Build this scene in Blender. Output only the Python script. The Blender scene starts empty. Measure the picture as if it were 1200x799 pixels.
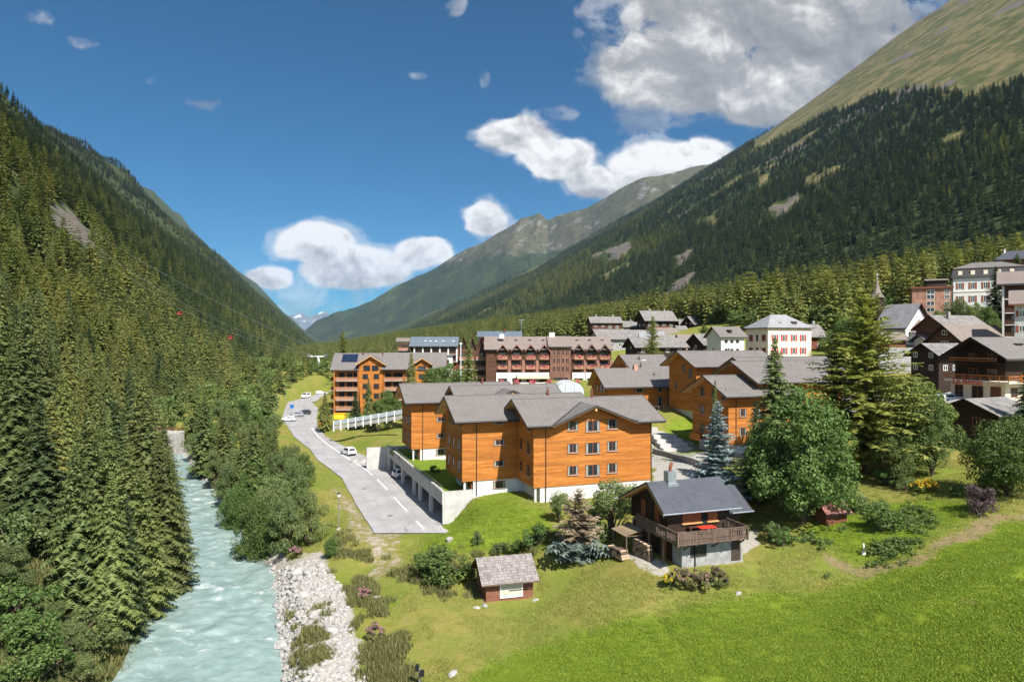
import bpy, math, random
import numpy as np
from mathutils import Vector, Matrix

sc = bpy.context.scene
col = sc.collection
random.seed(11)
rng = np.random.default_rng(11)
R = math.radians

# ------------------------------------------------------------------ camera, sky, sun, exposure
CAMZ = 20.0
F = 800.0                                    # focal length in pixels of the 1200 px wide photograph
cam_d = bpy.data.cameras.new('camera')
cam_d.lens = 24; cam_d.sensor_width = 36
cam_d.clip_start = 0.5; cam_d.clip_end = 60000
cam = bpy.data.objects.new('camera', cam_d); col.objects.link(cam)
cam.location = (0, 0, CAMZ); cam.rotation_euler = (R(90), 0, 0)
sc.camera = cam

SUN_EL = 48.0
SUN_AZ = 29.5                                # to the right of straight behind the camera
sun_dir = Vector((math.sin(R(SUN_AZ)) * math.cos(R(SUN_EL)), -math.cos(R(SUN_AZ)) * math.cos(R(SUN_EL)), math.sin(R(SUN_EL))))
sun_d = bpy.data.lights.new('sun', 'SUN')
sun_d.energy = 5.0; sun_d.angle = R(0.5); sun_d.color = (1.0, 0.95, 0.87)
sun = bpy.data.objects.new('sun', sun_d); col.objects.link(sun)
sun.rotation_euler = sun_dir.to_track_quat('Z', 'Y').to_euler()
sun.location = (100, -200, 400)

sc.view_settings.view_transform = 'Standard'
sc.view_settings.look = 'None'
sc.view_settings.exposure = 0.85
sc.view_settings.gamma = 1.0
sc.view_settings.use_curve_mapping = False
sc.render.engine = 'CYCLES'
sc.cycles.use_denoising = True
sc.cycles.max_bounces = 6
sc.cycles.diffuse_bounces = 2
sc.cycles.glossy_bounces = 2
sc.cycles.transmission_bounces = 4
sc.cycles.transparent_max_bounces = 6
sc.cycles.volume_bounces = 0
sc.cycles.use_adaptive_sampling = True
sc.cycles.adaptive_threshold = 0.015
sc.cycles.sample_clamp_indirect = 4.0


class NT:
    """small helper that writes node trees"""
    def __init__(self, tree):
        self.t = tree
        self.L = tree.links

    def n(self, typ, **kw):
        nd = self.t.nodes.new(typ)
        for k, v in kw.items():
            setattr(nd, k, v)
        return nd

    def put(self, sock, v):
        if v is None:
            return
        if hasattr(v, 'is_linked') or hasattr(v, 'links'):
            self.L.new(v, sock)
        else:
            if isinstance(v, (tuple, list)) and len(v) == 3 and sock.type == 'RGBA':
                v = (*v, 1)
            sock.default_value = v

    def m(self, op, a, b=None, c=None, clamp=False):
        nd = self.n('ShaderNodeMath', operation=op, use_clamp=clamp)
        self.put(nd.inputs[0], a); self.put(nd.inputs[1], b); self.put(nd.inputs[2], c)
        return nd.outputs[0]

    def mix(self, f, a, b, blend='MIX'):
        nd = self.n('ShaderNodeMix', data_type='RGBA', blend_type=blend)
        self.put(nd.inputs[0], f); self.put(nd.inputs[6], a); self.put(nd.inputs[7], b)
        return nd.outputs[2]

    def fmix(self, f, a, b):
        nd = self.n('ShaderNodeMix', data_type='FLOAT')
        self.put(nd.inputs[0], f); self.put(nd.inputs[2], a); self.put(nd.inputs[3], b)
        return nd.outputs[0]

    def ss(self, x, lo, hi, a=0.0, b=1.0):
        nd = self.n('ShaderNodeMapRange', interpolation_type='SMOOTHSTEP')
        self.put(nd.inputs[0], x); self.put(nd.inputs[1], lo); self.put(nd.inputs[2], hi)
        self.put(nd.inputs[3], a); self.put(nd.inputs[4], b)
        return nd.outputs[0]

    def noise(self, vec, scale, detail=4, rough=0.55, dist=0.0):
        nd = self.n('ShaderNodeTexNoise')
        if vec is not None:
            self.L.new(vec, nd.inputs['Vector'])
        nd.inputs['Scale'].default_value = scale
        nd.inputs['Detail'].default_value = detail
        nd.inputs['Roughness'].default_value = rough
        nd.inputs['Distortion'].default_value = dist
        return nd.outputs[0]

    def vec(self, x, y, z=0.0):
        nd = self.n('ShaderNodeCombineXYZ')
        self.put(nd.inputs[0], x); self.put(nd.inputs[1], y); self.put(nd.inputs[2], z)
        return nd.outputs[0]

    def sep(self, v):
        nd = self.n('ShaderNodeSeparateXYZ'); self.L.new(v, nd.inputs[0])
        return nd.outputs


# ---- the sky: Nishita plus cumulus clouds that sit in fixed compass directions
world = bpy.data.worlds.new('World'); sc.world = world
world.use_nodes = True
world.cycles.sampling_method = 'MANUAL'; world.cycles.sample_map_resolution = 256
wt = world.node_tree
wt.nodes.clear()
W = NT(wt)
SKY_STRENGTH = 0.11
sky = W.n('ShaderNodeTexSky', sky_type='NISHITA', sun_disc=False)
sky.sun_elevation = R(SUN_EL)
sky.sun_rotation = math.atan2(sun_dir.x, sun_dir.y)
sky.altitude = 1700; sky.air_density = 1.0; sky.dust_density = 0.3; sky.ozone_density = 2.5
tc = W.n('ShaderNodeTexCoord')
dx, dy, dz = W.sep(tc.outputs['Generated'])
dys = W.m('MAXIMUM', W.m('ABSOLUTE', dy), 0.05)
cu = W.m('DIVIDE', dx, dys); cv = W.m('DIVIDE', dz, dys)
cuv = W.vec(cu, cv, 0.0)
warp = W.n('ShaderNodeTexNoise'); W.L.new(cuv, warp.inputs['Vector'])
warp.inputs['Scale'].default_value = 9; warp.inputs['Detail'].default_value = 3
wx, wy, wz = W.sep(warp.outputs['Color'])
pu = W.m('ADD', cu, W.m('MULTIPLY', W.m('SUBTRACT', wx, 0.5), 0.07))
pv = W.m('ADD', cv, W.m('MULTIPLY', W.m('SUBTRACT', wy, 0.5), 0.05))
pv2 = W.m('MULTIPLY', pv, 1.15)
fine = W.noise(W.vec(pu, pv2, 0.3), 19.0, 9, 0.62)
off = W.noise(W.vec(W.m('ADD', pu, 0.006), W.m('ADD', pv2, 0.011), 0.3), 19.0, 8, 0.62)
big = W.noise(W.vec(pu, pv2, 4.3), 5.0, 4, 0.5)
# (px, py, rx, ry, strength, brightness at the top, brightness at the bottom)
CLOUDS = [
    (900, 15, 205, 70, 1.0, 0.86, 0.70), (800, 75, 120, 70, 1.0, 0.86, 0.66), (900, 100, 90, 62, 1.0, 1.0, 0.70),
    (985, 45, 110, 60, 1.0, 0.70, 0.55), (720, 5, 50, 24, 0.8, 0.95, 0.75), (760, 120, 60, 40, 0.7, 0.75, 0.6),
    (605, 158, 56, 32, 1.0, 1.1, 0.8), (655, 185, 58, 30, 1.0, 1.1, 0.75), (700, 212, 52, 26, 0.9, 1.0, 0.75),
    (760, 192, 52, 34, 1.0, 1.15, 0.85), (815, 182, 58, 22, 0.9, 1.05, 0.8), (655, 130, 34, 12, 0.45, 0.8, 0.7),
    (568, 256, 36, 26, 1.0, 1.15, 0.85), (600, 268, 32, 16, 0.7, 1.0, 0.8), (372, 288, 56, 28, 1.0, 1.2, 0.9), (352, 292, 34, 16, 0.9, 1.2, 0.95),
    (415, 315, 80, 30, 1.0, 1.15, 0.72), (495, 300, 44, 20, 1.0, 1.2, 0.9), (455, 316, 40, 22, 0.9, 1.15, 0.8), (316, 322, 30, 17, 0.9, 1.15, 0.85),
    (352, 335, 38, 20, 0.8, 1.1, 0.8), (385, 345, 80, 26, 0.8, 0.85, 0.68), (340, 358, 110, 16, 0.5, 0.9, 0.8),
    (50, 24, 34, 17, 0.42, 0.85, 0.7), (96, 46, 26, 12, 0.42, 0.85, 0.7), (180, 89, 18, 10, 0.36, 0.8, 0.7), (240, 118, 26, 13, 0.42, 0.85, 0.7),
    (530, 8, 18, 16, 0.5, 0.9, 0.75), (570, 92, 16, 12, 0.42, 0.85, 0.7), (492, 88, 20, 11, 0.36, 0.8, 0.7), (678, 50, 22, 24, 0.55, 0.85, 0.7), (680, 98, 18, 14, 0.45, 0.8, 0.7),
    (1500, 60, 260, 90, 1.0, 1.0, 0.6), (-350, 120, 220, 60, 0.9, 1.1, 0.8), (700, -900, 700, 330, 1.0, 1.2, 1.0), (-600, -600, 500, 260, 1.0, 1.2, 1.0), (2200, -500, 600, 300, 1.0, 1.2, 1.0),  # clouds out of view; the overhead ones are added to raise the fill light
]
fld = -3.0; shade = 0.9
for (px, py, rx, ry, st, bt, bb) in CLOUDS:
    uc, vc = (px - 600) / F, (400 - py) / F
    a = W.m('MULTIPLY', W.m('SUBTRACT', pu, uc), F / rx)
    b = W.m('MULTIPLY', W.m('SUBTRACT', pv, vc), F / ry)
    d2 = W.m('ADD', W.m('MULTIPLY', a, a), W.m('MULTIPLY', b, b))
    fi = W.m('MINIMUM', W.m('SUBTRACT', st * 1.35 if st >= 0.9 else st, W.m('MULTIPLY', d2, 1.15 if st >= 0.9 else 0.9)), 1.25 if st >= 0.9 else 0.42)
    sh = W.m('MULTIPLY_ADD', W.m('MULTIPLY_ADD', b, 0.5, 0.5, clamp=True), bt - bb, bb)
    if isinstance(fld, float):
        fld, shade = fi, sh
    else:
        k = W.m('MULTIPLY_ADD', W.m('SUBTRACT', fi, fld), 1.2, 0.5, clamp=True)
        shade = W.fmix(k, shade, sh)
        fld = W.m('MAXIMUM', fld, fi)
dens = W.m('ADD', fld, W.m('MULTIPLY', W.m('SUBTRACT', W.m('ADD', W.m('MULTIPLY', fine, 0.75), W.m('MULTIPLY', big, 0.25)), 0.53), 3.4))
mask = W.ss(dens, 0.0, 0.55)
mask = W.m('MULTIPLY', mask, W.ss(dz, 0.0, 0.03))
mask = W.m('MULTIPLY', mask, W.ss(fld, 0.38, 0.75, 0.34, 1.0))
soft1 = W.noise(W.vec(pu, pv2, 0.3), 8.0, 5, 0.5)
soft2 = W.noise(W.vec(W.m('ADD', pu, 0.012), W.m('ADD', pv2, 0.028), 0.3), 8.0, 5, 0.5)
relief = W.m('ADD', W.m('MULTIPLY', W.m('SUBTRACT', fine, off), 1.0), W.m('MULTIPLY', W.m('SUBTRACT', soft1, soft2), 1.7))
edge = W.ss(dens, 0.2, 1.5, 0.10, 0.0)
cb = W.m('ADD', W.m('ADD', shade, relief), edge)
cb = W.m('ADD', cb, W.m('MULTIPLY', W.m('SUBTRACT', big, 0.5), 0.75))
cb = W.m('MINIMUM', W.m('MAXIMUM', cb, W.m('MULTIPLY_ADD', cb, 0.35, 0.50)), 1.16)
ccol = W.mix(W.ss(cb, 0.35, 1.0), (0.80, 0.84, 0.93), (1.0, 0.985, 0.97))
cl = W.n('ShaderNodeVectorMath', operation='SCALE'); W.L.new(ccol, cl.inputs[0])
W.L.new(W.m('MULTIPLY', W.m('MULTIPLY', cb, cb), 0.44 / SKY_STRENGTH), cl.inputs['Scale'])
skyc = W.mix(1.0, sky.outputs[0], W.mix(W.ss(dy, -0.45, 0.25), (1.05, 1.05, 1.05), (0.034, 0.285, 0.412)), 'MULTIPLY')   # deepest blue lies away from the sun
fin = W.mix(W.m('MULTIPLY', mask, 0.97), skyc, cl.outputs[0])
bg = W.n('ShaderNodeBackground'); W.L.new(fin, bg.inputs[0]); bg.inputs[1].default_value = SKY_STRENGTH
wo = W.n('ShaderNodeOutputWorld'); W.L.new(bg.outputs[0], wo.inputs[0])


# ------------------------------------------------------------------ helpers
def at(px, py, Y):
    """photo pixel at distance Y -> point of the place"""
    return Vector(((px - 600) / F * Y, Y, CAMZ - (py - 400) / F * Y))


def tag(o, label=None, cat=None, group=None, kind=None):
    if label: o['label'] = label
    if cat: o['category'] = cat
    if group: o['group'] = group
    if kind: o['kind'] = kind
    return o


def thing(name, label, cat, loc, rot=0.0, group=None):
    o = bpy.data.objects.new(name, None); col.objects.link(o)
    o.empty_display_size = 0.5
    o.location = loc; o.rotation_euler = (0, 0, R(rot))
    return tag(o, label, cat, group)


def add_obj(name, me, parent=None, loc=None, rotz=None):
    o = bpy.data.objects.new(name, me); col.objects.link(o)
    if parent is not None: o.parent = parent
    if loc is not None: o.location = loc
    if rotz is not None: o.rotation_euler = (0, 0, rotz)
    return o


def kids(o):
    return [c for c in bpy.data.objects if c.parent is o]


def copy_tree(o, parent=None, _map=None):
    if _map is None:
        _map = {}
        for c in bpy.data.objects:
            if c.parent is not None:
                _map.setdefault(c.parent.name, []).append(c)
    c = o.copy(); col.objects.link(c)
    if parent is not None: c.parent = parent
    for ch in _map.get(o.name, []):
        copy_tree(ch, c, _map)
    return c


def mesh_np(name, v, f, mats, mi=None, smooth=False):
    me = bpy.data.meshes.new(name)
    v = np.asarray(v, dtype=np.float32); f = np.asarray(f, dtype=np.int32)
    k = f.shape[1]
    me.vertices.add(len(v)); me.vertices.foreach_set('co', v.ravel())
    me.loops.add(f.size); me.loops.foreach_set('vertex_index', f.ravel())
    me.polygons.add(len(f))
    me.polygons.foreach_set('loop_start', np.arange(0, f.size, k, dtype=np.int32))
    me.polygons.foreach_set('loop_total', np.full(len(f), k, dtype=np.int32))
    for m in (mats if isinstance(mats, (list, tuple)) else [mats]):
        me.materials.append(m)
    if mi is not None:
        me.polygons.foreach_set('material_index', np.asarray(mi, dtype=np.int32))
    me.polygons.foreach_set('use_smooth', np.full(len(f), smooth, dtype=bool))
    me.update(calc_edges=True)
    return me


class MB:
    """collects boxes, tubes and prisms that belong to ONE object"""
    def __init__(self):
        self.v = []; self.f = []; self.mi = []

    def poly(self, pts, m=0):
        b = len(self.v); self.v += [tuple(p) for p in pts]
        self.f.append(tuple(range(b, b + len(pts)))); self.mi.append(m)
        return self

    def box(self, x0, x1, y0, y1, z0, z1, m=0):
        b = len(self.v)
        self.v += [(x0, y0, z0), (x1, y0, z0), (x1, y1, z0), (x0, y1, z0), (x0, y0, z1), (x1, y0, z1), (x1, y1, z1), (x0, y1, z1)]
        for q in ((0, 3, 2, 1), (4, 5, 6, 7), (0, 1, 5, 4), (1, 2, 6, 5), (2, 3, 7, 6), (3, 0, 4, 7)):
            self.f.append(tuple(b + i for i in q)); self.mi.append(m)
        return self

    def bar(self, p, q, w, h=None, m=0):
        """rectangular bar from p to q"""
        p, q = Vector(p), Vector(q); h = h or w
        d = (q - p).normalized()
        up = Vector((0, 0, 1)) if abs(d.z) < 0.95 else Vector((0, 1, 0))
        s = d.cross(up).normalized(); t = s.cross(d).normalized()
        b = len(self.v)
        for e in (p, q):
            for i, j in ((-1, -1), (1, -1), (1, 1), (-1, 1)):
                self.v.append(tuple(e + s * (w / 2 * i) + t * (h / 2 * j)))
        for qd in ((0, 1, 2, 3), (7, 6, 5, 4), (0, 4, 5, 1), (1, 5, 6, 2), (2, 6, 7, 3), (3, 7, 4, 0)):
            self.f.append(tuple(b + i for i in qd)); self.mi.append(m)
        return self

    def tube(self, p, q, r0, r1=None, n=8, m=0, cap=True):
        p, q = Vector(p), Vector(q); r1 = r0 if r1 is None else r1
        d = (q - p).normalized()
        up = Vector((0, 0, 1)) if abs(d.z) < 0.95 else Vector((0, 1, 0))
        s = d.cross(up).normalized(); t = s.cross(d).normalized()
        b = len(self.v)
        for e, r in ((p, r0), (q, r1)):
            for i in range(n):
                a = 2 * math.pi * i / n
                self.v.append(tuple(e + s * (math.cos(a) * r) + t * (math.sin(a) * r)))
        for i in range(n):
            j = (i + 1) % n
            self.f.append((b + i, b + j, b + n + j, b + n + i)); self.mi.append(m)
        if cap:
            self.f.append(tuple(b + n - 1 - i for i in range(n))); self.mi.append(m)
            self.f.append(tuple(b + n + i for i in range(n))); self.mi.append(m)
        return self

    def prism(self, prof, axis, a0, a1, m=0, side=None):
        """profile of (h, z) points extruded along 'x' or 'y'"""
        n = len(prof); b = len(self.v)
        for a in (a0, a1):
            for (h, z) in prof:
                self.v.append((a, h, z) if axis == 'x' else (h, a, z))
        self.f.append(tuple(b + i for i in range(n))); self.mi.append(m)
        self.f.append(tuple(b + 2 * n - 1 - i for i in range(n))); self.mi.append(m)
        for i in range(n):
            j = (i + 1) % n
            self.f.append((b + i, b + n + i, b + n + j, b + j)); self.mi.append(m if side is None else side[i])
        return self

    def build(self, name, mats, parent=None, loc=None, smooth=False, mesh_only=False):
        me = bpy.data.meshes.new(name)
        me.from_pydata(self.v, [], self.f)
        for k in (mats if isinstance(mats, (list, tuple)) else [mats]):
            me.materials.append(k)
        me.polygons.foreach_set('material_index', np.array(self.mi, dtype=np.int32))
        if smooth:
            me.polygons.foreach_set('use_smooth', np.ones(len(self.f), dtype=bool))
        # make normals consistent
        import bmesh
        bm = bmesh.new(); bm.from_mesh(me)
        bmesh.ops.recalc_face_normals(bm, faces=bm.faces)
        bm.to_mesh(me); bm.free()
        if mesh_only:
            return me
        return add_obj(name, me, parent, loc)


# ------------------------------------------------------------------ materials
def new_mat(name):
    m = bpy.data.materials.new(name); m.use_nodes = True
    t = m.node_tree; t.nodes.clear()
    N = NT(t)
    out = N.n('ShaderNodeOutputMaterial')
    p = N.n('ShaderNodeBsdfPrincipled')
    N.L.new(p.outputs[0], out.inputs[0])
    return m, N, p, out


def bump(N, p, h, strength, dist):
    b = N.n('ShaderNodeBump'); b.inputs['Strength'].default_value = strength; b.inputs['Distance'].default_value = dist
    N.L.new(h, b.inputs['Height']); N.L.new(b.outputs[0], p.inputs['Normal'])


def mat_plain(name, c1, c2=None, scale=1.5, rough=0.8, bmp=0.0, metal=0.0, detail=6, spec=0.3):
    m, N, p, out = new_mat(name)
    p.inputs['Roughness'].default_value = rough; p.inputs['Metallic'].default_value = metal
    p.inputs['Specular IOR Level'].default_value = spec
    c2 = c2 or tuple(min(1, k * 1.25) for k in c1)
    g = N.n('ShaderNodeTexCoord')
    nz = N.noise(g.outputs['Object'], scale, detail, 0.6)
    N.L.new(N.mix(N.ss(nz, 0.3, 0.7), c1, c2), p.inputs['Base Color'])
    if bmp: bump(N, p, N.noise(g.outputs['Object'], scale * 5, 4, 0.6), bmp, 0.1)
    return m


def mat_boards(name, c1, c2, bh=0.16, rough=0.7, seams=(), grey=None, vert=False):
    m, N, p, out = new_mat(name)
    p.inputs['Roughness'].default_value = rough; p.inputs['Specular IOR Level'].default_value = 0.25
    g = N.n('ShaderNodeTexCoord')
    x, y, z = N.sep(g.outputs['Object'])
    if vert:
        x, z = z, N.m('ADD', x, y)
    row = N.m('FLOOR', N.m('DIVIDE', z, bh))
    along = N.m('FLOOR', N.m('ADD', N.m('DIVIDE', N.m('ADD', x, y), 2.6), N.m('MULTIPLY', row, 0.37)))
    wn = N.n('ShaderNodeTexWhiteNoise', noise_dimensions='2D'); N.L.new(N.vec(row, along), wn.inputs['Vector'])
    grain = N.noise(N.vec(N.m('MULTIPLY', x, 0.5), N.m('MULTIPLY', y, 0.5), N.m('MULTIPLY', z, 9.0)), 2.0, 5, 0.65)
    k = N.m('ADD', N.m('MULTIPLY', wn.outputs[0], 0.34), N.m('MULTIPLY', grain, 0.78))
    c = N.mix(N.ss(k, 0.15, 0.95), c1, c2)
    patch = N.noise(N.vec(N.m('MULTIPLY', x, 0.35), N.m('MULTIPLY', y, 0.35), z), 0.8, 4, 0.6)
    c = N.mix(N.ss(N.noise(N.vec(N.m('MULTIPLY', x, 0.12), N.m('MULTIPLY', y, 0.12), N.m('MULTIPLY', z, 1.7)), 1.0, 4, 0.6), 0.35, 0.7, 0, 0.45), c, tuple(k * 0.72 for k in c1))
    if grey is not None:
        c = N.mix(N.ss(patch, 0.42, 0.78, 0, 0.55), c, grey)
    fr = N.m('FRACT', N.m('DIVIDE', z, bh))
    seam = N.m('LESS_THAN', fr, 0.10)
    c = N.mix(N.m('MULTIPLY', seam, 0.45), c, tuple(k * 0.35 for k in c1))
    N.L.new(c, p.inputs['Base Color'])
    bump(N, p, N.m('SUBTRACT', grain, seam), 0.35, 0.03)
    return m


def mat_tiles(name, c1, c2, tw=0.35, th=0.35, rough=0.6, swap=False, worn=None, mortar=None, off=0.5, spec=0.4):
    """roof covering laid in rows"""
    m, N, p, out = new_mat(name)
    p.inputs['Roughness'].default_value = rough; p.inputs['Specular IOR Level'].default_value = spec
    g = N.n('ShaderNodeTexCoord')
    x, y, z = N.sep(g.outputs['Object'])
    if swap: x, y = y, x
    br = N.n('ShaderNodeTexBrick'); br.offset = off
    N.L.new(N.vec(x, N.m('MULTIPLY', y, 1.12)), br.inputs['Vector'])
    br.inputs['Scale'].default_value = 1.0
    br.inputs['Brick Width'].default_value = tw; br.inputs['Row Height'].default_value = th
    br.inputs['Mortar Size'].default_value = 0.012 if mortar is None else mortar
    br.inputs['Color1'].default_value = (*c1, 1); br.inputs['Color2'].default_value = (*c2, 1)
    br.inputs['Mortar'].default_value = (*[k * 0.55 for k in c1], 1)
    nz = N.noise(g.outputs['Object'], 0.5, 6, 0.65)
    c = N.mix(N.ss(nz, 0.35, 0.75, 0, 0.5), br.outputs[0], worn or tuple(k * 1.35 for k in c2))
    N.L.new(c, p.inputs['Base Color'])
    bump(N, p, br.outputs['Fac'], 0.35, -0.03)
    return m


def mat_leaf(name, c1, c2, trans=0.25, rough=0.6, obvar=0.35, c3=None):
    m, N, p, out = new_mat(name)
    p.inputs['Roughness'].default_value = rough; p.inputs['Specular IOR Level'].default_value = 0.25
    ge = N.n('ShaderNodeNewGeometry'); oi = N.n('ShaderNodeObjectInfo')
    c = N.mix(ge.outputs['Random Per Island'], c1, c2)
    if c3 is not None:
        c = N.mix(N.ss(oi.outputs['Random'], 0.35, 1.0, 0, 0.8), c, c3)
    hs = N.n('ShaderNodeHueSaturation')
    N.L.new(c, hs.inputs['Color'])
    N.L.new(N.m('MULTIPLY_ADD', oi.outputs['Random'], obvar, 1 - obvar / 2), hs.inputs['Value'])
    N.L.new(N.m('MULTIPLY_ADD', N.m('FRACT', N.m('MULTIPLY', oi.outputs['Random'], 7.3)), 0.03, 0.485), hs.inputs['Hue'])
    N.L.new(hs.outputs[0], p.inputs['Base Color'])
    tr = N.n('ShaderNodeBsdfTranslucent')
    N.L.new(N.mix(1.0, hs.outputs[0], (1.15, 1.2, 0.6), 'MULTIPLY'), tr.inputs[0])
    mx = N.n('ShaderNodeMixShader'); mx.inputs[0].default_value = trans
    N.L.new(p.outputs[0], mx.inputs[1]); N.L.new(tr.outputs[0], mx.inputs[2])
    N.L.new(mx.outputs[0], out.inputs[0])
    return m


M = {}
M['larch'] = mat_boards('larch_cladding', (0.33, 0.106, 0.017), (0.61, 0.240, 0.052), 0.17, rough=0.75)
M['larch_dark'] = mat_boards('weathered_larch_cladding', (0.30, 0.12, 0.035), (0.42, 0.18, 0.06), 0.17)
M['orange_wood'] = mat_boards('orange_balcony_wood', (0.40, 0.13, 0.03), (0.52, 0.20, 0.05), 0.2)
M['beam'] = mat_plain('light_beam_wood', (0.50, 0.27, 0.10), (0.62, 0.36, 0.15), 3, 0.7)
M['render_white'] = mat_plain('white_render', (0.60, 0.585, 0.545), (0.68, 0.665, 0.63), 0.9, 0.9, 0.05)
M['render_cream'] = mat_plain('cream_render', (0.72, 0.60, 0.46), (0.80, 0.68, 0.54), 0.7, 0.9, 0.05)
M['render_grey'] = mat_plain('grey_render', (0.22, 0.22, 0.21), (0.36, 0.355, 0.34), 1.5, 0.9, 0.1)
M['concrete'] = mat_plain('concrete', (0.40, 0.385, 0.36), (0.52, 0.505, 0.475), 0.8, 0.85, 0.05)
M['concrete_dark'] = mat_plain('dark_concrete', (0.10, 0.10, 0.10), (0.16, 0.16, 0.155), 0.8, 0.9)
M['roof_grey'] = mat_tiles('grey_roof_tiles', (0.143, 0.130, 0.120), (0.180, 0.163, 0.150), 0.42, 0.36, worn=(0.19, 0.17, 0.16))
M['roof_grey2'] = mat_tiles('grey_roof_tiles_cross', (0.143, 0.130, 0.120), (0.180, 0.163, 0.150), 0.42, 0.36, swap=True, worn=(0.19, 0.17, 0.16))
M['roof_slate'] = mat_tiles('dark_slate_tiles', (0.060, 0.066, 0.080), (0.078, 0.084, 0.10), 0.42, 0.36, rough=0.45, worn=(0.09, 0.095, 0.11))
M['roof_blue'] = mat_tiles('blue_sheet_roof', (0.105, 0.135, 0.165), (0.125, 0.155, 0.19), 0.6, 5.0, rough=0.45, worn=(0.16, 0.18, 0.2))
M['roof_brown'] = mat_tiles('brown_grey_roof', (0.185, 0.148, 0.128), (0.225, 0.185, 0.160), 0.4, 0.35, worn=(0.25, 0.21, 0.18))
M['roof_stone'] = mat_tiles('stone_slab_roof', (0.135, 0.125, 0.118), (0.225, 0.21, 0.198), 0.7, 0.55, rough=0.75, worn=(0.25, 0.23, 0.215))
M['roof_stone2'] = mat_tiles('stone_slab_roof_cross', (0.135, 0.125, 0.118), (0.225, 0.21, 0.198), 0.7, 0.55, rough=0.75, swap=True, worn=(0.25, 0.23, 0.215))
M['roof_shingle'] = mat_tiles('weathered_wood_shingles', (0.165, 0.14, 0.13), (0.33, 0.295, 0.275), 0.22, 0.30, rough=0.85, worn=(0.29, 0.26, 0.245), mortar=0.02)
M['roof_light'] = mat_tiles('pale_grey_roof', (0.24, 0.24, 0.25), (0.29, 0.29, 0.30), 0.5, 0.4, rough=0.55, worn=(0.34, 0.34, 0.35))
M['edge'] = mat_plain('roof_edge_metal', (0.045, 0.042, 0.042), None, 1, 0.5)
M['zinc'] = mat_plain('zinc_gutter', (0.32, 0.36, 0.40), (0.42, 0.46, 0.5), 2, 0.35, metal=0.6)
M['dark_wood'] = mat_boards('sun_blackened_timber', (0.018, 0.011, 0.008), (0.050, 0.028, 0.018), 0.2, grey=(0.06, 0.045, 0.035))
M['brown_wood'] = mat_boards('brown_timber', (0.075, 0.035, 0.020), (0.13, 0.062, 0.036), 0.22)
M['red_wood'] = mat_boards('red_brown_timber', (0.15, 0.05, 0.03), (0.22, 0.08, 0.05), 0.2)
M['shed_wood'] = mat_boards('red_brown_shed_planks', (0.16, 0.06, 0.035), (0.27, 0.11, 0.07), 0.22, grey=(0.30, 0.16, 0.11))
M['grey_wood'] = mat_boards('weathered_grey_wood', (0.105, 0.070, 0.052), (0.20, 0.145, 0.11), 0.15, vert=True)
M['shutter_wood'] = mat_boards('stained_shutter_wood', (0.22, 0.07, 0.025), (0.32, 0.11, 0.04), 0.16, vert=True)
M['brick'] = mat_tiles('pink_brick', (0.42, 0.215, 0.15), (0.50, 0.26, 0.185), 0.5, 0.2, rough=0.9)
M['brick_brown'] = mat_tiles('brown_brick', (0.235, 0.115, 0.085), (0.285, 0.145, 0.105), 0.4, 0.2, rough=0.9)
M['glass'] = mat_plain('window_glass', (0.018, 0.022, 0.026), (0.035, 0.04, 0.045), 0.6, 0.08, spec=0.6)
M['curtain'] = mat_plain('window_curtain', (0.20, 0.225, 0.185), (0.32, 0.35, 0.30), 4, 0.8)
M['frame_red'] = mat_plain('red_brown_window_frame', (0.20, 0.07, 0.03), (0.26, 0.09, 0.04), 3, 0.6)
M['frame_white'] = mat_plain('white_frame', (0.7, 0.69, 0.66), None, 3, 0.6)
M['frame_dark'] = mat_plain('dark_frame', (0.05, 0.035, 0.028), None, 3, 0.6)
M['sill'] = mat_plain('pale_sill', (0.42, 0.36, 0.31), None, 3, 0.6)
M['shutter_red'] = mat_plain('red_shutter_paint', (0.42, 0.045, 0.035), (0.5, 0.06, 0.05), 3, 0.6)
M['white_paint'] = mat_plain('white_paint', (0.78, 0.77, 0.74), None, 2, 0.5)
M['red_cloth'] = mat_plain('red_table_top', (0.62, 0.04, 0.02), (0.68, 0.05, 0.03), 2, 0.6)
M['awning'] = mat_plain('cream_awning_cloth', (0.78, 0.56, 0.32), (0.82, 0.62, 0.38), 2, 0.8)
M['steel'] = mat_plain('galvanised_steel', (0.38, 0.40, 0.41), (0.48, 0.5, 0.51), 2, 0.4, metal=0.7)
M['white_steel'] = mat_plain('pale_steel_paint', (0.62, 0.64, 0.66), None, 2, 0.45)
M['dark_metal'] = mat_plain('dark_metal', (0.03, 0.03, 0.032), None, 2, 0.4, metal=0.5)
M['tyre'] = mat_plain('tyre_rubber', (0.02, 0.02, 0.02), None, 2, 0.8)
M['rock'] = mat_plain('grey_rock', (0.24, 0.225, 0.21), (0.42, 0.40, 0.375), 1.2, 0.9, 0.4)
M['white_rock'] = mat_plain('pale_river_stone', (0.25, 0.235, 0.215), (0.45, 0.43, 0.405), 1.6, 0.85, 0.3)
M['bark'] = mat_plain('bark', (0.085, 0.06, 0.042), (0.15, 0.11, 0.08), 3, 0.95, 0.6)
M['flower_pink'] = mat_plain('pink_geranium_blooms', (0.50, 0.07, 0.10), (0.62, 0.16, 0.18), 9, 0.7)
M['sign_red'] = mat_plain('red_letters', (0.45, 0.02, 0.03), None, 2, 0.5)
M['sign_blue'] = mat_plain('blue_sign', (0.02, 0.12, 0.45), None, 2, 0.4)
M['sign_yellow'] = mat_plain('yellow_paint', (0.75, 0.48, 0.02), None, 2, 0.5)
M['orange_paint'] = mat_plain('orange_paint', (0.65, 0.16, 0.03), None, 2, 0.5)
M['solar'] = mat_tiles('solar_panel_cells', (0.012, 0.02, 0.045), (0.015, 0.025, 0.055), 1.6, 1.0, rough=0.2, worn=(0.02, 0.03, 0.06))

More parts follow.
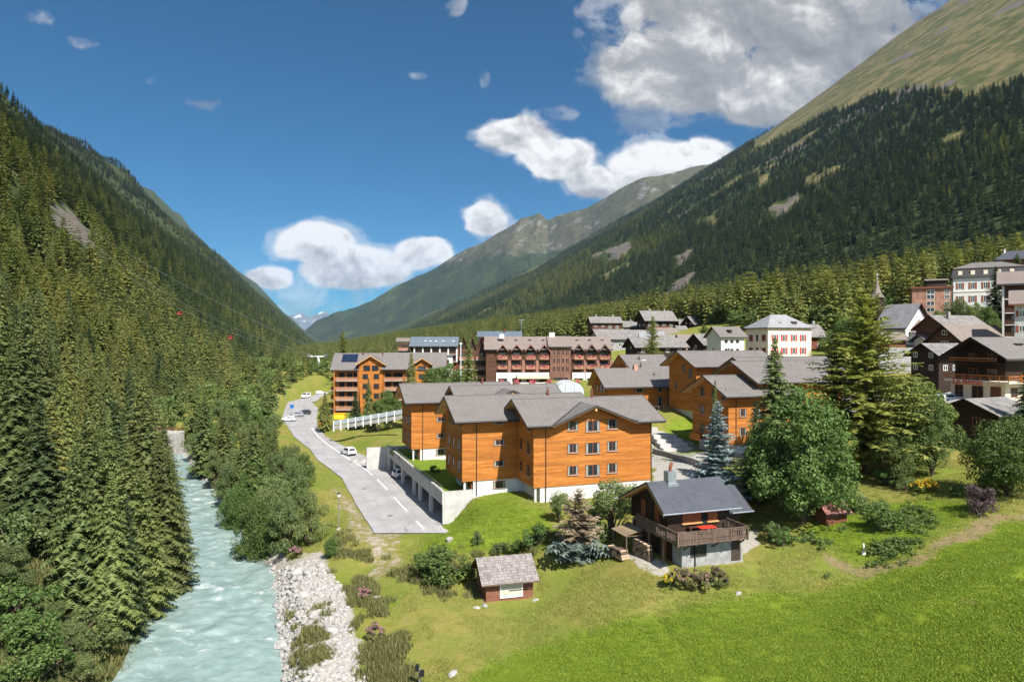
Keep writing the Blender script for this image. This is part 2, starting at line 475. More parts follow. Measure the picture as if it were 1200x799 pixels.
# foliage
M['spruce'] = mat_leaf('spruce_needles', (0.074, 0.102, 0.032), (0.177, 0.210, 0.065), 0.15, obvar=0.5, c3=(0.173, 0.183, 0.049))
M['spruce_dark'] = mat_leaf('dark_spruce_needles', (0.031, 0.056, 0.022), (0.069, 0.104, 0.038), 0.12, obvar=0.5, c3=(0.087, 0.113, 0.038))
M['larchleaf'] = mat_leaf('larch_needles', (0.144, 0.178, 0.048), (0.270, 0.293, 0.086), 0.25, obvar=0.45, c3=(0.287, 0.270, 0.081))
M['bluespruce'] = mat_leaf('blue_spruce_needles', (0.092, 0.140, 0.135), (0.238, 0.313, 0.313), 0.1, obvar=0.1)
M['deadspruce'] = mat_leaf('browned_spruce_needles', (0.20, 0.145, 0.095), (0.34, 0.26, 0.18), 0.1, obvar=0.1)
M['broad'] = mat_leaf('broadleaf_foliage', (0.054, 0.104, 0.025), (0.152, 0.224, 0.060), 0.3, obvar=0.35)
M['broad_light'] = mat_leaf('light_broadleaf_foliage', (0.100, 0.154, 0.039), (0.216, 0.285, 0.092), 0.35, obvar=0.4)
M['willow'] = mat_leaf('grey_green_willow_foliage', (0.090, 0.130, 0.042), (0.20, 0.245, 0.090), 0.3, obvar=0.4)
M['purple'] = mat_leaf('purple_brown_foliage', (0.060, 0.039, 0.042), (0.143, 0.098, 0.093), 0.2, obvar=0.1)
M['yellowflower'] = mat_leaf('yellow_blooms', (0.62, 0.40, 0.01), (0.75, 0.52, 0.03), 0.2, obvar=0.1)
M['pinkflower'] = mat_leaf('pink_willowherb_blooms', (0.28, 0.10, 0.16), (0.42, 0.22, 0.26), 0.2, obvar=0.1)
M['grass_lush'] = mat_leaf('lush_grass', (0.150, 0.230, 0.020), (0.270, 0.350, 0.045), 0.35, obvar=0.22)
M['grass_dry'] = mat_leaf('dry_grass', (0.208, 0.248, 0.048), (0.400, 0.376, 0.112), 0.3, obvar=0.5)
M['weed'] = mat_leaf('tall_weeds', (0.11, 0.13, 0.035), (0.26, 0.24, 0.10), 0.3, obvar=0.5)

M['lawn'] = mat_plain('mown_lawn', (0.10, 0.17, 0.014), (0.17, 0.23, 0.028), 1.2, 0.95, 0.3, spec=0.1)
M['larch_bright'] = mat_leaf('bright_larch_needles', (0.165, 0.19, 0.045), (0.30, 0.315, 0.08), 0.35, obvar=0.15)
M['skirt_spruce'] = mat_leaf('grey_green_spruce_needles', (0.075, 0.105, 0.085), (0.19, 0.235, 0.20), 0.1, obvar=0.1)
# ------------------------------------------------------------------ shape of the land
_lat = np.random.default_rng(5).random((256, 256))


def vnoise(x, y):
    xi = np.floor(x).astype(int); yi = np.floor(y).astype(int)
    fx = x - xi; fy = y - yi
    fx = fx * fx * (3 - 2 * fx); fy = fy * fy * (3 - 2 * fy)
    g = lambda a, b: _lat[a % 256, b % 256]
    return (g(xi, yi) * (1 - fx) + g(xi + 1, yi) * fx) * (1 - fy) + (g(xi, yi + 1) * (1 - fx) + g(xi + 1, yi + 1) * fx) * fy


def fbm(x, y, scale, octv=4, gain=0.5):
    s = 0; a = 1; t = 0
    x = np.asarray(x, dtype=float) / scale; y = np.asarray(y, dtype=float) / scale
    for i in range(octv):
        s = s + a * (vnoise(x + 17.3 * i, y + 9.1 * i) - 0.5); t += a
        x = x * 2.03; y = y * 2.03; a *= gain
    return s / t * 2


def sstep(x, a, b):
    t = np.clip((x - a) / (b - a), 0, 1)
    return t * t * (3 - 2 * t)


RIV_Y = np.array([0, 20, 40, 58.3, 80.6, 97, 109, 127, 161, 200, 300, 600, 1500, 6000, 20000.])
RIV_R = np.array([-4, -9, -14.5, -19.9, -28.6, -37.7, -43.8, -57, -78, -96, -125, -209, -461, -1720, -5640.])
RIV_W = np.array([5.6, 5.6, 5.5, 5.35, 5.0, 5.2, 5.2, 5.2, 4.8, 5, 6, 6, 6, 6, 6.])
RIV_Z = np.array([-8.3, -8.2, -8.1, -8.0, -7.8, -7.6, -7.4, -7.2, -7.0, -6.8, -6.5, -6.2, -6, -6, -6.])


def river(y):
    w = np.interp(y, RIV_Y, RIV_W)
    xr = np.interp(y, RIV_Y, RIV_R)
    return xr - w * 1.14, w, np.interp(y, RIV_Y, RIV_Z)


# road edges (Y, x left, x right)
ROAD = np.array([(83.3, -16.8, -7.9), (86.7, -18, -8.9), (97, -22, -12.8), (117, -29.2, -20.6), (125.6, -33.6, -24), (136, -39, -28.1), (147.4, -43.5, -35.0),
                 (167, -53.3, -45.5), (187, -61.5, -53.2), (206, -69.5, -59), (237, -78.8, -67.3), (262, -86.0, -76.7), (286, -85.4, -76), (307, -86, -77), (335, -82, -74)])
ROADZ = -3.4
GAR = Vector((-8.9, 87.1, ROADZ)); GROT = 20.2   # parking deck: near corner and direction


def gloc(x, y):
    c, s = math.cos(R(GROT)), math.sin(R(GROT))
    dx_, dy_ = x - GAR.x, y - GAR.y
    return dx_ * c + dy_ * s, -dx_ * s + dy_ * c


def base_h(x, y):
    s = 0.963 * x + 0.27 * y + 33.5
    q = -0.27 * x + 0.963 * y
    xc, w, zw = river(y)
    dl = (x - xc) * 0.9
    # valley floor and the right-hand side of the valley
    z = -4.2 + 0.17 * np.maximum(s - 60, 0)
    z = z - 0.06 * np.maximum(s - 400, 0)
    zb = 88.0
    cs = np.interp(q, CREST_Q, CREST_S); cz = np.interp(q, CREST_Q, CREST_Z)
    t = (s - 650) / (cs - 650)
    up = np.where(t < 1, np.clip(t, 0, 1) ** 1.17, 1 - 0.9 * (t - 1))
    zm = zb + (cz - zb) * up
    gul = fbm(q, s * 0.25, 420, 4) * 45 * sstep(t, 0.02, 0.35) * (1 - 0.75 * sstep(t, 0.8, 1.0))
    k_ = sstep(s, 560, 900)
    z = np.where(t > 0, z * (1 - k_) + np.maximum(z, zm + gul) * k_, z)
    # river bank on the right
    bank = zw - 0.4 + 0.42 * (dl - w) - 0.006 * np.maximum(dl - w, 0) ** 2
    z = np.where((dl > w - 1) & (dl < w + 14), np.minimum(z, bank), z)
    # left side
    d = -dl - w
    gl = fbm(q + 40, d * 0.35, 210, 4) * 0.20
    spur = 0.16 * np.exp(-((q - 430 - 0.5 * d) / 190.0) ** 2)
    zl = zw - 0.9 + 1.9 * sstep(d, 0, 4) + (0.92 + spur + gl * sstep(d, 20, 160)) * np.maximum(d - 2, 0) * (0.8 + 0.2 * sstep(d, 5, 60))
    cr = 580 + 0.17 * np.maximum(q - 1500, 0) + 50 * fbm(q, q * 0 + 3, 500, 3)
    zl = np.where(zl > cr, cr + (zl - cr) * 0.25 - 0.0007 * np.maximum(zl - cr, 0) ** 2, zl)
    z = np.where(d > -1, zl, z)
    z = np.where(np.abs(dl) < w + 0.01, zw - 1.2 + 4.2 * sstep(y, 165, 171), z)
    return z


_cr = [(1700, -420, 3000), (1450, -230, 3200), (1300, -120, 3300), (1200, -55, 3500), (1100, 6, 3900), (1040, 50, 4300), (990, 90, 4700), (930, 136, 5200), (880, 168, 5700), (820, 208, 6500), (720, 264, 7800), (640, 307, 9400), (540, 360, 11700), (480, 392, 14300)]
_cp = [at(*c) for c in _cr]
CREST_Q = np.array([-0.27 * p.x + 0.963 * p.y for p in _cp])
CREST_S = np.array([0.963 * p.x + 0.27 * p.y + 33.5 for p in _cp])
CREST_Z = np.array([p.z for p in _cp])
_o = np.argsort(CREST_Q); CREST_Q, CREST_S, CREST_Z = CREST_Q[_o], CREST_S[_o], CREST_Z[_o]


def pz(px, py, z):
    Y = (CAMZ - z) * F / (py - 400)
    return ((px - 600) / F * Y, Y, z)


CTRL = [pz(*p) for p in [
    (397, 605, -3.9), (380, 640, -4.6), (410, 655, -4.3), (345, 668, -5.6), (340, 700, -6.0), (340, 760, -6.6), (385, 720, -5.3), (385, 790, -5.9),
    (430, 700, -4.9), (440, 660, -4.3), (470, 740, -5), (520, 795, -5.5), (569, 708, -4.6), (630, 700, -4.2), (290, 560, -5), (330, 580, -4.4), (310, 540, -4.4),
    (300, 610, -6), (420, 640, -3.9), (700, 799, -5), (600, 760, -5.2), (700, 720, -3.2), (800, 740, -3), (900, 799, -3.5), (1200, 799, 0), (1350, 850, 1), (1000, 740, -2), (1200, 700, 1.3),
    (1200, 620, 2.8), (1000, 680, -.8), (1100, 650, 1.2), (870, 690, -1.3), (800, 666, -.5), (846, 655, -.4), (750, 650, -.5), (820, 640, -.3), (678, 655, -2), (640, 640, -1.8), (600, 660, -3.4), (515, 672, -4),
    (480, 640, -3.7), (540, 610, -1.5), (584, 585, -.1), (620, 595, -.1), (650, 608, -.6), (700, 598, -.4), (760, 588, .4), (720, 625, -.9), (950, 612, 1.3), (1050, 605, 2.3), (1150, 600, 3.3), (1083, 578, 3.4),
    (1015, 560, 3.5), (900, 610, .8), (1130, 545, 4.6), (1190, 560, 4.6), (1060, 540, 4.5), (780, 555, 2), (800, 530, 2.6), (790, 505, 4.2), (815, 532, 3.2), (775, 482, 6.5),
    (770, 500, 5), (500, 799, -5.5), (420, 799, -6.0), (600, 900, -6), (1000, 900, -3)]]
CTRL += [(25, 140, 6.5), (45, 130, 6.5), (60, 120, 6), (52, 108, 4), (75, 104, 10), (90, 110, 11.2), (68, 104, 10.8), (85, 98, 11.2), (100, 108, 11.6), (115, 200, 20), (100, 150, 15), (77, 190, 14), (60, 195, 13), (36, 260, 18),
         (45, 330, 22), (75, 330, 24), (60, 250, 17), (100, 300, 30), (10, 200, 8.4), (28, 200, 8.4), (0, 240, 10), (-20, 262, 8), (158, 230, 30), (150, 300, 37), (240, 320, 52), (80, 360, 28), (17, 400, 14), (190, 180, 27),
         (150, 150, 18), (120, 110, 13.5), (200, 120, 17), (150, 80, 9), (120, 60, 6), (160, 50, 5), (-48, 195, -0.7), (-30, 195, -0.5), (-20, 200, 1), (-46, 175, -1.6), (-36, 155, -1.8), (-30, 140, -1.4), (-28, 170, -1.2), (-18, 160, 0),
         (-17, 125, -.1), (-10, 115, -.1), (-12, 103, -.1), (-1, 98, 0), (8, 110, 0), (0, 125, 0.5), (18, 118, 3), (5, 140, 2.5), (10, 160, 5), (-92, 240, -3.5), (-100, 280, 1), (-110, 330, 6), (-60, 250, -1), (-50, 300, 2)]
CTRL = np.array(CTRL)


def _rbf():
    r = CTRL[:, 2] - base_h(CTRL[:, 0], CTRL[:, 1])
    P = CTRL[:, :2]
    d = np.sqrt(((P[:, None] - P[None]) ** 2).sum(-1) + 4.0)
    A = -d + np.eye(len(P)) * -0.6
    n = len(P)
    S = np.zeros((n + 1, n + 1)); S[:n, :n] = A; S[:n, n] = 1; S[n, :n] = 1
    sol = np.linalg.solve(S, np.append(r, 0))
    return sol[:n], sol[n]


_w, _c = _rbf()


def hgt(x, y):
    x = np.atleast_1d(np.asarray(x, dtype=float)); y = np.atleast_1d(np.asarray(y, dtype=float))
    z = base_h(x, y)
    xc, w, zw = river(y)
    dl = (x - xc) * 0.9
    near = (dl > w) & (y < 520) & (y > -50) & (x < 420)
    idx = np.nonzero(near)[0]
    for k in range(0, len(idx), 20000):
        i = idx[k:k + 20000]
        d = np.sqrt((x[i, None] - CTRL[None, :, 0]) ** 2 + (y[i, None] - CTRL[None, :, 1]) ** 2 + 4.0)
        res = -(d @ _w) + _c
        fall = 1 - sstep(d.min(1), 35, 110)
        z[i] += res * fall * sstep(dl[i] - w[i], 0.0, 3.0)
    # small unevenness
    amp = sstep(dl - w, 2, 10) * 0.16
    z += amp * fbm(x, y, 7.0, 3) + np.where(dl > w, 0.35, 0) * sstep(dl - w, 4, 14) * fbm(x + 50, y, 22, 2)
    # a low rise that runs across the right-hand meadow
    ax, ay, bx, by = RISE
    tt = np.clip(((x - ax) * (bx - ax) + (y - ay) * (by - ay)) / ((bx - ax) ** 2 + (by - ay) ** 2), 0, 1)
    dd = np.hypot(x - ax - tt * (bx - ax), y - ay - tt * (by - ay))
    z = z + 0.85 * np.exp(-(dd / 2.3) ** 2) * sstep(tt, 0, 0.3)
    # road bed
    xl = np.interp(y, ROAD[:, 0], ROAD[:, 1]); xr = np.interp(y, ROAD[:, 0], ROAD[:, 2])
    gx, gy = gloc(x, y)
    dxr = np.maximum(np.maximum(xl - x, x - xr), 0)
    dyr = np.maximum(np.maximum(ROAD[0, 0] - y, y - ROAD[-1, 0]), 0)
    dr = np.hypot(dxr * 0.9, dyr)
    wgt = 1 - sstep(dr, 0.4, 4.5)
    z = z * (1 - wgt) + (ROADZ - 0.13) * wgt
    # platform of the two apartment houses, and the void of the parking deck
    plat = sstep(gx, 5.6, 6.8) * (1 - sstep(gx, 19, 24)) * sstep(gy, 0.2, 1.0) * (1 - sstep(gy, 46, 54))
    z = z * (1 - plat) + (-0.12) * plat
    gar = (gx > -2) & (gx <= 6.8) & (gy > 0.2) & (gy < 41)
    z = np.where(gar, np.minimum(z, np.where(gx < 5.6, ROADZ - 0.13, z)), z)
    return z


RISE = (pz(960, 735, -1.8)[0], pz(960, 735, -1.8)[1], pz(1260, 668, 1.9)[0], pz(1260, 668, 1.9)[1])


def h1(x, y):
    return float(hgt(x, y)[0])


_ys = np.concatenate([np.arange(24, 120, 0.4), np.arange(120, 330, 1.0), np.geomspace(330, 9000, 400)])


def gp(px, py, ymin=24):
    """point of the land that the photo shows at a pixel"""
    X = (px - 600) / F * _ys
    L = CAMZ - (py - 400) / F * _ys
    h = hgt(X, _ys)
    ok = np.nonzero((h >= L) & (_ys >= ymin))[0]
    i = ok[0] if len(ok) else len(_ys) - 1
    return Vector((X[i], _ys[i], h[i]))


def proj(x, y, z):
    y = np.maximum(y, 1.0)
    return 600 + F * x / y, 400 - F * (z - CAMZ) / y


def pip(px, py, poly):
    inside = np.zeros(px.shape, bool)
    n = len(poly)
    for i in range(n):
        x0, y0 = poly[i]; x1, y1 = poly[(i + 1) % n]
        c = ((y0 > py) != (y1 > py)) & (px < (x1 - x0) * (py - y0) / (y1 - y0 + 1e-9) + x0)
        inside ^= c
    return inside


def axis(lo, hi, step, outlo, outhi, g=1.055):
    a = list(np.arange(lo, hi + 1e-6, step))
    s = step
    while a[-1] < outhi:
        s *= g; a.append(a[-1] + s)
    s = step
    b = [a[0]]
    while b[-1] > outlo:
        s *= g; b.append(b[-1] - s)
    return np.array(b[:0:-1] + a)


gxs = axis(-48, 78, 0.5, -9000, 9000, 1.042)
gys = axis(36, 100, 0.5, 4, 16000, 1.036)
GX, GY = np.meshgrid(gxs, gys)
fx, fy = GX.ravel(), GY.ravel()
fz = hgt(fx, fy)
nx, ny = len(gxs), len(gys)
ii = np.arange(nx * ny).reshape(ny, nx)
quads = np.stack([ii[:-1, :-1].ravel(), ii[:-1, 1:].ravel(), ii[1:, 1:].ravel(), ii[1:, :-1].ravel()], 1)

TL_X = [300, 868, 885, 960, 1060, 1140, 1200, 1300]
TL_Y = [-400, 150, 172, 134, 108, 114, 98, 82]
Z_scar = [[(58, 236), (72, 230), (85, 245), (105, 268), (114, 290), (98, 290), (80, 270), (62, 256)], [(8, 196), (24, 205), (20, 212), (6, 204)]]
Z_crag = [[(700, 292), (742, 284), (728, 300), (692, 304)], [(792, 306), (814, 290), (802, 314)], [(772, 344), (818, 314), (808, 332), (782, 348)], [(898, 242), (938, 224), (926, 246), (902, 252)], [(694, 374), (740, 352), (726, 368)], [(845, 214), (866, 204), (858, 216)]]
Z_glade = [[(884, 206), (906, 188), (898, 216), (886, 218)], [(944, 212), (992, 184), (976, 206), (946, 220)], [(1090, 168), (1134, 150), (1126, 164)], [(612, 318), (668, 286), (660, 296), (622, 322)], [(830, 262), (846, 250), (842, 270)], [(700, 330), (760, 296), (752, 306), (712, 332)]]


def wild(x, y, z):
    """trees allowed, bare rock, glade - by where the land lies"""
    px, py = proj(x, y, z)
    jxx = px + 9 * fbm(x, y, 90, 3); jyy = py + 9 * fbm(x + 300, y, 90, 3)
    far = y > 330
    m = lambda polys, dy=0: far & np.logical_or.reduce([pip(jxx, jyy - dy, q) for q in polys])
    tl = (py > np.interp(px, TL_X, TL_Y) + 16 * fbm(x, y, 320, 4)) | (z < 150)
    rock = m(Z_crag) | m(Z_scar)
    cover = m(Z_scar, 12) | m(Z_scar, 24) | m(Z_crag, 5)
    return tl, rock, m(Z_glade), cover


# ---- what grows where
PX, PY = proj(fx, fy, fz)
jx = PX + 7 * fbm(fx, fy, 3.0, 3) * 2; jy = PY + 7 * fbm(fx + 30, fy, 3.0, 3) + 16 * fbm(fx, fy, 11, 2)
nearm = (fy < 330) & (fx > -100)
Z_lush = [[(520, 840), (570, 775), (640, 752), (700, 738), (800, 712), (870, 690), (960, 684), (1012, 684), (1060, 660), (1130, 632), (1260, 590), (1400, 640), (1400, 1400), (520, 1400)],
          [(470, 662), (500, 622), (560, 585), (600, 570), (640, 600), (660, 620), (640, 640), (590, 648), (530, 640)],
          [(770, 520), (800, 490), (830, 500), (815, 540), (790, 528)], [(940, 625), (1000, 590), (1180, 575), (1085, 625), (1040, 655), (1000, 655)], [(470, 535), (560, 525), (560, 570), (525, 560)]]
Z_dirt = [[(955, 648), (970, 664), (1005, 684), (1030, 678), (1110, 644), (1260, 584), (1260, 574), (1140, 606), (1085, 634), (1040, 660), (1002, 664), (970, 650)],
          [(862, 692), (888, 690), (880, 698), (862, 699)], [(1120, 706), (1150, 700), (1146, 710), (1125, 713)]]
Z_grav = [[(430, 618), (472, 618), (470, 650), (458, 676), (440, 690), (424, 672), (428, 645)], [(447, 690), (456, 688), (478, 742), (530, 805), (516, 805), (468, 745)],
          [(430, 690), (436, 690), (455, 740), (470, 780), (462, 780), (446, 742)],
          [(376, 541), (398, 572), (424, 600), (434, 628), (412, 640), (398, 606), (384, 570)],
          ]
Z_patio = [[(856, 626), (886, 620), (884, 646), (860, 664), (846, 657)], [(730, 640), (752, 645), (792, 668), (788, 676), (745, 660)]]
Z_stone = [[(318, 686), (350, 655), (378, 657), (404, 694), (412, 735), (440, 815), (330, 880), (334, 770), (326, 715)], [(195, 530), (214, 534), (245, 570), (282, 600), (282, 616), (240, 580), (212, 548)],
           [(284, 615), (292, 622), (312, 660), (306, 664), (288, 632)]]
Z_pave = [[(764, 520), (802, 531), (830, 536), (852, 560), (800, 585), (764, 575)], [(1096, 455), (1240, 460), (1240, 480), (1100, 478)]]


def zone(polys, extra=0):
    m = np.zeros(fx.shape, bool)
    for p in polys:
        m |= pip(jx, jy, p)
    m = (m & nearm).astype(np.float32).reshape(ny, nx)
    for _ in range(2):
        m[1:-1, 1:-1] = (m[1:-1, 1:-1] * 2 + m[:-2, 1:-1] + m[2:, 1:-1] + m[1:-1, :-2] + m[1:-1, 2:]) / 6
    return m.ravel()


xc_, w_, zw_ = river(fy)
dl_ = (fx - xc_) * 0.9
s_ = 0.963 * fx + 0.27 * fy + 33.5
q_ = -0.27 * fx + 0.963 * fy
za = np.zeros((len(fx), 4), np.float32); zb = np.zeros((len(fx), 4), np.float32)
za[:, 0] = zone(Z_lush)
za[:, 1] = np.maximum(zone(Z_dirt), 0)
za[:, 1] = np.maximum(za[:, 1], zone(Z_grav) * 0.75)
za[:, 2] = np.maximum(np.maximum(zone(Z_grav) * 0.42, zone(Z_patio)), zone(Z_stone))
za[:, 2] = np.maximum(za[:, 2], ((dl_ > w_ - 1) & (dl_ < w_ + 2.2 + fbm(fx, fy, 5, 2)) & (fy < 170)).astype(np.float32))
za[:, 3] = zone(Z_pave)
# village streets and yards between the houses
vill = (fy > 96) & (fy < 330) & (fx > 18) & (s_ < 300) & (fx < 260)
za[:, 3] = np.maximum(za[:, 3], (vill & (fbm(fx + 9, fy, 26, 3) > 0.12) & (fy < 210)).astype(np.float32) * 0.7)
# forest floor, bare rock and alpine grass
tl = np.interp(q_, [300, 1500, 3000, 5500, 8000], [700, 800, 1010, 1500, 1700]) + 130 * fbm(fx, fy, 600, 4) + 60 * fbm(fx, fy, 160, 3)
rightm = s_ > 640
clear = fbm(q_, s_ * 0.45, 330, 4)
tl_ok, crag, glade, _ = wild(fx, fy, fz)
treeR = rightm & tl_ok & (clear > -0.50) & ~crag & ~glade
left = dl_ < -w_ - 1.0
slopeband = (s_ > 235) & (s_ <= 650) & (fy > 110)
ltop = np.where(q_ < 1900, 528, 5000)
flat_wood = (dl_ > w_) & (fy > 440) & (s_ < 660)
forest = flat_wood | treeR | (left & (fz < ltop)) | (slopeband & (fy > 200))
zb[:, 0] = forest
zb[:, 2] = ((rightm & ~treeR) | (left & (fz >= ltop)))
gz = np.gradient(fz.reshape(ny, nx), gys, gxs)
steep = np.hypot(gz[0], gz[1]).ravel()
zb[:, 1] = (rightm & (s_ > np.interp(q_, CREST_Q, CREST_S) - 230) & (fbm(fx, fy, 110, 4) > 0.0) & (q_ < 6500)) | crag | ((steep > np.where(rightm, 1.6, 1.75)) & (rightm | left) & (fz > 30)) | (rightm & (fbm(fx, fy, 260, 5) > 0.40) & (s_ > 1100)) | (left & (fbm(q_ * 0.9, fz * 1.4, 60, 3) > 0.62))

g_me = mesh_np('ground', np.stack([fx, fy, fz], 1), quads, [], smooth=True)
for nm, arr in (('zone_a', za), ('zone_b', zb)):
    a_ = g_me.color_attributes.new(nm, 'FLOAT_COLOR', 'POINT')
    a_.data.foreach_set('color', arr.ravel())

gm, N, p, out = new_mat('ground_cover')
p.inputs['Roughness'].default_value = 0.95; p.inputs['Specular IOR Level'].default_value = 0.1
g = N.n('ShaderNodeNewGeometry').outputs['Position']
A = N.n('ShaderNodeAttribute', attribute_name='zone_a'); B = N.n('ShaderNodeAttribute', attribute_name='zone_b')
lush, dirt, grav = N.sep(A.outputs['Color']); pave = A.outputs['Alpha']
frs, rck, alp = N.sep(B.outputs['Color'])
n1 = N.noise(g, 0.12, 5, 0.6); n2 = N.noise(g, 0.9, 6, 0.7); n3 = N.noise(g, 4.0, 5, 0.75); n4 = N.noise(g, 0.012, 6, 0.6)


def soft(z, lo=0.35, hi=0.65, k=0.9):
    v = N.m('ADD', z, N.m('MULTIPLY', N.m('SUBTRACT', n2, 0.5), k))
    return N.ss(v, lo, hi)


dry = N.mix(N.ss(n2, 0.3, 0.7), (0.165, 0.180, 0.028), (0.270, 0.225, 0.068))
dry = N.mix(N.ss(n1, 0.40, 0.66, 0, 0.85), dry, (0.135, 0.190, 0.022))
dry = N.mix(N.ss(n3, 0.45, 0.8, 0, 0.5), dry, (0.31, 0.26, 0.11))
lu = N.mix(N.ss(n2, 0.3, 0.7), (0.125, 0.180, 0.015), (0.185, 0.240, 0.026))
lu = N.mix(N.ss(n1, 0.45, 0.75, 0, 0.6), lu, (0.19, 0.225, 0.030))
c = N.mix(soft(lush, 0.0, 1.0, 0.9), dry, lu)
c = N.mix(soft(dirt, 0.40, 1.05, 1.3), c, N.mix(n3, (0.20, 0.145, 0.075), (0.30, 0.225, 0.13)))
c = N.mix(soft(grav, 0.35, 0.6, 1.0), c, N.mix(N.ss(n3, 0.3, 0.7), (0.30, 0.27, 0.22), (0.48, 0.445, 0.39)))
c = N.mix(soft(pave, 0.35, 0.6, 0.2), c, N.mix(n2, (0.33, 0.315, 0.285), (0.42, 0.40, 0.37)))
c = N.mix(soft(frs, 0.3, 0.7, 0.5), c, N.mix(N.ss(n2, 0.3, 0.7), (0.024, 0.040, 0.013), (0.060, 0.076, 0.024)))
alpc = N.mix(N.ss(n4, 0.42, 0.58), (0.085, 0.092, 0.032), (0.185, 0.148, 0.068))
alpc = N.mix(N.ss(N.noise(g, 0.035, 6, 0.7), 0.5, 0.72, 0, 0.75), alpc, (0.070, 0.080, 0.028))
alpc = N.mix(N.ss(N.noise(g, 0.02, 8, 0.75), 0.60, 0.72, 0, 0.7), alpc, (0.22, 0.19, 0.16))
c = N.mix(soft(alp, 0.3, 0.7, 0.6), c, alpc)
c = N.mix(soft(rck, 0.4, 0.7, 0.9), c, N.mix(N.ss(N.noise(g, 0.25, 6, 0.75), 0.3, 0.7), (0.085, 0.075, 0.062), (0.20, 0.172, 0.148)))
N.L.new(c, p.inputs['Base Color'])
hgh = N.m('MULTIPLY', N.noise(g, 0.022, 7, 0.68), N.m('MULTIPLY', alp, 60))
bump(N, p, N.m('ADD', hgh, N.m('ADD', n3, N.m('MULTIPLY', n2, 1.5))), 0.55, 0.25)
g_me.materials.append(gm)
ground = add_obj('ground', g_me); tag(ground, kind='structure')

# ------------------------------------------------------------------ river
ry = np.arange(22, 168, 0.35)
cu_ = np.linspace(-1, 1, 46)
xc2, w2, zw2 = river(ry)
RX = xc2[:, None] + cu_[None] * (w2[:, None] * 1.14 + 1.3)
RY = np.repeat(ry[:, None], len(cu_), 1)
RZ = zw2[:, None] + 0.26 * fbm(RX * 1.2, RY * 0.85, 2.6, 4) + 0.14 * fbm(RX, RY * 1.6, 0.9, 3) + 0.12 * fbm(RX, RY, 6, 2)
idx = np.arange(RX.size).reshape(RX.shape)
rq = np.stack([idx[:-1, :-1].ravel(), idx[:-1, 1:].ravel(), idx[1:, 1:].ravel(), idx[1:, :-1].ravel()], 1)
wm, N, p, out = new_mat('glacial_water')
g = N.n('ShaderNodeNewGeometry').outputs['Position']
wpn = N.n('ShaderNodeTexNoise'); N.L.new(g, wpn.inputs['Vector']); wpn.inputs['Scale'].default_value = 0.5
wv = N.n('ShaderNodeVectorMath', operation='MULTIPLY_ADD'); N.L.new(wpn.outputs['Color'], wv.inputs[0]); wv.inputs[1].default_value = (2.4, 2.4, 0); N.L.new(g, wv.inputs[2])
gx_, gy_, gz_ = N.sep(wv.outputs[0])
fv = N.vec(N.m('MULTIPLY', gx_, 0.40), N.m('MULTIPLY', gy_, 0.62), gz_)
f1 = N.noise(fv, 1.0, 8, 0.68); f2 = N.noise(fv, 0.30, 3, 0.5); f3 = N.noise(g, 5.0, 6, 0.75)
foam = N.m('MULTIPLY', N.ss(N.m('ADD', f1, N.m('MULTIPLY', N.m('SUBTRACT', f2, 0.5), 0.5)), 0.57, 0.76), N.ss(f3, 0.25, 0.6))
wcol = N.mix(N.ss(f1, 0.3, 0.62), (0.178, 0.262, 0.245), (0.262, 0.345, 0.325))
N.L.new(N.mix(foam, wcol, (0.60, 0.63, 0.62)), p.inputs['Base Color'])
N.L.new(N.m('MULTIPLY_ADD', foam, 0.4, 0.22), p.inputs['Roughness'])
p.inputs['Specular IOR Level'].default_value = 0.35
bump(N, p, N.m('ADD', f1, N.m('MULTIPLY', f3, 0.2)), 0.4, 0.25)
water = add_obj('river_water', mesh_np('river_water', np.stack([RX, RY, RZ], -1).reshape(-1, 3), rq, wm, smooth=True)); tag(water, kind='structure')

# ------------------------------------------------------------------ road with its markings
rys = np.arange(83.3, 335, 1.0)
rxl = np.interp(rys, ROAD[:, 0], ROAD[:, 1]) + 0.12 * fbm(rys, rys * 0, 3, 2); rxr = np.interp(rys, ROAD[:, 0], ROAD[:, 2])
inside = (rys > 87.6) & (rys < 127.4)
rxr = np.where(inside, rxr + 6.2, rxr)
K = 10
RX = rxl[:, None] + (rxr - rxl)[:, None] * np.linspace(0, 1, K)[None]
RY = np.repeat(rys[:, None], K, 1)
idx = np.arange(RX.size).reshape(RX.shape)
rq = np.stack([idx[:-1, :-1].ravel(), idx[:-1, 1:].ravel(), idx[1:, 1:].ravel(), idx[1:, :-1].ravel()], 1)
am, N, p, out = new_mat('pale_asphalt')
g = N.n('ShaderNodeNewGeometry').outputs['Position']
a1 = N.noise(g, 0.25, 5, 0.6); a2 = N.noise(g, 8, 5, 0.7)
cA = N.mix(N.ss(a1, 0.3, 0.7), (0.285, 0.275, 0.275), (0.365, 0.352, 0.348))
cA = N.mix(N.ss(a2, 0.5, 0.8, 0, 0.4), cA, (0.48, 0.465, 0.455))
rx_, ry_, rz_ = N.sep(g)
trk = N.noise(N.vec(N.m('ADD', N.m('MULTIPLY', rx_, 0.93), N.m('MULTIPLY', ry_, 0.36)), N.m('MULTIPLY', ry_, 0.03)), 0.9, 4, 0.6)
cA = N.mix(N.ss(trk, 0.45, 0.7, 0, 0.45), cA, (0.24, 0.23, 0.228))
vor = N.n('ShaderNodeTexVoronoi', feature='DISTANCE_TO_EDGE'); N.L.new(N.vec(N.m('ADD', rx_, N.m('MULTIPLY', a1, 5)), ry_), vor.inputs['Vector']); vor.inputs['Scale'].default_value = 0.16
cA = N.mix(N.m('MULTIPLY', N.m('LESS_THAN', vor.outputs['Distance'], 0.006), 0.6), cA, (0.14, 0.135, 0.13))
N.L.new(cA, p.inputs['Base Color']); p.inputs['Roughness'].default_value = 0.85
bump(N, p, a2, 0.2, 0.02)
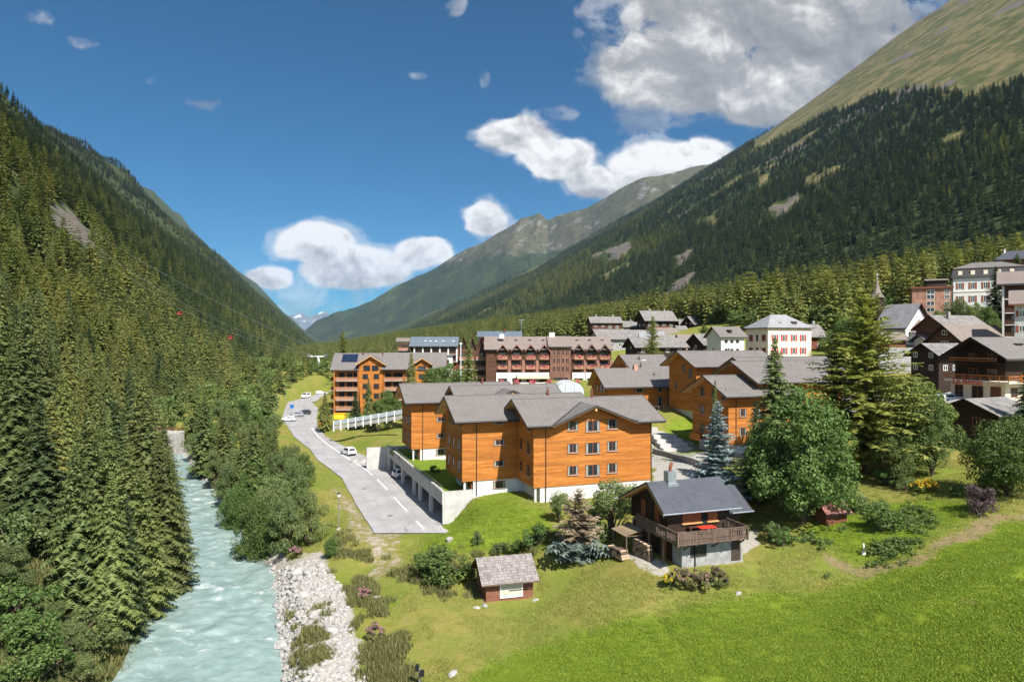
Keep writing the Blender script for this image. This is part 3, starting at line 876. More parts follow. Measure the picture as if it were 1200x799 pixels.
road = add_obj('road', mesh_np('road', np.stack([RX, RY, np.full(RX.shape, ROADZ)], -1).reshape(-1, 3), rq, am)); tag(road, kind='structure')


def strip(name, pts, wid, m, z=ROADZ + 0.006):
    mb = MB()
    P = [Vector((a, b, z)) for a, b in pts]
    for a, b in zip(P[:-1], P[1:]):
        d = (b - a).normalized(); s = Vector((-d.y, d.x, 0)) * wid / 2
        mb.poly([a - s, b - s, b + s, a + s])
    return mb


def flat(px, py, z=ROADZ):
    v = pz(px, py, z); return (v[0], v[1])


mk = MB()
for pts in ([(365, 501), (372, 511), (384, 521), (397, 530), (412, 540), (424, 547), (432, 553), (436, 557)], [(442, 562), (446, 566), (450, 570), (454, 574)], [(462, 583), (466, 587.5), (470, 592), (477, 599)], [(488, 611), (493, 616), (497, 620)]):
    s_mb = strip('m', [flat(*q) for q in pts], 0.22, None)
    b = len(mk.v); mk.v += s_mb.v; mk.f += [tuple(i + b for i in f) for f in s_mb.f]; mk.mi += s_mb.mi
rm = mk.build('road_marking', [M['white_paint']]); tag(rm, kind='structure')
mk = MB()
for k in range(14):                                             # faded yellow bay lines beside the deck
    y0 = 1.2 + k * 2.75
    c, s = math.cos(R(GROT)), math.sin(R(GROT))
    P = lambda lx, ly: (GAR.x + lx * c - ly * s, GAR.y + lx * s + ly * c)
    s_mb = strip('m', [P(-1.7, y0), P(-0.1, y0), P(5.4, y0)], 0.12, None)
    b = len(mk.v); mk.v += s_mb.v; mk.f += [tuple(i + b for i in f) for f in s_mb.f]; mk.mi += s_mb.mi
ym = mk.build('bay_marking', [mat_plain('faded_yellow_paint', (0.55, 0.42, 0.18), (0.45, 0.38, 0.25), 2, 0.7)]); tag(ym, kind='structure')


# ------------------------------------------------------------------ far mountains
def far_ridge(name, crest, foot, mat, seed, rough, rows=60, sub=14):
    cp = [at(*c) for c in crest]; fp = [at(*c) for c in foot]
    t = np.linspace(0, 1, len(cp)); tt = np.linspace(0, 1, len(cp) * sub)
    C = np.stack([np.interp(tt, t, [c[i] for c in cp]) for i in range(3)], 1)
    tf = np.linspace(0, 1, len(fp))
    Fp = np.stack([np.interp(tt, tf, [c[i] for c in fp]) for i in range(3)], 1)
    C[:, 2] += rough * 0.25 * fbm(C[:, 0], C[:, 1] * 0 + seed, 700, 4)
    r = np.linspace(-0.5, 1, rows)
    V = []
    for k in r:
        if k >= 0:
            P = C * (1 - k) + Fp * k
            n = fbm(P[:, 0] + seed * 100, P[:, 1] + P[:, 2] * 1.5, 900, 6) * rough * (k * (1 - k) * 4) ** 0.6
            P = P.copy(); P[:, 2] += n
        else:
            P = C.copy(); P[:, 1] += -k * 3500; P[:, 2] += k * 1500
        V.append(P)
    V = np.array(V)
    idx = np.arange(V.shape[0] * V.shape[1]).reshape(V.shape[:2])
    q = np.stack([idx[:-1, :-1].ravel(), idx[1:, :-1].ravel(), idx[1:, 1:].ravel(), idx[:-1, 1:].ravel()], 1)
    o = add_obj(name, mesh_np(name, V.reshape(-1, 3), q, mat, smooth=True)); tag(o, kind='structure')
    return o


fm, N, p, out = new_mat('far_slope')
p.inputs['Roughness'].default_value = 1; p.inputs['Specular IOR Level'].default_value = 0.0
g = N.n('ShaderNodeNewGeometry').outputs['Position']
_, _, pzh = N.sep(g)
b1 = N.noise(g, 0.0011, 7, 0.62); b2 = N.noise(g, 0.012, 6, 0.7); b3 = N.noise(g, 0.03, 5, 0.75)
tree = N.mix(N.ss(b3, 0.35, 0.65), (0.014, 0.026, 0.012), (0.045, 0.062, 0.022))
tree = N.mix(N.ss(b1, 0.5, 0.72, 0, 0.75), tree, (0.085, 0.105, 0.032))
gr = N.mix(N.ss(b2, 0.35, 0.7), (0.060, 0.060, 0.032), (0.105, 0.095, 0.052))  # grass darkened in colour to stand in for cloud shadow on this ridge
gr = N.mix(N.ss(N.noise(g, 0.0045, 8, 0.72), 0.54, 0.66, 0, 0.9), gr, (0.22, 0.205, 0.19))
hh = N.m('ADD', pzh, N.m('MULTIPLY', N.m('SUBTRACT', b1, 0.5), 1100))
hh = N.m('ADD', hh, N.m('MULTIPLY', N.m('SUBTRACT', b2, 0.5), 300))
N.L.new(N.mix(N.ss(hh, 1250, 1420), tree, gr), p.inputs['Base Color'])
bump(N, p, b3, 1.0, 14)
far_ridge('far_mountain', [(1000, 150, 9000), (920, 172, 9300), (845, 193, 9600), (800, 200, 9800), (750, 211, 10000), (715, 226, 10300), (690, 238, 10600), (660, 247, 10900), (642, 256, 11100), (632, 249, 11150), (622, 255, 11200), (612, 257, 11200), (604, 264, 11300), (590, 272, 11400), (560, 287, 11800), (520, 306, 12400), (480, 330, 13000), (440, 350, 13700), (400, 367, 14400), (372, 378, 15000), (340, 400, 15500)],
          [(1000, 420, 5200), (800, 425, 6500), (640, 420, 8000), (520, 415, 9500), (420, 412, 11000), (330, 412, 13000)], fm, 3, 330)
sm, N, p, out = new_mat('snowy_rock')
p.inputs['Roughness'].default_value = 0.9
g = N.n('ShaderNodeNewGeometry').outputs['Position']
N.L.new(N.mix(N.ss(N.noise(g, 0.0016, 8, 0.75), 0.56, 0.66), (0.10, 0.12, 0.14), (0.6, 0.62, 0.66)), p.inputs['Base Color'])
far_ridge('snow_mountain', [(250, 372, 26000), (310, 374, 26000), (340, 369, 26000), (352, 366, 26000), (362, 370, 26000), (378, 365, 26000), (392, 371, 26000), (405, 368, 26000), (440, 374, 26000), (520, 380, 26000)],
          [(250, 420, 21000), (400, 415, 21000), (520, 420, 21000)], sm, 8, 420)

for px_, py_, lb_ in ((427, 573, 'dark round drain cover in the road beside the parking deck'), (457, 604.5, 'dark round drain cover near the lower end of the road')):
    q_m = pz(px_, py_, ROADZ)
    cv_ = MB().tube((0, 0, 0.002), (0, 0, 0.014), 0.42, n=16).build('drain_cover', [M['concrete_dark']], None, q_m)
    tag(cv_, lb_, 'drain cover')
# ------------------------------------------------------------------ building kit
_wcache = {}


def win_mesh(w, h, frame, style, depth=0.07):
    key = (round(w, 2), round(h, 2), frame.name, style)
    if key in _wcache: return _wcache[key]
    f = MB(); t = 0.08
    f.box(-w / 2, w / 2, -depth, 0.02, 0, t); f.box(-w / 2, w / 2, -depth, 0.02, h - t, h)
    f.box(-w / 2, -w / 2 + t, -depth, 0.02, t, h - t); f.box(w / 2 - t, w / 2, -depth, 0.02, t, h - t)
    if style not in ('one',) and w > 0.9:
        f.box(-t / 2, t / 2, -depth + 0.01, 0.02, t, h - t)
    fm_ = f.build('window', [frame], mesh_only=True)
    g = MB()
    g.poly([(-w / 2 + t, -0.022, t), (w / 2 - t, -0.022, t), (w / 2 - t, -0.022, h - t), (-w / 2 + t, -0.022, h - t)])
    if style == 'curtain':
        for s in (-1, 1):
            a, b = s * (w / 2 - t), s * (w / 2 - t - w * 0.15)
            n = 4
            for i in range(n):
                x0 = a + (b - a) * i / n; x1 = a + (b - a) * (i + 1) / n
                g.poly([(x0, -0.028, t), (x1, -0.032, t), (x1, -0.032, h - t), (x0, -0.028, h - t)], 1)
    gm_ = g.build('pane', [M['glass'], M['curtain']], mesh_only=True)
    s_ = MB().box(-w / 2 - 0.05, w / 2 + 0.05, -0.14, 0.0, -0.07, -0.005).build('sill', [M['sill']], mesh_only=True)
    _wcache[key] = (fm_, gm_, s_)
    return _wcache[key]


FROT = {'front': 0.0, 'left': -math.pi / 2, 'right': math.pi / 2, 'back': math.pi}


def fpos(face, pl, a, z):
    return (a, pl, z) if face in ('front', 'back') else (pl, a, z)


def window(root, face, pl, a, z, w, h, frame='frame_red', style='curtain', sill=True, pane=True, name='window'):
    """a = middle along the face, z = foot of the opening, pl = where the wall plane is"""
    fm_, gm_, s_ = win_mesh(w, h, M[frame], style)
    o = add_obj(name, fm_, root, fpos(face, pl, a, z), FROT[face])
    if pane: add_obj('pane', gm_, o)
    if sill: add_obj('sill', s_, o)
    return o


def small_window(root, face, pl, a, z, w, h, frame='frame_dark', shutters=None, name='window'):
    """window of a far house: frame and glass in one mesh, shutters as sub-parts"""
    key = ('s', round(w, 2), round(h, 2), frame)
    if key not in _wcache:
        f = MB(); t = 0.09
        f.box(-w / 2, w / 2, -0.06, 0.02, 0, t); f.box(-w / 2, w / 2, -0.06, 0.02, h - t, h)
        f.box(-w / 2, -w / 2 + t, -0.06, 0.02, t, h - t); f.box(w / 2 - t, w / 2, -0.06, 0.02, t, h - t)
        if w > 0.7: f.box(-t / 2, t / 2, -0.05, 0.02, t, h - t)
        f.poly([(-w / 2 + t, -0.02, t), (w / 2 - t, -0.02, t), (w / 2 - t, -0.02, h - t), (-w / 2 + t, -0.02, h - t)], 1)
        _wcache[key] = f.build('window', [M[frame], M['glass']], mesh_only=True)
    o = add_obj(name, _wcache[key], root, fpos(face, pl, a, z), FROT[face])
    if shutters:
        k2 = ('sh', round(w, 2), round(h, 2), shutters)
        if k2 not in _wcache:
            sw = w * 0.46
            _wcache[k2] = [MB().box(s * w / 2 + (0 if s > 0 else -sw), s * w / 2 + (sw if s > 0 else 0), -0.09, -0.03, 0.02, h - 0.02).build('shutter', [M[shutters]], mesh_only=True) for s in (-1, 1)]
        for me in _wcache[k2]: add_obj('shutter', me, o)
    return o


def gable_roof(L0, L1, y0, y1, ze, zr, th=0.28, ridge='x', yr=None, ze2=None):
    """roof slab over a rectangle; material 0 covering, 1 underside and gable trim, 2 eave edge"""
    mb = MB(); yr = (y0 + y1) / 2 if yr is None else yr; ze2 = ze if ze2 is None else ze2
    prof = [(y0, ze), (yr, zr), (y1, ze2), (y1, ze2 - th), (yr, zr - th), (y0, ze - th)]
    mb.prism(prof, ridge, L0, L1, 1, side=[0, 0, 2, 1, 1, 2])
    return mb


def barge(L0, y0, y1, ze, zr, th=0.34, ridge='x', yr=None, ze2=None, out=-1, w=0.06):
    """dark metal edge along a gable"""
    mb = MB(); yr = (y0 + y1) / 2 if yr is None else yr; ze2 = ze if ze2 is None else ze2
    a0, a1 = (L0 - w, L0 - 0.003) if out < 0 else (L0 + 0.003, L0 + w)
    prof = [(y0, ze + 0.04), (yr, zr + 0.04), (y1, ze2 + 0.04), (y1, ze2 - th * 0.55), (yr, zr - th * 0.55), (y0, ze - th * 0.55)]
    mb.prism(prof, ridge, a0, a1, 0)
    return mb


def gable_wall(x0, x1, y0, y1, zb, zt, zr, ridge='x', yr=None, zt2=None):
    yr = (y0 + y1) / 2 if yr is None else yr; zt2 = zt if zt2 is None else zt2
    prof = [(y0, zb), (y0, zt), (yr, zr), (y1, zt2), (y1, zb)]
    return MB().prism(prof, ridge, x0, x1, 0)


# ------------------------------------------------------------------ the larch-clad apartment houses in the middle of the photograph
SL = 2.8 / 5.95                                                   # roof slope
UROT = 18.67


def wing(root, x0, x1, y0, y1, zc, zr, zb=0.0, inset=(1.5, 0.0), oh=1.3, cladding='larch', roof='roof_grey', left_beams=True, right=True, seams=True, notch=None):
    """one wing: larch walls on a white base under a tiled gable roof; the ridge runs along x"""
    yc = (y0 + y1) / 2; half = (y1 - y0) / 2
    zt = zr - SL * half - 0.30
    ze = zr - SL * (half + oh)
    gable_wall(x0, x1, y0, y1, zc, zt, zr - 0.30).build('wall', [M[cladding]], root)
    b = MB(); b.box(x0 + inset[0], x1 - 0.12, y0 + 0.12 + inset[1], y1 - 0.12, zb - 4.0, zc)
    b.build('base_wall', [M['render_white']], root)
    if notch is None:
        rb = gable_roof(x0 - oh, x1 + oh, y0 - oh, y1 + oh, ze, zr)
    else:
        nx_, hw_, ym_ = notch; th = 0.28
        rb = MB(); vl = MB()
        zz = lambda y: zr - SL * abs(y - yc)
        rb.prism([(yc, zr), (y1 + oh, ze), (y1 + oh, ze - th), (yc, zr - th)], 'x', x0 - oh, x1 + oh, 1, side=[0, 2, 1, 1])
        for (a0, a1) in ((x0 - oh, nx_ - hw_), (nx_ + hw_, x1 + oh)):
            rb.prism([(y0 - oh, ze), (yc, zr), (yc, zr - th), (y0 - oh, ze - th)], 'x', a0, a1, 1, side=[0, 1, 1, 2])
        for s in (-1, 1):
            q4 = [(nx_ + s * hw_, y0 - oh), (nx_, ym_), (nx_, yc), (nx_ + s * hw_, yc)]
            vl.bar((nx_ + s * hw_, y0 - oh, ze + 0.03), (nx_, ym_, zz(ym_) + 0.03), 0.16, 0.05)
            rb.poly([(x, y, zz(y)) for x, y in q4]); rb.poly([(x, y, zz(y) - th) for x, y in q4], 1)
    r = rb.build('roof', [M[roof], M['beam'], M['edge']], root)
    if notch: vl.build('valley_flashing', [M['edge']], r)
    barge(x0 - oh, y0 - oh, y1 + oh, ze, zr).build('verge', [M['edge']], r)
    barge(x1 + oh, y0 - oh, y1 + oh, ze, zr, out=1).build('verge', [M['edge']], r)
    for (a0, a1) in ([(x0 - oh, x1 + oh)] if notch is None else [(x0 - oh, notch[0] - notch[1]), (notch[0] + notch[1], x1 + oh)]):
        MB().tube((a0, y0 - oh - 0.06, ze - 0.12), (a1, y0 - oh - 0.06, ze - 0.12), 0.08, n=6).build('gutter', [M['edge']], r)
    c = MB(); c.bar((x0 - oh, yc, zr + 0.03), (x1 + oh, yc, zr + 0.03), 0.22, 0.1); c.build('ridge_cap', [M['roof_grey']], r)
    if left_beams:
        for yy, zz in ((yc, zr - 0.5), (y0 + 0.9, zt + 0.55), (y1 - 0.9, zt + 0.55)):
            bm_ = MB().box(x0 - oh + 0.15, x0 + 0.1, yy - 0.13, yy + 0.13, zz - 0.32, zz); bm_.build('purlin', [M['beam']], root)
    if seams:
        s = MB()
        for zz in (zc + 2.78, zc + 5.56):
            if zz < zt - 0.3:
                s.box(x0 - 0.025, x1 + 0.025, y0 - 0.025, y0 + 0.01, zz, zz + 0.09)
                s.box(x0 - 0.025, x0 + 0.01, y0 + 0.011, y1, zz, zz + 0.09)
        if s.v: s.build('storey_band', [M['larch_dark']], root)
    return ze, zt


def cross_gable(root, xc, hw, y0, yback, ze, zr, wall_y, roof='roof_grey2'):
    """gable that faces the front, ridge along y"""
    zt = zr - (zr - ze)
    r = gable_roof(y0, yback, xc - hw, xc + hw, ze, zr, ridge='y', th=0.26).build('cross_roof', [M[roof], M['beam'], M['edge']], root)
    barge(y0, xc - hw, xc + hw, ze + 0.0, zr, ridge='y', out=-1).build('verge', [M['edge']], r)
    MB().prism([(xc - hw + 0.9, ze - 0.2), (xc, zr - 0.30), (xc + hw - 0.9, ze - 0.2)], 'y', wall_y - 0.006, wall_y + 2.5, 0).build('gable_wall', [M['larch']], root)
    MB().box(xc - 0.13, xc + 0.13, y0 + 0.12, wall_y + 0.1, zr - 0.75, zr - 0.42).build('purlin', [M['beam']], root)


def chimney(root, x, y, z, h=1.1, w=0.35, m='red_wood'):
    c = MB().tube((x, y, z - 0.6), (x, y, z + h), w / 2, n=10).tube((x, y, z + h + 0.12), (x, y, z + h + 0.2), w * 0.75, n=10).build('chimney', [M[m]], root)
    return c


def pipe(root, x, y, z0, z1, m='frame_dark'):
    MB().tube((x, y, z0), (x, y, z1), 0.055, n=6).build('downpipe', [M[m]], root)


def apartment(loc, label, rot=UROT, group='larch-clad apartment houses'):
    t = thing('apartment_building', label, 'apartment building', loc, rot, group)
    wing(t, 0, 17.5, 0, 9.3, 1.9, 12.6)
    wing(t, 7.4, 23.9, -6.4, 2.9, 1.9, 12.5, inset=(0.9, 0.0), notch=(15.35, 5.9, -2.92))
    cross_gable(t, 15.35, 5.9, -7.72, -2.9, 9.62, 11.95, -6.4)
    # windows of the front wing: three columns, three storeys
    for zf in (0, 1, 2):
        z = 3.2 + zf * 2.8
        window(t, 'front', -6.4, 12.65, z, 1.5, 1.15); window(t, 'front', -6.4, 15.4, z - 0.25, 2.05, 1.4); window(t, 'front', -6.4, 18.15, z - 0.05, 1.5, 1.25)
    for zf in (0, 1):                                               # on its narrow left side
        z = 3.1 + zf * 2.8
        window(t, 'left', 7.4, -4.6, z - 0.1, 1.25, 1.45); window(t, 'left', 7.4, -1.9, z + 0.1, 0.75, 1.3, style='one')
    window(t, 'left', 7.4, -4.9, 8.75, 1.2, 0.8)
    # rear wing: small windows at the front, big ones in the shaded gable
    for z in (3.65, 6.4):
        window(t, 'front', 0, 5.0, z, 1.55, 0.75)
    window(t, 'front', 0, 5.0, 9.15, 1.55, 0.8)
    for zf in (0, 1):
        z = 3.0 + zf * 2.8
        for yy, w in ((1.7, 1.5), (4.6, 1.0), (7.2, 1.0)):
            window(t, 'left', 0, yy, z, w, 1.35 if w < 1.2 else 1.5, style='one' if w < 1.2 else 'curtain')
    for yy, w in ((4.6, 1.3), (6.8, 0.9)):
        window(t, 'left', 0, yy, 8.7, w, 1.3)
    window(t, 'left', 0, 1.2, 8.9, 0.9, 0.8)
    window(t, 'front', 0.12, 5.0, 0.75, 1.7, 0.95)
    for yy in (2.2, 5.4):
        window(t, 'left', 1.5, yy, 0.7, 1.1, 0.75, sill=False)
    # porches under the overhang: doors and posts
    for (x, y) in ((0.25, 0.2), (7.6, -6.2)):
        MB().box(x, x + 0.25, y, y + 0.25, -0.6, 1.9).build('post', [M['render_white']], t)
    MB().box(8.6, 8.75, -5.2, -4.2, 0, 1.88).build('door', [M['frame_red']], t)
    MB().box(1.30, 1.48, 0.5, 1.4, 0, 1.88).build('door', [M['frame_red']], t)
    pipe(t, 1.9, -0.08, 0, 9.7); pipe(t, 9.0, -6.48, 0, 9.7); pipe(t, 23.8, -6.48, 0, 9.7)
    chimney(t, 17.4, -1.9, 12.3); chimney(t, 13.5, 4.2, 12.5, 0.7)
    return t


apartment((-6.4, 87.8, 0), 'nearest orange larch-clad apartment house with grey roofs and nine front windows')
apartment((-16.8, 114, 0), 'orange larch apartment house whose grey roof rises directly behind the nearest one')

# the third: long low roof with a bakery-like lower storey lit by the sun
t = thing('apartment_building', 'orange larch house with one wide stepped grey roof and two ground-floor doors, behind the plaza', 'apartment building', (18.9, 134.5, 6.5), 12, 'larch-clad apartment houses')
zr1, zr2 = 7.95, 10.6
gable_wall(0, 9.0, 0, 10.0, 0, 4.75, zr1 - 0.3).build('wall', [M['larch']], t)
gable_wall(6.5, 15.0, 0.02, 17.0, 0, 4.75, zr2 - 0.3, yr=11.2, zt2=7.5).build('wall', [M['larch']], t)
MB().box(0, 15.0, -0.03, 0, 1.4 + 1.3, 2.8).build('storey_band', [M['larch_dark']], t)
r = gable_roof(-1.2, 9.0, -1.3, 9.0, 4.45, zr1, yr=5.1).build('roof', [M['roof_grey'], M['beam'], M['edge']], t)
barge(-1.2, -1.3, 9.0, 4.45, zr1, yr=5.1).build('verge', [M['edge']], r)
r = gable_roof(6.4, 16.6, -1.3, 17.5, 4.46, zr2, yr=10.9, ze2=6.5).build('roof', [M['roof_grey'], M['beam'], M['edge']], t)
barge(6.4, 4.9, 17.5, 8.08, zr2, yr=10.9, ze2=6.5).build('verge', [M['edge']], r)
barge(16.6, -1.3, 17.5, 4.46, zr2, yr=10.9, ze2=6.5, out=1, w=0.3).build('verge', [M['edge']], r)
for xx, w in ((6.6, 1.9), (11.0, 1.0), (13.0, 1.0)): window(t, 'front', 0, xx, 3.35, w, 1.0, 'frame_dark')
for xx in (11.0, 13.1): window(t, 'front', 0, xx, 0.15, 1.0, 2.1, 'frame_dark', sill=False, name='glass_door')
window(t, 'front', 0, 6.9, 1.2, 1.2, 1.1, 'frame_dark')
for yy in (2.2, 4.0, 6.2): window(t, 'left', 0, yy, 3.3, 0.9, 1.4, 'frame_dark')
for yy in (9.0, 11.0, 13.0): window(t, 'left', 6.5, yy, 7.0, 0.9, 1.2, 'frame_dark')
MB().box(-1.1, 0.1, 4.9, 5.2, zr1 - 0.8, zr1 - 0.45).build('purlin', [M['beam']], t)
MB().box(-1.1, 0.1, 0.6, 0.85, 5.0, 5.3).build('purlin', [M['beam']], t)
MB().box(7.2, 8.0, 4.2, 5.0, 6.9, 8.6).build('chimney', [M['brick']], t)
MB().box(10.6, 11.5, 8.2, 9.4, 9.35, 9.5).build('skylight', [M['white_paint']], t)
chimney(t, 9.3, 5.8, 8.2, 0.6, 0.25, 'edge'); chimney(t, 11.0, 2.8, 6.4, 0.5, 0.25, 'edge'); chimney(t, 10.2, 8.8, 9.6, 0.5, 0.3, 'edge')
MB().box(15.2, 15.5, 1.0, 1.3, 0, 2.6).build('post', [M['render_white']], t)

# the fourth: tall house behind with a wide shaded gable
t = thing('apartment_building', 'tall orange larch house behind the plaza with a wide shaded gable above the stepped roof', 'apartment building', (33.9, 125.5, 6.5), UROT, 'larch-clad apartment houses')
wing(t, 0, 17.0, 0, 9.3, 0.5, 11.6, inset=(0.4, 0))
window(t, 'left', 0, 4.3, 7.5, 0.8, 1.6); window(t, 'left', 0, 1.9, 6.6, 1.3, 1.8)
window(t, 'left', 0, 6.8, 4.2, 0.9, 1.3)
for xx in (4, 8, 12): window(t, 'front', 0, xx, 6.2, 1.4, 1.0)
for xx in (3.0, 7.5, 11): MB().tube((xx, 5.4, 11.2), (xx, 5.4, 12.1), 0.16, n=8).build('chimney', [M['edge']], t)

# the fifth: gable house beside the blue spruce, with its second wing behind
t = thing('apartment_building', 'orange larch house behind the blue spruce with its windowed gable turned to the plaza', 'apartment building', (31.9, 100.6, 3.6), UROT, 'larch-clad apartment houses')
wing(t, 0, 11.5, 0, 9.3, 1.0, 11.1, inset=(1.2, 0))
wing(t, 6.2, 22.0, 1.0, 11.5, 1.0, 13.2, inset=(0.5, 0))
for z in (2.2, 5.0, 7.8):
    window(t, 'left', 0, 6.6, z, 1.35, 1.35); window(t, 'left', 0, 3.6, z, 1.1, 1.35)
window(t, 'left', 0, 1.1, 7.6, 1.2, 1.7)
MB().box(-1.0, 0.0, 5.8, 8.6, 0.9, 1.1).build('balcony', [M['larch']], t)
MB().box(-1.0, -0.94, 5.8, 8.6, 1.1, 2.0).build('balustrade', [M['larch']], t)
for xx in (2.5, 5.0, 9.0):
    for z in (2.4, 5.2): window(t, 'front', 0, xx, z, 1.3, 1.2)
pipe(t, 1.3, -0.08, 0, 8.0)
for yy in (4.5, 8): window(t, 'left', 6.2, yy, 9.8, 0.9, 1.2)

# the sixth: only its gable and wide roof show between the fourth and the tall trees
t = thing('apartment_building', 'orange larch house whose small gable and broad grey roof show left of the larch tree', 'apartment building', (40.6, 114.0, 6.0), UROT, 'larch-clad apartment houses')
wing(t, 0, 17.5, 0, 8.6, 0.5, 11.2, inset=(0.4, 0))
for z in (3.0, 5.8):
    for xx in (3, 8, 13): window(t, 'front', 0, xx, z, 1.4, 1.2)
window(t, 'left', 0, 4.3, 7.4, 1.0, 1.2)

# ------------------------------------------------------------------ parking deck
t = thing('parking_deck', 'concrete parking deck with slim columns and a lawn on top beside the road', 'parking deck', GAR, GROT)
D_, LEN = 6.6, 41.0
MB().box(0, D_, 0, LEN, 2.55, 3.15).box(0.03, 0.29, -0.003, LEN, 2.45, 2.55).build('deck_slab', [M['concrete']], t)
MB().box(0.0, 0.26, 0.0, LEN, 3.152, 4.15).build('parapet', [M['concrete']], t)
MB().box(0.262, 9.0, -0.02, 0.24, 2.3, 4.15).build('parapet', [M['concrete']], t)
MB().box(-0.06, 0.32, -0.06, LEN, 4.152, 4.24).build('coping', [M['concrete']], t)
for k, yy in enumerate((7.0, 13.8, 18.0, 27.0, 34.0, 39.5)):
    MB().box(0.02, 0.42, yy - 0.42, yy + 0.42, 0, 2.55).build('column', [M['concrete']], t)
for yy in (0.0, 40.7):
    MB().box(0.05, D_, yy, yy + 0.3, 0, 2.55).build('end_wall', [M['concrete']], t)
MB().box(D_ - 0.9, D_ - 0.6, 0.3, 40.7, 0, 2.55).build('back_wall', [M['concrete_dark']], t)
MB().box(0.264, D_, 0.25, LEN - 0.05, 3.152, 3.40).build('roof_lawn', [M['lawn']], t)
MB().box(-3.6, 5.0, 41.3, 41.7, 0, 3.9).build('wing_wall', [M['concrete']], t)
rl = MB()
for k in range(22):
    yy = 0.5 + k * 1.9; rl.tube((0.13, yy, 4.2), (0.13, yy, 4.75), 0.025, n=5)
rl.tube((0.13, 0.3, 4.75), (0.13, 40.6, 4.75), 0.03, n=5)
rl.build('handrail', [M['steel']], t)


# ------------------------------------------------------------------ hotel with orange balconies at the road
def balcony(root, x0, x1, y, z, depth=1.3, wood='orange_wood', rail=1.0, slab='concrete', face='front', posts=True):
    b = MB()
    if face == 'front':
        b.box(x0, x1, y - depth, y - 0.003, z - 0.16, z); o = b.build('balcony', [M[slab]], root)
        rr = MB(); rr.box(x0, x1, y - depth, y - depth + 0.06, z + rail - 0.1, z + rail)
        rr.box(x0, x1, y - depth + 0.01, y - depth + 0.05, z + 0.08, z + rail - 0.22)
        rr.box(x0, x0 + 0.06, y - depth + 0.062, y - 0.004, z + 0.08, z + rail - 0.1); rr.box(x1 - 0.06, x1, y - depth + 0.062, y - 0.004, z + 0.08, z + rail - 0.1)
    else:
        b.box(y - depth, y - 0.003, x0, x1, z - 0.16, z); o = b.build('balcony', [M[slab]], root)
        rr = MB(); rr.box(y - depth, y - depth + 0.06, x0, x1, z + rail - 0.1, z + rail)
        rr.box(y - depth + 0.01, y - depth + 0.05, x0, x1, z + 0.08, z + rail - 0.22)
    rr.build('balustrade', [M[wood]], o)
    return o


h1 = thing('hotel_building', 'orange timber hotel with stacked balconies and a solar panel on its roof, beside the road', 'hotel', at(391.5, 485, 195), 3)
M['rail_wood'] = mat_boards('pinkish_balcony_wood', (0.36, 0.17, 0.10), (0.46, 0.25, 0.16), 0.2)
Hh = 12.3
MB().box(0, 20, 0, 10, -2, Hh).build('wall', [M['orange_wood']], h1)
MB().box(20.01, 31, -1.0, 9, -2, Hh).build('wall', [M['orange_wood']], h1)
MB().prism([(7.3, Hh - 4), (7.3, 14.2), (10.7, 16.0), (14.0, 14.2), (14.0, Hh - 4), (13.5, 0), (7.8, 0)], 'y', -1.6, 2, 0).build('bay', [M['larch']], h1)
MB().prism([(23.2, 0), (23.2, 13.9), (25.3, 15.4), (27.3, 13.9), (27.3, 0)], 'y', -2.4, 2, 0).build('bay', [M['larch']], h1)
r = gable_roof(-0.9, 20.6, -1.5, 11.5, 12.5, 17.2).build('roof', [M['roof_grey'], M['beam'], M['edge']], h1)
barge(-0.9, -1.5, 11.5, 12.5, 17.2).build('verge', [M['edge']], r)
gable_roof(13.5, 32, -2.5, 10.5, 12.7, 17.35).build('roof', [M['roof_grey'], M['beam'], M['edge']], h1)
gable_roof(-2.6, 6, 6.4, 15.0, 14.0, 16.6, ridge='y').build('bay_roof', [M['roof_grey2'], M['beam'], M['edge']], h1)
gable_roof(-3.4, 6, 22.4, 28.2, 14.1, 15.9, ridge='y').build('bay_roof', [M['roof_grey2'], M['beam'], M['edge']], h1)
sl = (17.2 - 12.5) / 6.5
sp = MB(); sp.poly([(1.7, 1.4, 12.5 + sl * 2.9 + .06), (6.2, 1.4, 12.5 + sl * 2.9 + .06), (6.2, 4.5, 12.5 + sl * 6.0 + .06), (1.7, 4.5, 12.5 + sl * 6.0 + .06)]); sp.build('solar_panel', [M['solar']], h1)
for k in range(4):
    z = 1.2 + k * 2.75
    balcony(h1, 0.7, 7.2, 0, z, wood='rail_wood'); balcony(h1, 14.1, 19.6, 0, z, wood='rail_wood')
    balcony(h1, 27.5, 31, -1.0, z, 1.2, wood='rail_wood'); balcony(h1, 20.2, 23.0, -1.0, z, 1.2, wood='rail_wood')
    balcony(h1, 1.0, 4.6, 0, z, 1.2, wood='orange_wood', face='left')
    for xx in (2.2, 4.4, 6.2, 15.4, 17.6, 19.0): small_window(h1, 'front', 0, xx, z + 0.05, 1.5, 2.1)
    for xx in (21.6, 28.6, 30.2): small_window(h1, 'front', -1.0, xx, z + 0.05, 1.5, 2.1)
    if k > 0:
        for xx in (9.1, 12.2): small_window(h1, 'front', -1.6, xx, z + 0.4, 1.5, 1.5)
        small_window(h1, 'front', -2.4, 25.0, z + 0.4, 1.5, 1.5)
for xx in (9.5, 11.9): small_window(h1, 'front', -1.6, xx, 12.2, 1.9, 1.6)
small_window(h1, 'front', -2.4, 25.2, 12.1, 2.2, 1.5)
for xx, zz in ((7.6, 16.4), (13.4, 16.6), (23.5, 16.7)): chimney(h1, xx, 4.3, zz, 0.8, 0.45, 'red_wood')
for xx in (0.3, 7.0, 14.3, 19.8): MB().box(xx - 0.14, xx + 0.14, -1.36, -1.1, 0, 12.2).build('post', [M['orange_wood']], h1)

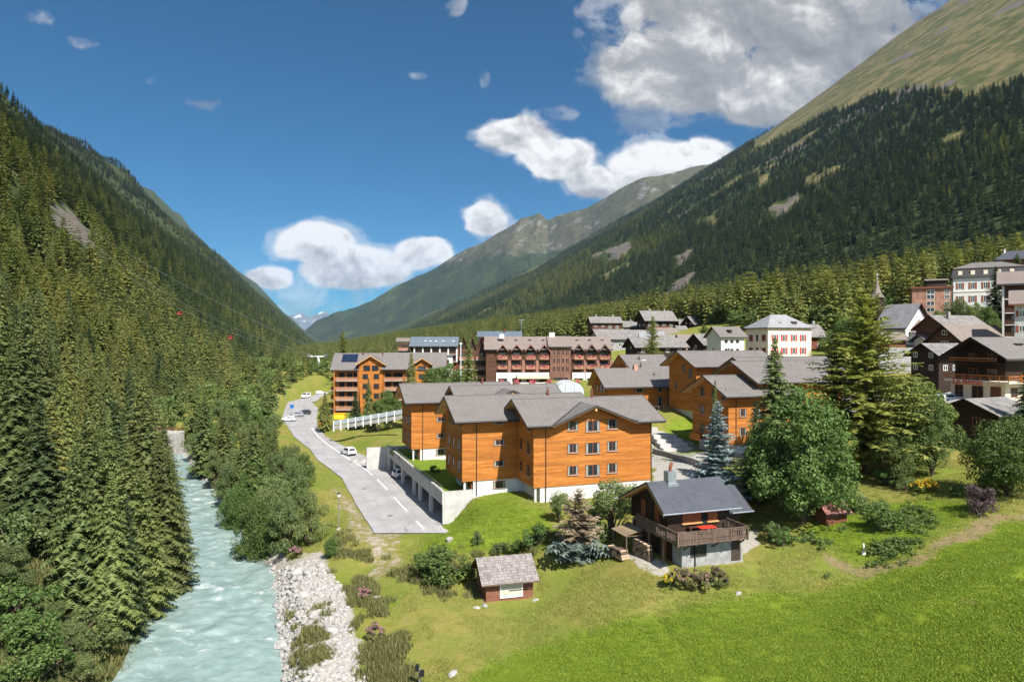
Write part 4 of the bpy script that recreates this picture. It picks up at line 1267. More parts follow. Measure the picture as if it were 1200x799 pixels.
# ------------------------------------------------------------------ long brown hotel with geranium balconies
H2 = thing('hotel_building', 'long brown brick hotel with pointed dormers and pink geranium balconies', 'hotel', at(569.5, 449, 200), 2)
EV, RG = 9.9, 13.6


def row_part(x0, x1, y0):
    MB().box(x0, x1, y0, y0 + 11, -3, EV + 0.1).build('wall', [M['brown_wood']], H2)
    r_ = gable_roof(x0 - 0.5, x1 + 0.5, y0 - 0.9, y0 + 11.9, EV - 0.1, RG, 0.25).build('roof', [M['roof_brown'], M['brown_wood'], M['edge']], H2)
    barge(x0 - 0.5, y0 - 0.9, y0 + 11.9, EV - 0.1, RG).build('verge', [M['brick_brown']], r_)
    MB().prism([(y0, EV), (y0 + 5.5, RG - 0.3), (y0 + 11, EV)], 'x', x0 + 0.004, x1 - 0.004, 0).build('gable_wall', [M['brown_wood']], H2)


row_part(0, 18.6, 0); row_part(25.0, 37.0, 0.4)
MB().box(18.8, 24.8, -0.9, 10, -3, 10.9).build('stair_tower', [M['brick_brown']], H2)
r = gable_roof(18.2, 25.4, -1.6, 11.0, 10.6, 13.7).build('roof', [M['roof_brown'], M['brick_brown'], M['edge']], H2)
MB().prism([(-0.9, 10.85), (4.7, 13.4), (10.0, 10.85)], 'x', 18.85, 24.75, 0).build('gable_wall', [M['brick_brown']], H2)
for zz in (3.6, 6.0, 8.4):
    for xx in (19.9, 21.2, 22.5, 23.8): small_window(H2, 'front', -0.9, xx, zz - 0.4, 1.05, 1.7, 'rail_wood')
MB().box(19.8, 24.0, -0.96, -0.9, -1.0, 1.5).build('entrance_glass', [M['glass']], H2)


def flower_balcony(xc, y, z, w=2.7):
    o = MB().box(xc - w / 2, xc + w / 2, y - 1.0, y - 0.004, z - 0.14, z).build('balcony', [M['brick_brown']], H2)
    MB().box(xc - w / 2, xc + w / 2, y - 1.0, y - 0.94, z + 0.01, z + 0.95).build('balustrade', [M['rail_wood']], o)
    rr = np.random.default_rng(int(xc * 100 + z * 10))
    f = MB()
    for i in range(26):
        a, b, c_ = xc + rr.normal(0, w * 0.2), y - 1.08 + rr.uniform(-0.12, 0.12), z + 0.82 + rr.normal(0, 0.2)
        s = 0.16; d1 = Vector(rr.normal(size=3)).normalized() * s; d2 = Vector(rr.normal(size=3)).normalized() * s
        pc = Vector((a, b, c_)); f.poly([pc - d1 - d2, pc + d1 - d2, pc + d1 + d2, pc - d1 + d2])
    f.build('flower_box', [M['flower_pink']], o)


for xs, y0 in (((4.9, 9.0, 13.1, 17.1), 0), ((27.3, 31.1, 35.0), 0.4)):
    for xx in xs:
        flower_balcony(xx, y0, 6.9); flower_balcony(xx, y0, 4.1)
        small_window(H2, 'front', y0, xx, 7.0, 2.2, 2.0); small_window(H2, 'front', y0, xx, 4.2, 2.2, 2.1)
        gable_roof(y0 - 1.3, y0 + 3.4, xx - 1.75, xx + 1.75, 9.3, 11.3, 0.3, ridge='y').build('dormer_roof', [M['roof_brown'], M['brick_brown'], M['brick_brown']], H2)
        MB().prism([(xx - 1.3, 8.8), (xx - 1.3, 9.5), (xx, 11.0), (xx + 1.3, 9.5), (xx + 1.3, 8.8)], 'y', y0 - 0.05, y0 + 2, 0).build('dormer', [M['dark_wood']], H2)
        MB().box(xx + 1.55, xx + 2.45, y0 - 0.3, y0, -1.2, 6.6).build('pier', [M['brick_brown']], H2)
        MB().box(xx - 1.9, xx + 2.2, y0 - 0.32, y0 - 0.302, -1.2, 3.0).build('ground_floor_front', [M['render_white']], H2)
        small_window(H2, 'front', y0 - 0.33, xx, -0.2, 2.6, 1.5)
        MB().box(xx - 0.5, xx + 0.4, y0 + 3.2, y0 + 4.0, 12.55, 12.7).build('skylight', [M['glass']], H2)
MB().box(-0.2, 37, -4.6, -4.4, -2.0, 0.35).build('terrace_wall', [M['render_white']], H2)
MB().box(-0.2, 37, -4.4, -0.4, -1.6, -1.2).build('terrace', [M['concrete']], H2)
aw = MB(); aw.poly([(9.0, -3.4, 1.7), (18.4, -3.4, 1.7), (18.4, -0.34, 2.6), (9.0, -0.34, 2.6)]); aw.box(9.0, 18.4, -3.43, -3.4, 1.35, 1.7)
aw.build('awning', [M['awning']], H2)
for k, xx in enumerate((4.5, 9.0, 13.5, 18.0, 22.4, 26.5)):
    f = MB(); rr = np.random.default_rng(k)
    for i in range(50):
        pc = Vector((xx, -4.7, 0.35)) + Vector(rr.normal(0, 0.38, 3)); d1 = Vector(rr.normal(size=3)).normalized() * .2; d2 = Vector(rr.normal(size=3)).normalized() * .2
        f.poly([pc - d1 - d2, pc + d1 - d2, pc + d1 + d2, pc - d1 + d2])
    f.build('flower_box', [M['flower_pink']], H2)
MB().box(4.0, 5.4, 2.4, 3.2, RG - 0.6, RG + 0.7).build('chimney', [M['render_white']], H2)
MB().box(19.0, 20.6, 4.2, 5.4, RG - 0.2, RG + 1.2).build('chimney', [M['render_white']], H2)

# its left neighbour with the pointed red gables
t = thing('hotel_wing', 'dark brown hotel wing with three pointed red gables left of the geranium hotel', 'hotel', at(536, 450, 206), 4)
MB().box(0, 8.6, 0, 9, -3, 11.0).build('wall', [M['brown_wood']], t)
for xx, zz in ((1.9, 14.3), (4.5, 14.2), (7.0, 14.0)):
    MB().prism([(xx - 1.1, 10.5), (xx, zz - 0.2), (xx + 1.1, 10.5)], 'y', 0.0, 8, 0).build('gable_wall', [M['dark_wood']], t)
    gable_roof(-0.6, 8, xx - 1.25, xx + 1.25, 10.6, zz, 0.25, ridge='y').build('gable_roof', [M['roof_brown'], M['red_wood'], M['shutter_red']], t)
for zz in (1.6, 4.4, 7.2):
    balcony(t, 0.5, 5.0, 0, zz, 1.2, wood='rail_wood'); balcony(t, 5.6, 8.4, 0, zz, 1.2, wood='rail_wood')
    for xx in (1.6, 3.8, 7.0): small_window(t, 'front', 0, xx, zz + 0.05, 1.4, 2.0)
t = thing('hotel_building', 'low building with a long pale blue roof behind the geranium hotel', 'hotel', at(562, 420, 232), 2)
MB().box(0, 14, 0, 10, -6, 7.4).build('wall', [M['brown_wood']], t)
gable_roof(-0.8, 14.6, -1, 11, 7.2, 9.2, 0.25).build('roof', [M['roof_blue'], M['brown_wood'], M['edge']], t)
for xx in (2, 5, 8, 11): small_window(t, 'front', 0, xx, 4.4, 1.4, 1.4)
for xx in (8.4, 8.9): MB().tube((xx, 4, 8.9), (xx, 4, 9.9), 0.2, n=8).build('chimney', [M['red_wood']], t)

# hotel with the blue roof
t = thing('hotel_building', 'hotel with a blue sheet roof and white columns between dark balconies', 'hotel', at(484.5, 430, 242), 2)
MB().box(0, 15.4, 0.8, 12, -4, 7.2).build('wall', [M['red_wood']], t)
MB().box(-5.6, -0.01, 1.5, 11, -4, 8.2).build('wall', [M['brown_wood']], t)
r = gable_roof(-1.5, 15.9, -0.9, 12.6, 7.2, 10.6, 0.35).build('roof', [M['roof_blue'], M['brown_wood'], M['dark_metal']], t)
MB().prism([(0.9, 7.0), (6, 10.0), (12, 7.0)], 'x', -0.4, 15.2, 0).build('gable_wall', [M['dark_wood']], t)
gable_roof(-6.6, -1.6, 1.6, 9, 8.9, 10.2, 0.3).build('roof', [M['roof_brown'], M['brown_wood'], M['edge']], t)
for k in range(6):
    MB().box(0.1 + k * 3.0, 0.55 + k * 3.0, -0.3, 0.8, 1.6, 7.0).build('column', [M['white_paint']], t)
for zz in (1.7, 4.4): balcony(t, 0.1, 15.4, 0.8, zz, 1.0, wood='brown_wood'); 
for zz in (2.2, 4.9):
    for k in range(5): small_window(t, 'front', 0.8, 1.8 + 3 * k, zz, 2.0, 1.5)
for zz in (0.6, 3.2, 5.8):
    balcony(t, -5.4, -1.0, 1.5, zz, 1.3, wood='rail_wood'); small_window(t, 'front', 1.5, -3.2, zz, 2.4, 1.8)
for xx in (3.6, 5.4, 7.4, 10, 13.6): MB().box(xx, xx + 0.8, 2.6, 3.3, 9.0, 9.2).build('skylight', [M['white_paint']], t)
t = thing('white_house', 'small white rendered house below the blue-roofed hotel', 'house', at(513, 431, 232), 4)
MB().box(0, 5, 0, 6, -4, 3.8).build('wall', [M['render_white']], t)
MB().box(-0.4, 5.4, -0.4, 6.4, 3.82, 4.1).build('roof', [M['roof_grey']], t)
for xx in (1.4, 3.4): small_window(t, 'front', 0, xx, 1.5, 0.9, 1.1)


# ------------------------------------------------------------------ village houses
def house(name, label, cat, loc, rot, L, D, hw, zr, oh=0.9, wall='dark_wood', roof='roof_stone', ridge='x', base=None, wins=(), balc=(), frame='frame_white', chim=None, group=None, zb=-5.0, shutters=None, roof_edge='dark_wood', yr=None):
    t = thing(name, label, cat, loc, rot, group)
    if base:
        MB().box(0.02, L - 0.02, 0.02, D - 0.02, zb, base[0]).build('base_wall', [M[base[1]]], t)
    z0 = base[0] + 0.002 if base else zb
    if ridge == 'x':
        gable_wall(0, L, 0, D, z0, hw, zr - 0.3, yr=yr).build('wall', [M[wall]], t)
        sl_ = (zr - 0.3 - hw) / (D / 2)
        ze = hw + 0.3 - sl_ * oh
        r_ = gable_roof(-oh, L + oh, -oh, D + oh, ze, zr, 0.26, yr=yr).build('roof', [M[roof], M[roof_edge], M['edge']], t)
        barge(-oh, -oh, D + oh, ze, zr, yr=yr).build('verge', [M[roof_edge]], r_)
    else:
        gable_wall(0, D, 0, L, z0, hw, zr - 0.3, ridge='y').build('wall', [M[wall]], t)
        sl_ = (zr - 0.3 - hw) / (L / 2)
        ze = hw + 0.3 - sl_ * oh
        r_ = gable_roof(-oh, D + oh, -oh, L + oh, ze, zr, 0.26, ridge='y').build('roof', [M[roof], M[roof_edge], M['edge']], t)
        barge(-oh, -oh, L + oh, ze, zr, ridge='y').build('verge', [M[roof_edge]], r_)
    for w in wins:
        face, a, z, ww, hh = w
        pl = {'front': 0, 'left': 0, 'right': L, 'back': D}[face]
        small_window(t, face, pl, a, z, ww, hh, frame, shutters)
    for b in balc:
        face, a0, a1, z, wood = b
        balcony(t, a0, a1, 0, z, 1.1, wood=wood, face=face, slab='dark_wood')
    if chim:
        for (x, y, h) in chim: MB().box(x - 0.35, x + 0.35, y - 0.35, y + 0.35, h - 1.5, h).build('chimney', [M['render_grey']], t)
    return t


def grid(face, a0, a1, n, zs, w, h):
    return [(face, a0 + (a1 - a0) * (i / (n - 1) if n > 1 else 0.5), z, w, h) for z in zs for i in range(n)]


VG = None
house('chalet', 'dark brown chalet with two balconies, farthest left of the hillside row', 'chalet', at(693.5, 395, 330), 6, 14.5, 9, 6.9, 9.9, roof='roof_stone', wall='brown_wood', wins=grid('front', 2, 12.5, 4, (1.2, 4.0), 1.3, 1.3), balc=[('front', 0.3, 6, 0.9, 'red_wood'), ('front', 0.3, 6, 3.7, 'brown_wood'), ('front', 8.4, 14.2, 0.9, 'red_wood')], chim=[(3, 4.5, 10.8), (11.5, 4.5, 10.8)])
house('chalet', 'small dark chalet with a pale roof between two larger hillside chalets', 'chalet', at(732, 393, 338), -8, 6.5, 7, 4.2, 7.0, roof='roof_stone', wins=grid('front', 1.4, 5, 3, (0.6,), 1.0, 1.8), chim=[(3, 3.5, 7.8)])
house('chalet', 'tall blackened chalet with red balconies behind the pale green larch', 'chalet', at(757, 395, 325), 14, 15, 10, 8.3, 12.6, oh=1.3, roof='roof_stone', wins=grid('front', 2, 13, 4, (1.5, 4.5), 1.4, 1.4) + grid('left', 2.5, 7, 2, (2, 5), 1.2, 1.2), balc=[('front', 2, 12, 1.1, 'red_wood'), ('front', 2, 12, 4.0, 'red_wood')], chim=[(4, 5, 13.6), (12, 5, 13.4)])
house('chalet', 'small dark chalet with a grey roof right of the tall blackened one', 'chalet', at(798, 390, 332), -6, 9, 8, 3.6, 6.6, roof='roof_stone2', ridge='x', wins=grid('front', 1.5, 7, 3, (0.8,), 1.0, 1.2))
house('chalet', 'dark chalet with a broad gable below the blue-roofed hillside house', 'chalet', at(814, 388, 322), 20, 10, 10, 3.2, 7.0, roof='roof_stone', wins=grid('front', 2, 8, 3, (0.6,), 1.0, 1.1) + grid('left', 3, 7, 2, (0.6, 3.0), 1.1, 1.1))
house('chalet', 'dark house under a blue sheet roof at the edge of the larch wood', 'house', at(805, 381, 368), 16, 19, 10, 4.0, 7.6, oh=1.4, roof='roof_blue', wins=grid('front', 3, 16, 5, (1.0,), 1.2, 1.2), chim=[(5, 5, 8.6), (14, 5, 8.4)])
house('barn', 'little dark barn with a steep gable below the row of hillside chalets', 'barn', at(797, 395, 305), 30, 5, 5, 2.4, 5.0, roof='roof_stone', wins=[('left', 2.5, 1.0, 0.8, 0.8)])
house('village_house', 'flat wide grey roof behind the right end of the geranium hotel', 'house', at(703, 409, 248), 12, 13, 12, 3.6, 7.2, roof='roof_stone', wall='render_grey', wins=grid('front', 1.5, 11, 4, (0.8,), 1.3, 1.3))
house('village_house', 'long low house with a pale roof behind the stepped orange house', 'house', at(746, 416, 205), 12, 16, 9, 2.4, 5.2, roof='roof_stone', wall='dark_wood', wins=grid('front', 2, 14, 4, (0.6,), 1.1, 1.1) + [('left', 4.5, 1.6, 0.9, 0.9)])
house('barn', 'small dark barn with a grey roof left of the house with an orange front', 'barn', at(778, 408, 238), 22, 6, 6, 2.4, 4.6, roof='roof_stone', wins=[('front', 3, 0.8, 0.9, 0.9)])
house('village_house', 'house with a brown grey roof and a light timber front under its eaves', 'house', at(800, 412, 224), 3, 9, 8, 2.6, 5.6, roof='roof_brown', wall='larch_dark', wins=grid('front', 1.5, 7.5, 3, (0.7,), 1.2, 1.1))
house('village_house', 'dark gabled house with a pale roof beside the white house with round windows', 'house', at(825, 414, 212), 24, 8, 8, 2.8, 6.0, roof='roof_stone', wins=grid('front', 2, 6.5, 2, (0.8,), 1.1, 1.1) + [('left', 4, 1.4, 1.0, 1.0)])
for j, (px, py, Y, L, rot, rf) in enumerate([(735, 401, 280, 9, 10, 'roof_stone'), (752, 404, 265, 8, -8, 'roof_light'), (772, 398, 290, 9, 12, 'roof_brown'), (842, 402, 270, 9, 8, 'roof_stone')]):
    house('village_house', ['low grey-roofed house above the wide grey roof', 'pale-roofed house behind the larch in the village', 'brown-roofed low house below the tall blackened chalet', 'grey-roofed house above the white house with round windows'][j], 'house', at(px, py, Y), rot, L, 8, 2.2, 5.0, roof=rf, wall='brown_wood', wins=grid('front', 1.5, L - 1.5, 3, (0.5,), 1.1, 1.1))

# white house with round windows
t = house('village_house', 'white rendered house with six small round windows and a grey roof', 'house', at(845, 418, 186), 12, 7.0, 8, 5.4, 8.2, oh=0.7, wall='render_white', roof='roof_grey', roof_edge='frame_dark')
for zz in (1.2, 3.6):
    for xx in (1.5, 3.2, 4.9):
        MB().tube((xx, 0.02, zz + 0.45), (xx, -0.05, zz + 0.45), 0.5, n=14).build('window', [M['glass']], t)
MB().box(2.8, 3.8, 0.8, 2.2, 6.6, 7.3).build('dormer', [M['dark_wood']], t)


def hip_roof(root, x0, x1, y0, y1, ze, zr, inset, m, name='roof'):
    yc = (y0 + y1) / 2
    mb = MB()
    a, b, c, d = (x0, y0, ze), (x1, y0, ze), (x1, y1, ze), (x0, y1, ze)
    e, f = (x0 + inset, yc, zr), (x1 - inset, yc, zr)
    mb.poly([a, b, f, e]); mb.poly([b, c, f]); mb.poly([c, d, e, f]); mb.poly([d, a, e]); mb.poly([d, c, b, a], 1)
    mb.box(x0, x1, y0, y1, ze - 0.25, ze - 0.004, 1)
    return mb.build(name, [M[m], M['frame_dark']], root)


t = thing('hotel_building', 'cream hotel with red shutters under a pale hipped roof', 'hotel', at(900, 437, 188), 16)
MB().box(0, 14.2, 0, 10, -5, 12.2).build('wall', [M['render_cream']], t)
rf = hip_roof(t, -0.6, 14.8, -0.6, 10.6, 12.4, 16.2, 5.2, 'roof_light')
for zz in (1.6, 5.0, 8.6):
    for xx in (2.2, 5.2, 8.4, 11.4):
        small_window(t, 'front', 0, xx, zz, 1.1, 1.9 if zz != 1.6 else 2.1, 'frame_white', 'shutter_red')
    for yy, s in ((1.8, 'shutter_red'), (4.8, None), (7.6, 'shutter_red')):
        small_window(t, 'left', 0, yy, zz, 0.9, 1.8, 'frame_dark', s)
balcony(t, 3.2, 8.2, 0, 4.7, 1.2, wood='red_wood', face='left'); balcony(t, 3.2, 8.2, 0, 1.4, 1.2, wood='red_wood', face='left')
for xx, yy, zz in ((9.4, 1.4, 13.6), (13.2, 2.0, 13.3)):
    o = MB().box(xx - 0.7, xx + 0.7, yy - 0.6, yy + 2, zz - 0.6, zz + 0.6).build('dormer', [M['frame_dark']], t)
for xx, yy, zz in ((5, 1.6, 13.7), (1.6, 5, 13.5)):
    MB().box(xx - 0.4, xx + 0.4, yy - 0.3, yy + 0.5, zz - 0.4, zz + 0.25).build('dormer', [M['frame_dark']], t)
MB().box(-1, 17, -5.5, -0.2, -5.0, 0.0).build('terrace', [M['concrete']], t)
rl = MB(); rl.box(-1, 17, -5.5, -5.42, 0.75, 0.85)
for k in range(30): rl.box(-1 + k * 0.6, -0.9 + k * 0.6, -5.5, -5.42, 0.0, 0.75)
rl.build('railing', [M['frame_dark']], t)
for j, (xx, yy) in enumerate(((2.0, -3.2), (11.4, -3.0), (14.5, -3.4))):
    u = thing('parasol', ['red parasol left on the cream hotel terrace', 'white parasol in the middle of the cream hotel terrace', 'white parasol at the right end of the cream hotel terrace'][j], 'parasol', (0, 0, 0), 16, 'parasols on the hotel terrace')
    u.location = t.matrix_basis @ Vector((xx, yy, 0.0)) if False else Matrix.Translation(t.location) @ Matrix.Rotation(R(16), 4, 'Z') @ Vector((xx, yy, 0))
    MB().tube((0, 0, 0), (0, 0, 2.3), 0.04, n=6).build('pole', [M['steel']], u)
    c = MB(); n = 8
    for k in range(n):
        a, b = 2 * math.pi * k / n, 2 * math.pi * (k + 1) / n
        c.poly([(1.5 * math.cos(a), 1.5 * math.sin(a), 2.0), (1.5 * math.cos(b), 1.5 * math.sin(b), 2.0), (0, 0, 2.55)])
    c.build('canopy', [M['shutter_red'] if j == 0 else M['white_paint']], u)
house('village_house', 'old house with a worn stone roof and dormer behind the cream hotel', 'house', at(928, 430, 204), 10, 11, 9, 9.2, 12.8, wall='red_wood', roof='roof_stone', wins=grid('front', 2, 9, 3, (2.0, 5.5), 1.2, 1.4), chim=[(10, 4.5, 13.8)], balc=[('front', 3, 10.6, 2.0, 'red_wood'), ('front', 3, 10.6, 5.2, 'red_wood')])

# church
t = thing('church', 'white church with a slab-stone roof, round apse and slender pointed spire', 'church', (102.7, 193.8, 17.9), -60)
M['church_roof'] = mat_tiles('church_roof_slabs', (0.155, 0.155, 0.165), (0.21, 0.21, 0.222), 0.9, 0.9, rough=0.6, worn=(0.26, 0.26, 0.27))
gable_wall(0.5, 9, 0, 12, -5, 6.4, 12.1).build('nave_wall', [M['render_white']], t)
r = gable_roof(0.2, 9.9, -1.2, 13.2, 5.6, 12.5, 0.3).build('nave_roof', [M['church_roof'], M['dark_wood'], M['edge']], t)
barge(9.9, -1.2, 13.2, 5.6, 12.5, out=1).build('verge', [M['dark_wood']], r)
ap = MB(); rf = MB(); cx_, cy_, ra = 9.0, 6.4, 4.4; ng = 10
pts = [(cx_ + ra * math.cos(-math.pi / 2 + math.pi * k / ng), cy_ + ra * math.sin(-math.pi / 2 + math.pi * k / ng)) for k in range(ng + 1)]
pr = [(cx_ + (ra + 0.6) * math.cos(-math.pi / 2 + math.pi * k / ng), cy_ + (ra + 0.6) * math.sin(-math.pi / 2 + math.pi * k / ng)) for k in range(ng + 1)]
for k in range(ng):
    ap.poly([(*pts[k], -5), (*pts[k + 1], -5), (*pts[k + 1], 4.6), (*pts[k], 4.6)])
    rf.poly([(*pr[k], 4.4), (*pr[k + 1], 4.4), (cx_, cy_, 8.2)])
ap.build('apse_wall', [M['render_white']], t); rf.build('apse_roof', [M['roof_brown']], t)
MB().tube((13.2, 5.6, 2.0), (13.45, 5.55, 2.0), 0.5, n=10).box(13.2, 13.45, 5.1, 6.05, 0.8, 2.0).build('window', [M['glass']], t)
MB().box(5.5, 14, -1.6, 0.0, -5, 1.4).prism([(-2.0, 1.45), (0.3, 3.0), (0.3, 1.45)], 'x', 5.0, 14.4, 1).build('sacristy', [M['render_white'], M['roof_stone']], t)
for xx in (2.2, 4.6, 7): small_window(t, 'front', 0, xx, 1.2, 1.0, 2.4, 'frame_dark')
tw = MB().box(-2.8, -0.2, 2.7, 5.3, -4, 14.6)
tw.build('tower', [M['dark_wood']], t)
sp = MB(); b0 = 1.9; cx_, cy_ = -1.5, 4.0
ring = lambda r_, z: [(cx_ + r_ * math.cos(math.pi / 4 * k + .39), cy_ + r_ * math.sin(math.pi / 4 * k + .39), z) for k in range(8)]
rings = [ring(1.95, 14.6), ring(1.15, 15.9), ring(0.62, 17.4), ring(0.10, 20.0)]
for a, b in zip(rings[:-1], rings[1:]):
    for k in range(8): sp.poly([a[k], a[(k + 1) % 8], b[(k + 1) % 8], b[k]])
s_o = sp.build('spire', [M['roof_brown']], t)
MB().tube((cx_, cy_, 19.9), (cx_, cy_, 21.6), 0.09, n=6).tube((cx_ - 0.55, cy_, 21.0), (cx_ + 0.55, cy_, 21.0), 0.08, n=6).build('cross', [M['white_paint']], s_o)

# pink brick block and big white hotel on the slope
t = thing('brick_building', 'pink brick block with a glazed stair strip and brown flat roof', 'apartment building', at(1069, 372, 226), -25)
MB().box(0, 11, 0, 9, -6, 9.3).build('wall', [M['brick']], t)
MB().box(-0.6, 11.6, -0.6, 9.6, 9.31, 9.9).build('roof', [M['red_wood']], t)
MB().box(4.4, 10, 2, 7, 9.91, 12).build('roof_storey', [M['dark_wood']], t)
MB().prism([(1.4, 12.0), (4.5, 12.7), (7.6, 12.0)], 'x', 3.8, 10.6, 0).build('roof_cap', [M['roof_brown']], t)
for zz in (-0.5, 1.6, 3.7, 5.8, 7.4): small_window(t, 'front', 0, 5.2, zz, 2.2, 1.5, 'frame_white'); small_window(t, 'front', 0, 9.8, zz, 1.3, 1.3, 'frame_white')
t = thing('hotel_building', 'big white hotel with a dark mansard roof and red-brown shutters high on the slope', 'hotel', at(1117, 371, 235), -30)
MB().box(0, 20, 0, 12, -6, 13.0).build('wall', [M['render_white']], t)
ms = MB(); ms.poly([(-0.6, -0.6, 13.2), (20.6, -0.6, 13.2), (20.0, 0.3, 16.2), (0.0, 0.3, 16.2)]); ms.poly([(-0.6, 12.6, 13.2), (-0.6, -0.6, 13.2), (0, 0.3, 16.2), (0, 11.7, 16.2)]); ms.poly([(20.6, -0.6, 13.2), (20.6, 12.6, 13.2), (20, 11.7, 16.2), (20, 0.3, 16.2)]); ms.poly([(20.6, 12.6, 13.2), (-0.6, 12.6, 13.2), (0, 11.7, 16.2), (20, 11.7, 16.2)])
ms.box(-0.6, 20.6, -0.6, 12.6, 12.95, 13.19)
ms.build('mansard', [M['edge']], t)
hip_roof(t, -0.2, 20.2, 0.1, 11.9, 16.3, 18.6, 6, 'roof_grey')
for zz in (-3.5, 0.6, 4.7, 9.2):
    for k in range(5): small_window(t, 'front', 0, 2.0 + 3.6 * k, zz, 1.2, 2.2, 'frame_white', 'shutter_wood')
MB().box(-0.1, 20.1, -0.15, -0.003, 8.2, 8.5).build('string_course', [M['render_cream']], t)
for k in range(5):
    MB().box(1.4 + 3.6 * k, 2.6 + 3.6 * k, -0.35, 0.4, 13.8, 15.4).build('dormer', [M['render_cream']], t)
t = thing('village_house', 'red timber house with a slate hipped roof, highest on the right slope', 'house', at(1168, 316, 285), -30)
MB().box(0, 16, 0, 10, -8, 3.6).build('wall', [M['red_wood']], t)
hip_roof(t, -1, 17, -1, 11, 3.8, 7.8, 5, 'roof_slate'); chimney(t, 3, 4, 7, 1.5, 0.8, 'render_white')
for xx in (3, 7, 11): small_window(t, 'front', 0, xx, 0.8, 1.4, 1.3)
# dark block with balconies cut by the right edge
t = thing('apartment_building', 'dark timber block with pale balcony edges at the right edge of the village', 'apartment building', at(1177, 397, 150), -36)
MB().box(0, 12, 0, 10, -4, 12.2).build('wall', [M['brown_wood']], t)
MB().box(-0.4, 0, -1.3, 0.5, -4, 12.2).build('pier', [M['render_white']], t)
gable_roof(-1.4, 13, -2.2, 11, 11.8, 15, 0.4).build('roof', [M['roof_brown'], M['dark_wood'], M['edge']], t)
for zz in (0.4, 3.0, 5.6, 8.6):
    balcony(t, 0.1, 6, 0, zz, 1.3, wood='brown_wood', slab='white_paint'); small_window(t, 'front', 0, 2.0, zz + 0.1, 1.7, 2.0); small_window(t, 'front', 0, 4.6, zz + 0.1, 1.4, 2.0)
t = thing('village_house', 'pale rendered house with wooden shutters in front of the dark block', 'house', at(1189, 394, 138), -36)
MB().box(0, 8, 0, 8, -4, 7.0).build('wall', [M['concrete']], t)
gable_roof(-1, 9, -1.2, 9, 6.4, 9.4, 0.3).build('roof', [M['roof_brown'], M['red_wood'], M['red_wood']], t)
for zz in (0.8, 3.8):
    for xx in (1.2, 3.6): small_window(t, 'front', 0, xx, zz, 1.0, 1.3, 'frame_white', 'shutter_wood')

house('chalet', 'chalet with a pale grey roof and red verge below the white mansard hotel', 'chalet', at(1110, 392, 172), 18, 14, 9, 1.6, 5.0, wall='brown_wood', roof='roof_stone', roof_edge='red_wood', wins=grid('front', 2, 12, 4, (0.2,), 1.2, 1.0), chim=[(4, 3, 5.8)])
house('chalet', 'dark chalet with a broad brown roof and flower-decked gable behind the restaurant', 'chalet', at(1128, 404, 143), 20, 15, 8, 0.6, 4.2, wall='brown_wood', roof='roof_brown', wins=[('left', 4, -0.6, 1.6, 1.3), ('left', 4, 2.0, 1.2, 1.0)], zb=-6)
house('chalet', 'small dark chalet with white-edged windows left of the restaurant', 'chalet', at(1100, 438, 124), 16, 7, 6, 3.4, 5.5, wall='dark_wood', roof='roof_stone', wins=grid('left', 1.6, 5, 2, (0.5, 2.8), 0.9, 1.0) + grid('front', 1.5, 6, 3, (0.5, 2.8), 1.0, 1.0))
house('village_house', 'white annex beside the church with a small window', 'house', at(1086, 410, 176), 4, 4.5, 5, 2.4, 3.8, wall='render_white', roof='roof_stone', wins=[('front', 2.5, 1.0, 0.9, 1.0)])
house('barn', 'low red-brown barn at the foot of the church nave', 'barn', at(1042, 410, 180), 10, 5, 5, 2.8, 4.6, wall='red_wood', roof='roof_brown')

# restaurant with red lettering
t = thing('restaurant_building', 'blackened timber restaurant with terraces and red lettering above a cream ground floor', 'restaurant', (72.4, 100.2, 11.2), UROT)
MB().box(0, 14, 0, 8.6, -4, 2.6).build('base_wall', [M['render_cream']], t)
gable_wall(0.9, 14, 0.6, 8.6, 2.602, 6.6, 9.0, yr=4.6).build('wall', [M['dark_wood']], t)
r = gable_roof(-1.0, 15, -0.9, 10.1, 6.2, 9.4, 0.3, yr=4.6).build('roof', [M['roof_grey'], M['dark_wood'], M['edge']], t)
barge(-1.0, -0.9, 10.1, 6.2, 9.4, yr=4.6).build('verge', [M['dark_wood']], r)
MB().box(-1.2, 14, -1.4, 8.8, 2.604, 2.85).build('terrace', [M['render_cream']], t)
MB().box(-0.6, 0.898, 0.8, 8.4, 5.35, 5.5).build('balcony', [M['dark_wood']], t)
rl = MB(); rl.box(-0.6, -0.54, 0.8, 8.4, 6.1, 6.25); rl.box(-0.6, -0.55, 0.8, 8.4, 5.75, 5.85)
rl.build('balustrade', [M['orange_wood']], t)
rl = MB(); rl.box(-1.2, -1.14, -1.4, 8.8, 3.55, 3.7); rl.box(-1.2, -1.15, -1.4, 8.8, 3.2, 3.3); rl.box(-1.13, 12, -1.4, -1.34, 3.55, 3.7); rl.box(-1.13, 12, -1.4, -1.35, 3.2, 3.3)
for k in range(8): rl.box(-1.21, -1.13, -1.38 + k * 1.4, -1.28 + k * 1.4, 2.85, 3.55)
rl.build('balustrade', [M['orange_wood']], t)
for yy in (2.6, 5.6): small_window(t, 'left', 0.9, yy, 3.2, 1.5, 1.4, 'frame_red'); small_window(t, 'left', 0.9, yy, 5.7, 1.4, 1.2, 'frame_red')
for yy, w in ((1.4, 1.6), (4.2, 1.8), (7.2, 1.4)): small_window(t, 'left', 0, yy, 0.1, w, 1.9, 'frame_red')
for xx in (1.8, 4.4, 8): small_window(t, 'front', 0, xx, 0.5, 1.4, 1.4, 'frame_red')
MB().box(5.6, 7.4, 2.2, 3.6, 8.3, 8.45).build('roof_hatch', [M['glass']], t)
MB().box(1.6, 3.4, -1.2, -1.1, 2.86, 3.9).box(2.4, 4.0, -1.0, -0.4, 2.86, 3.6).build('bench', [M['orange_paint']], t)
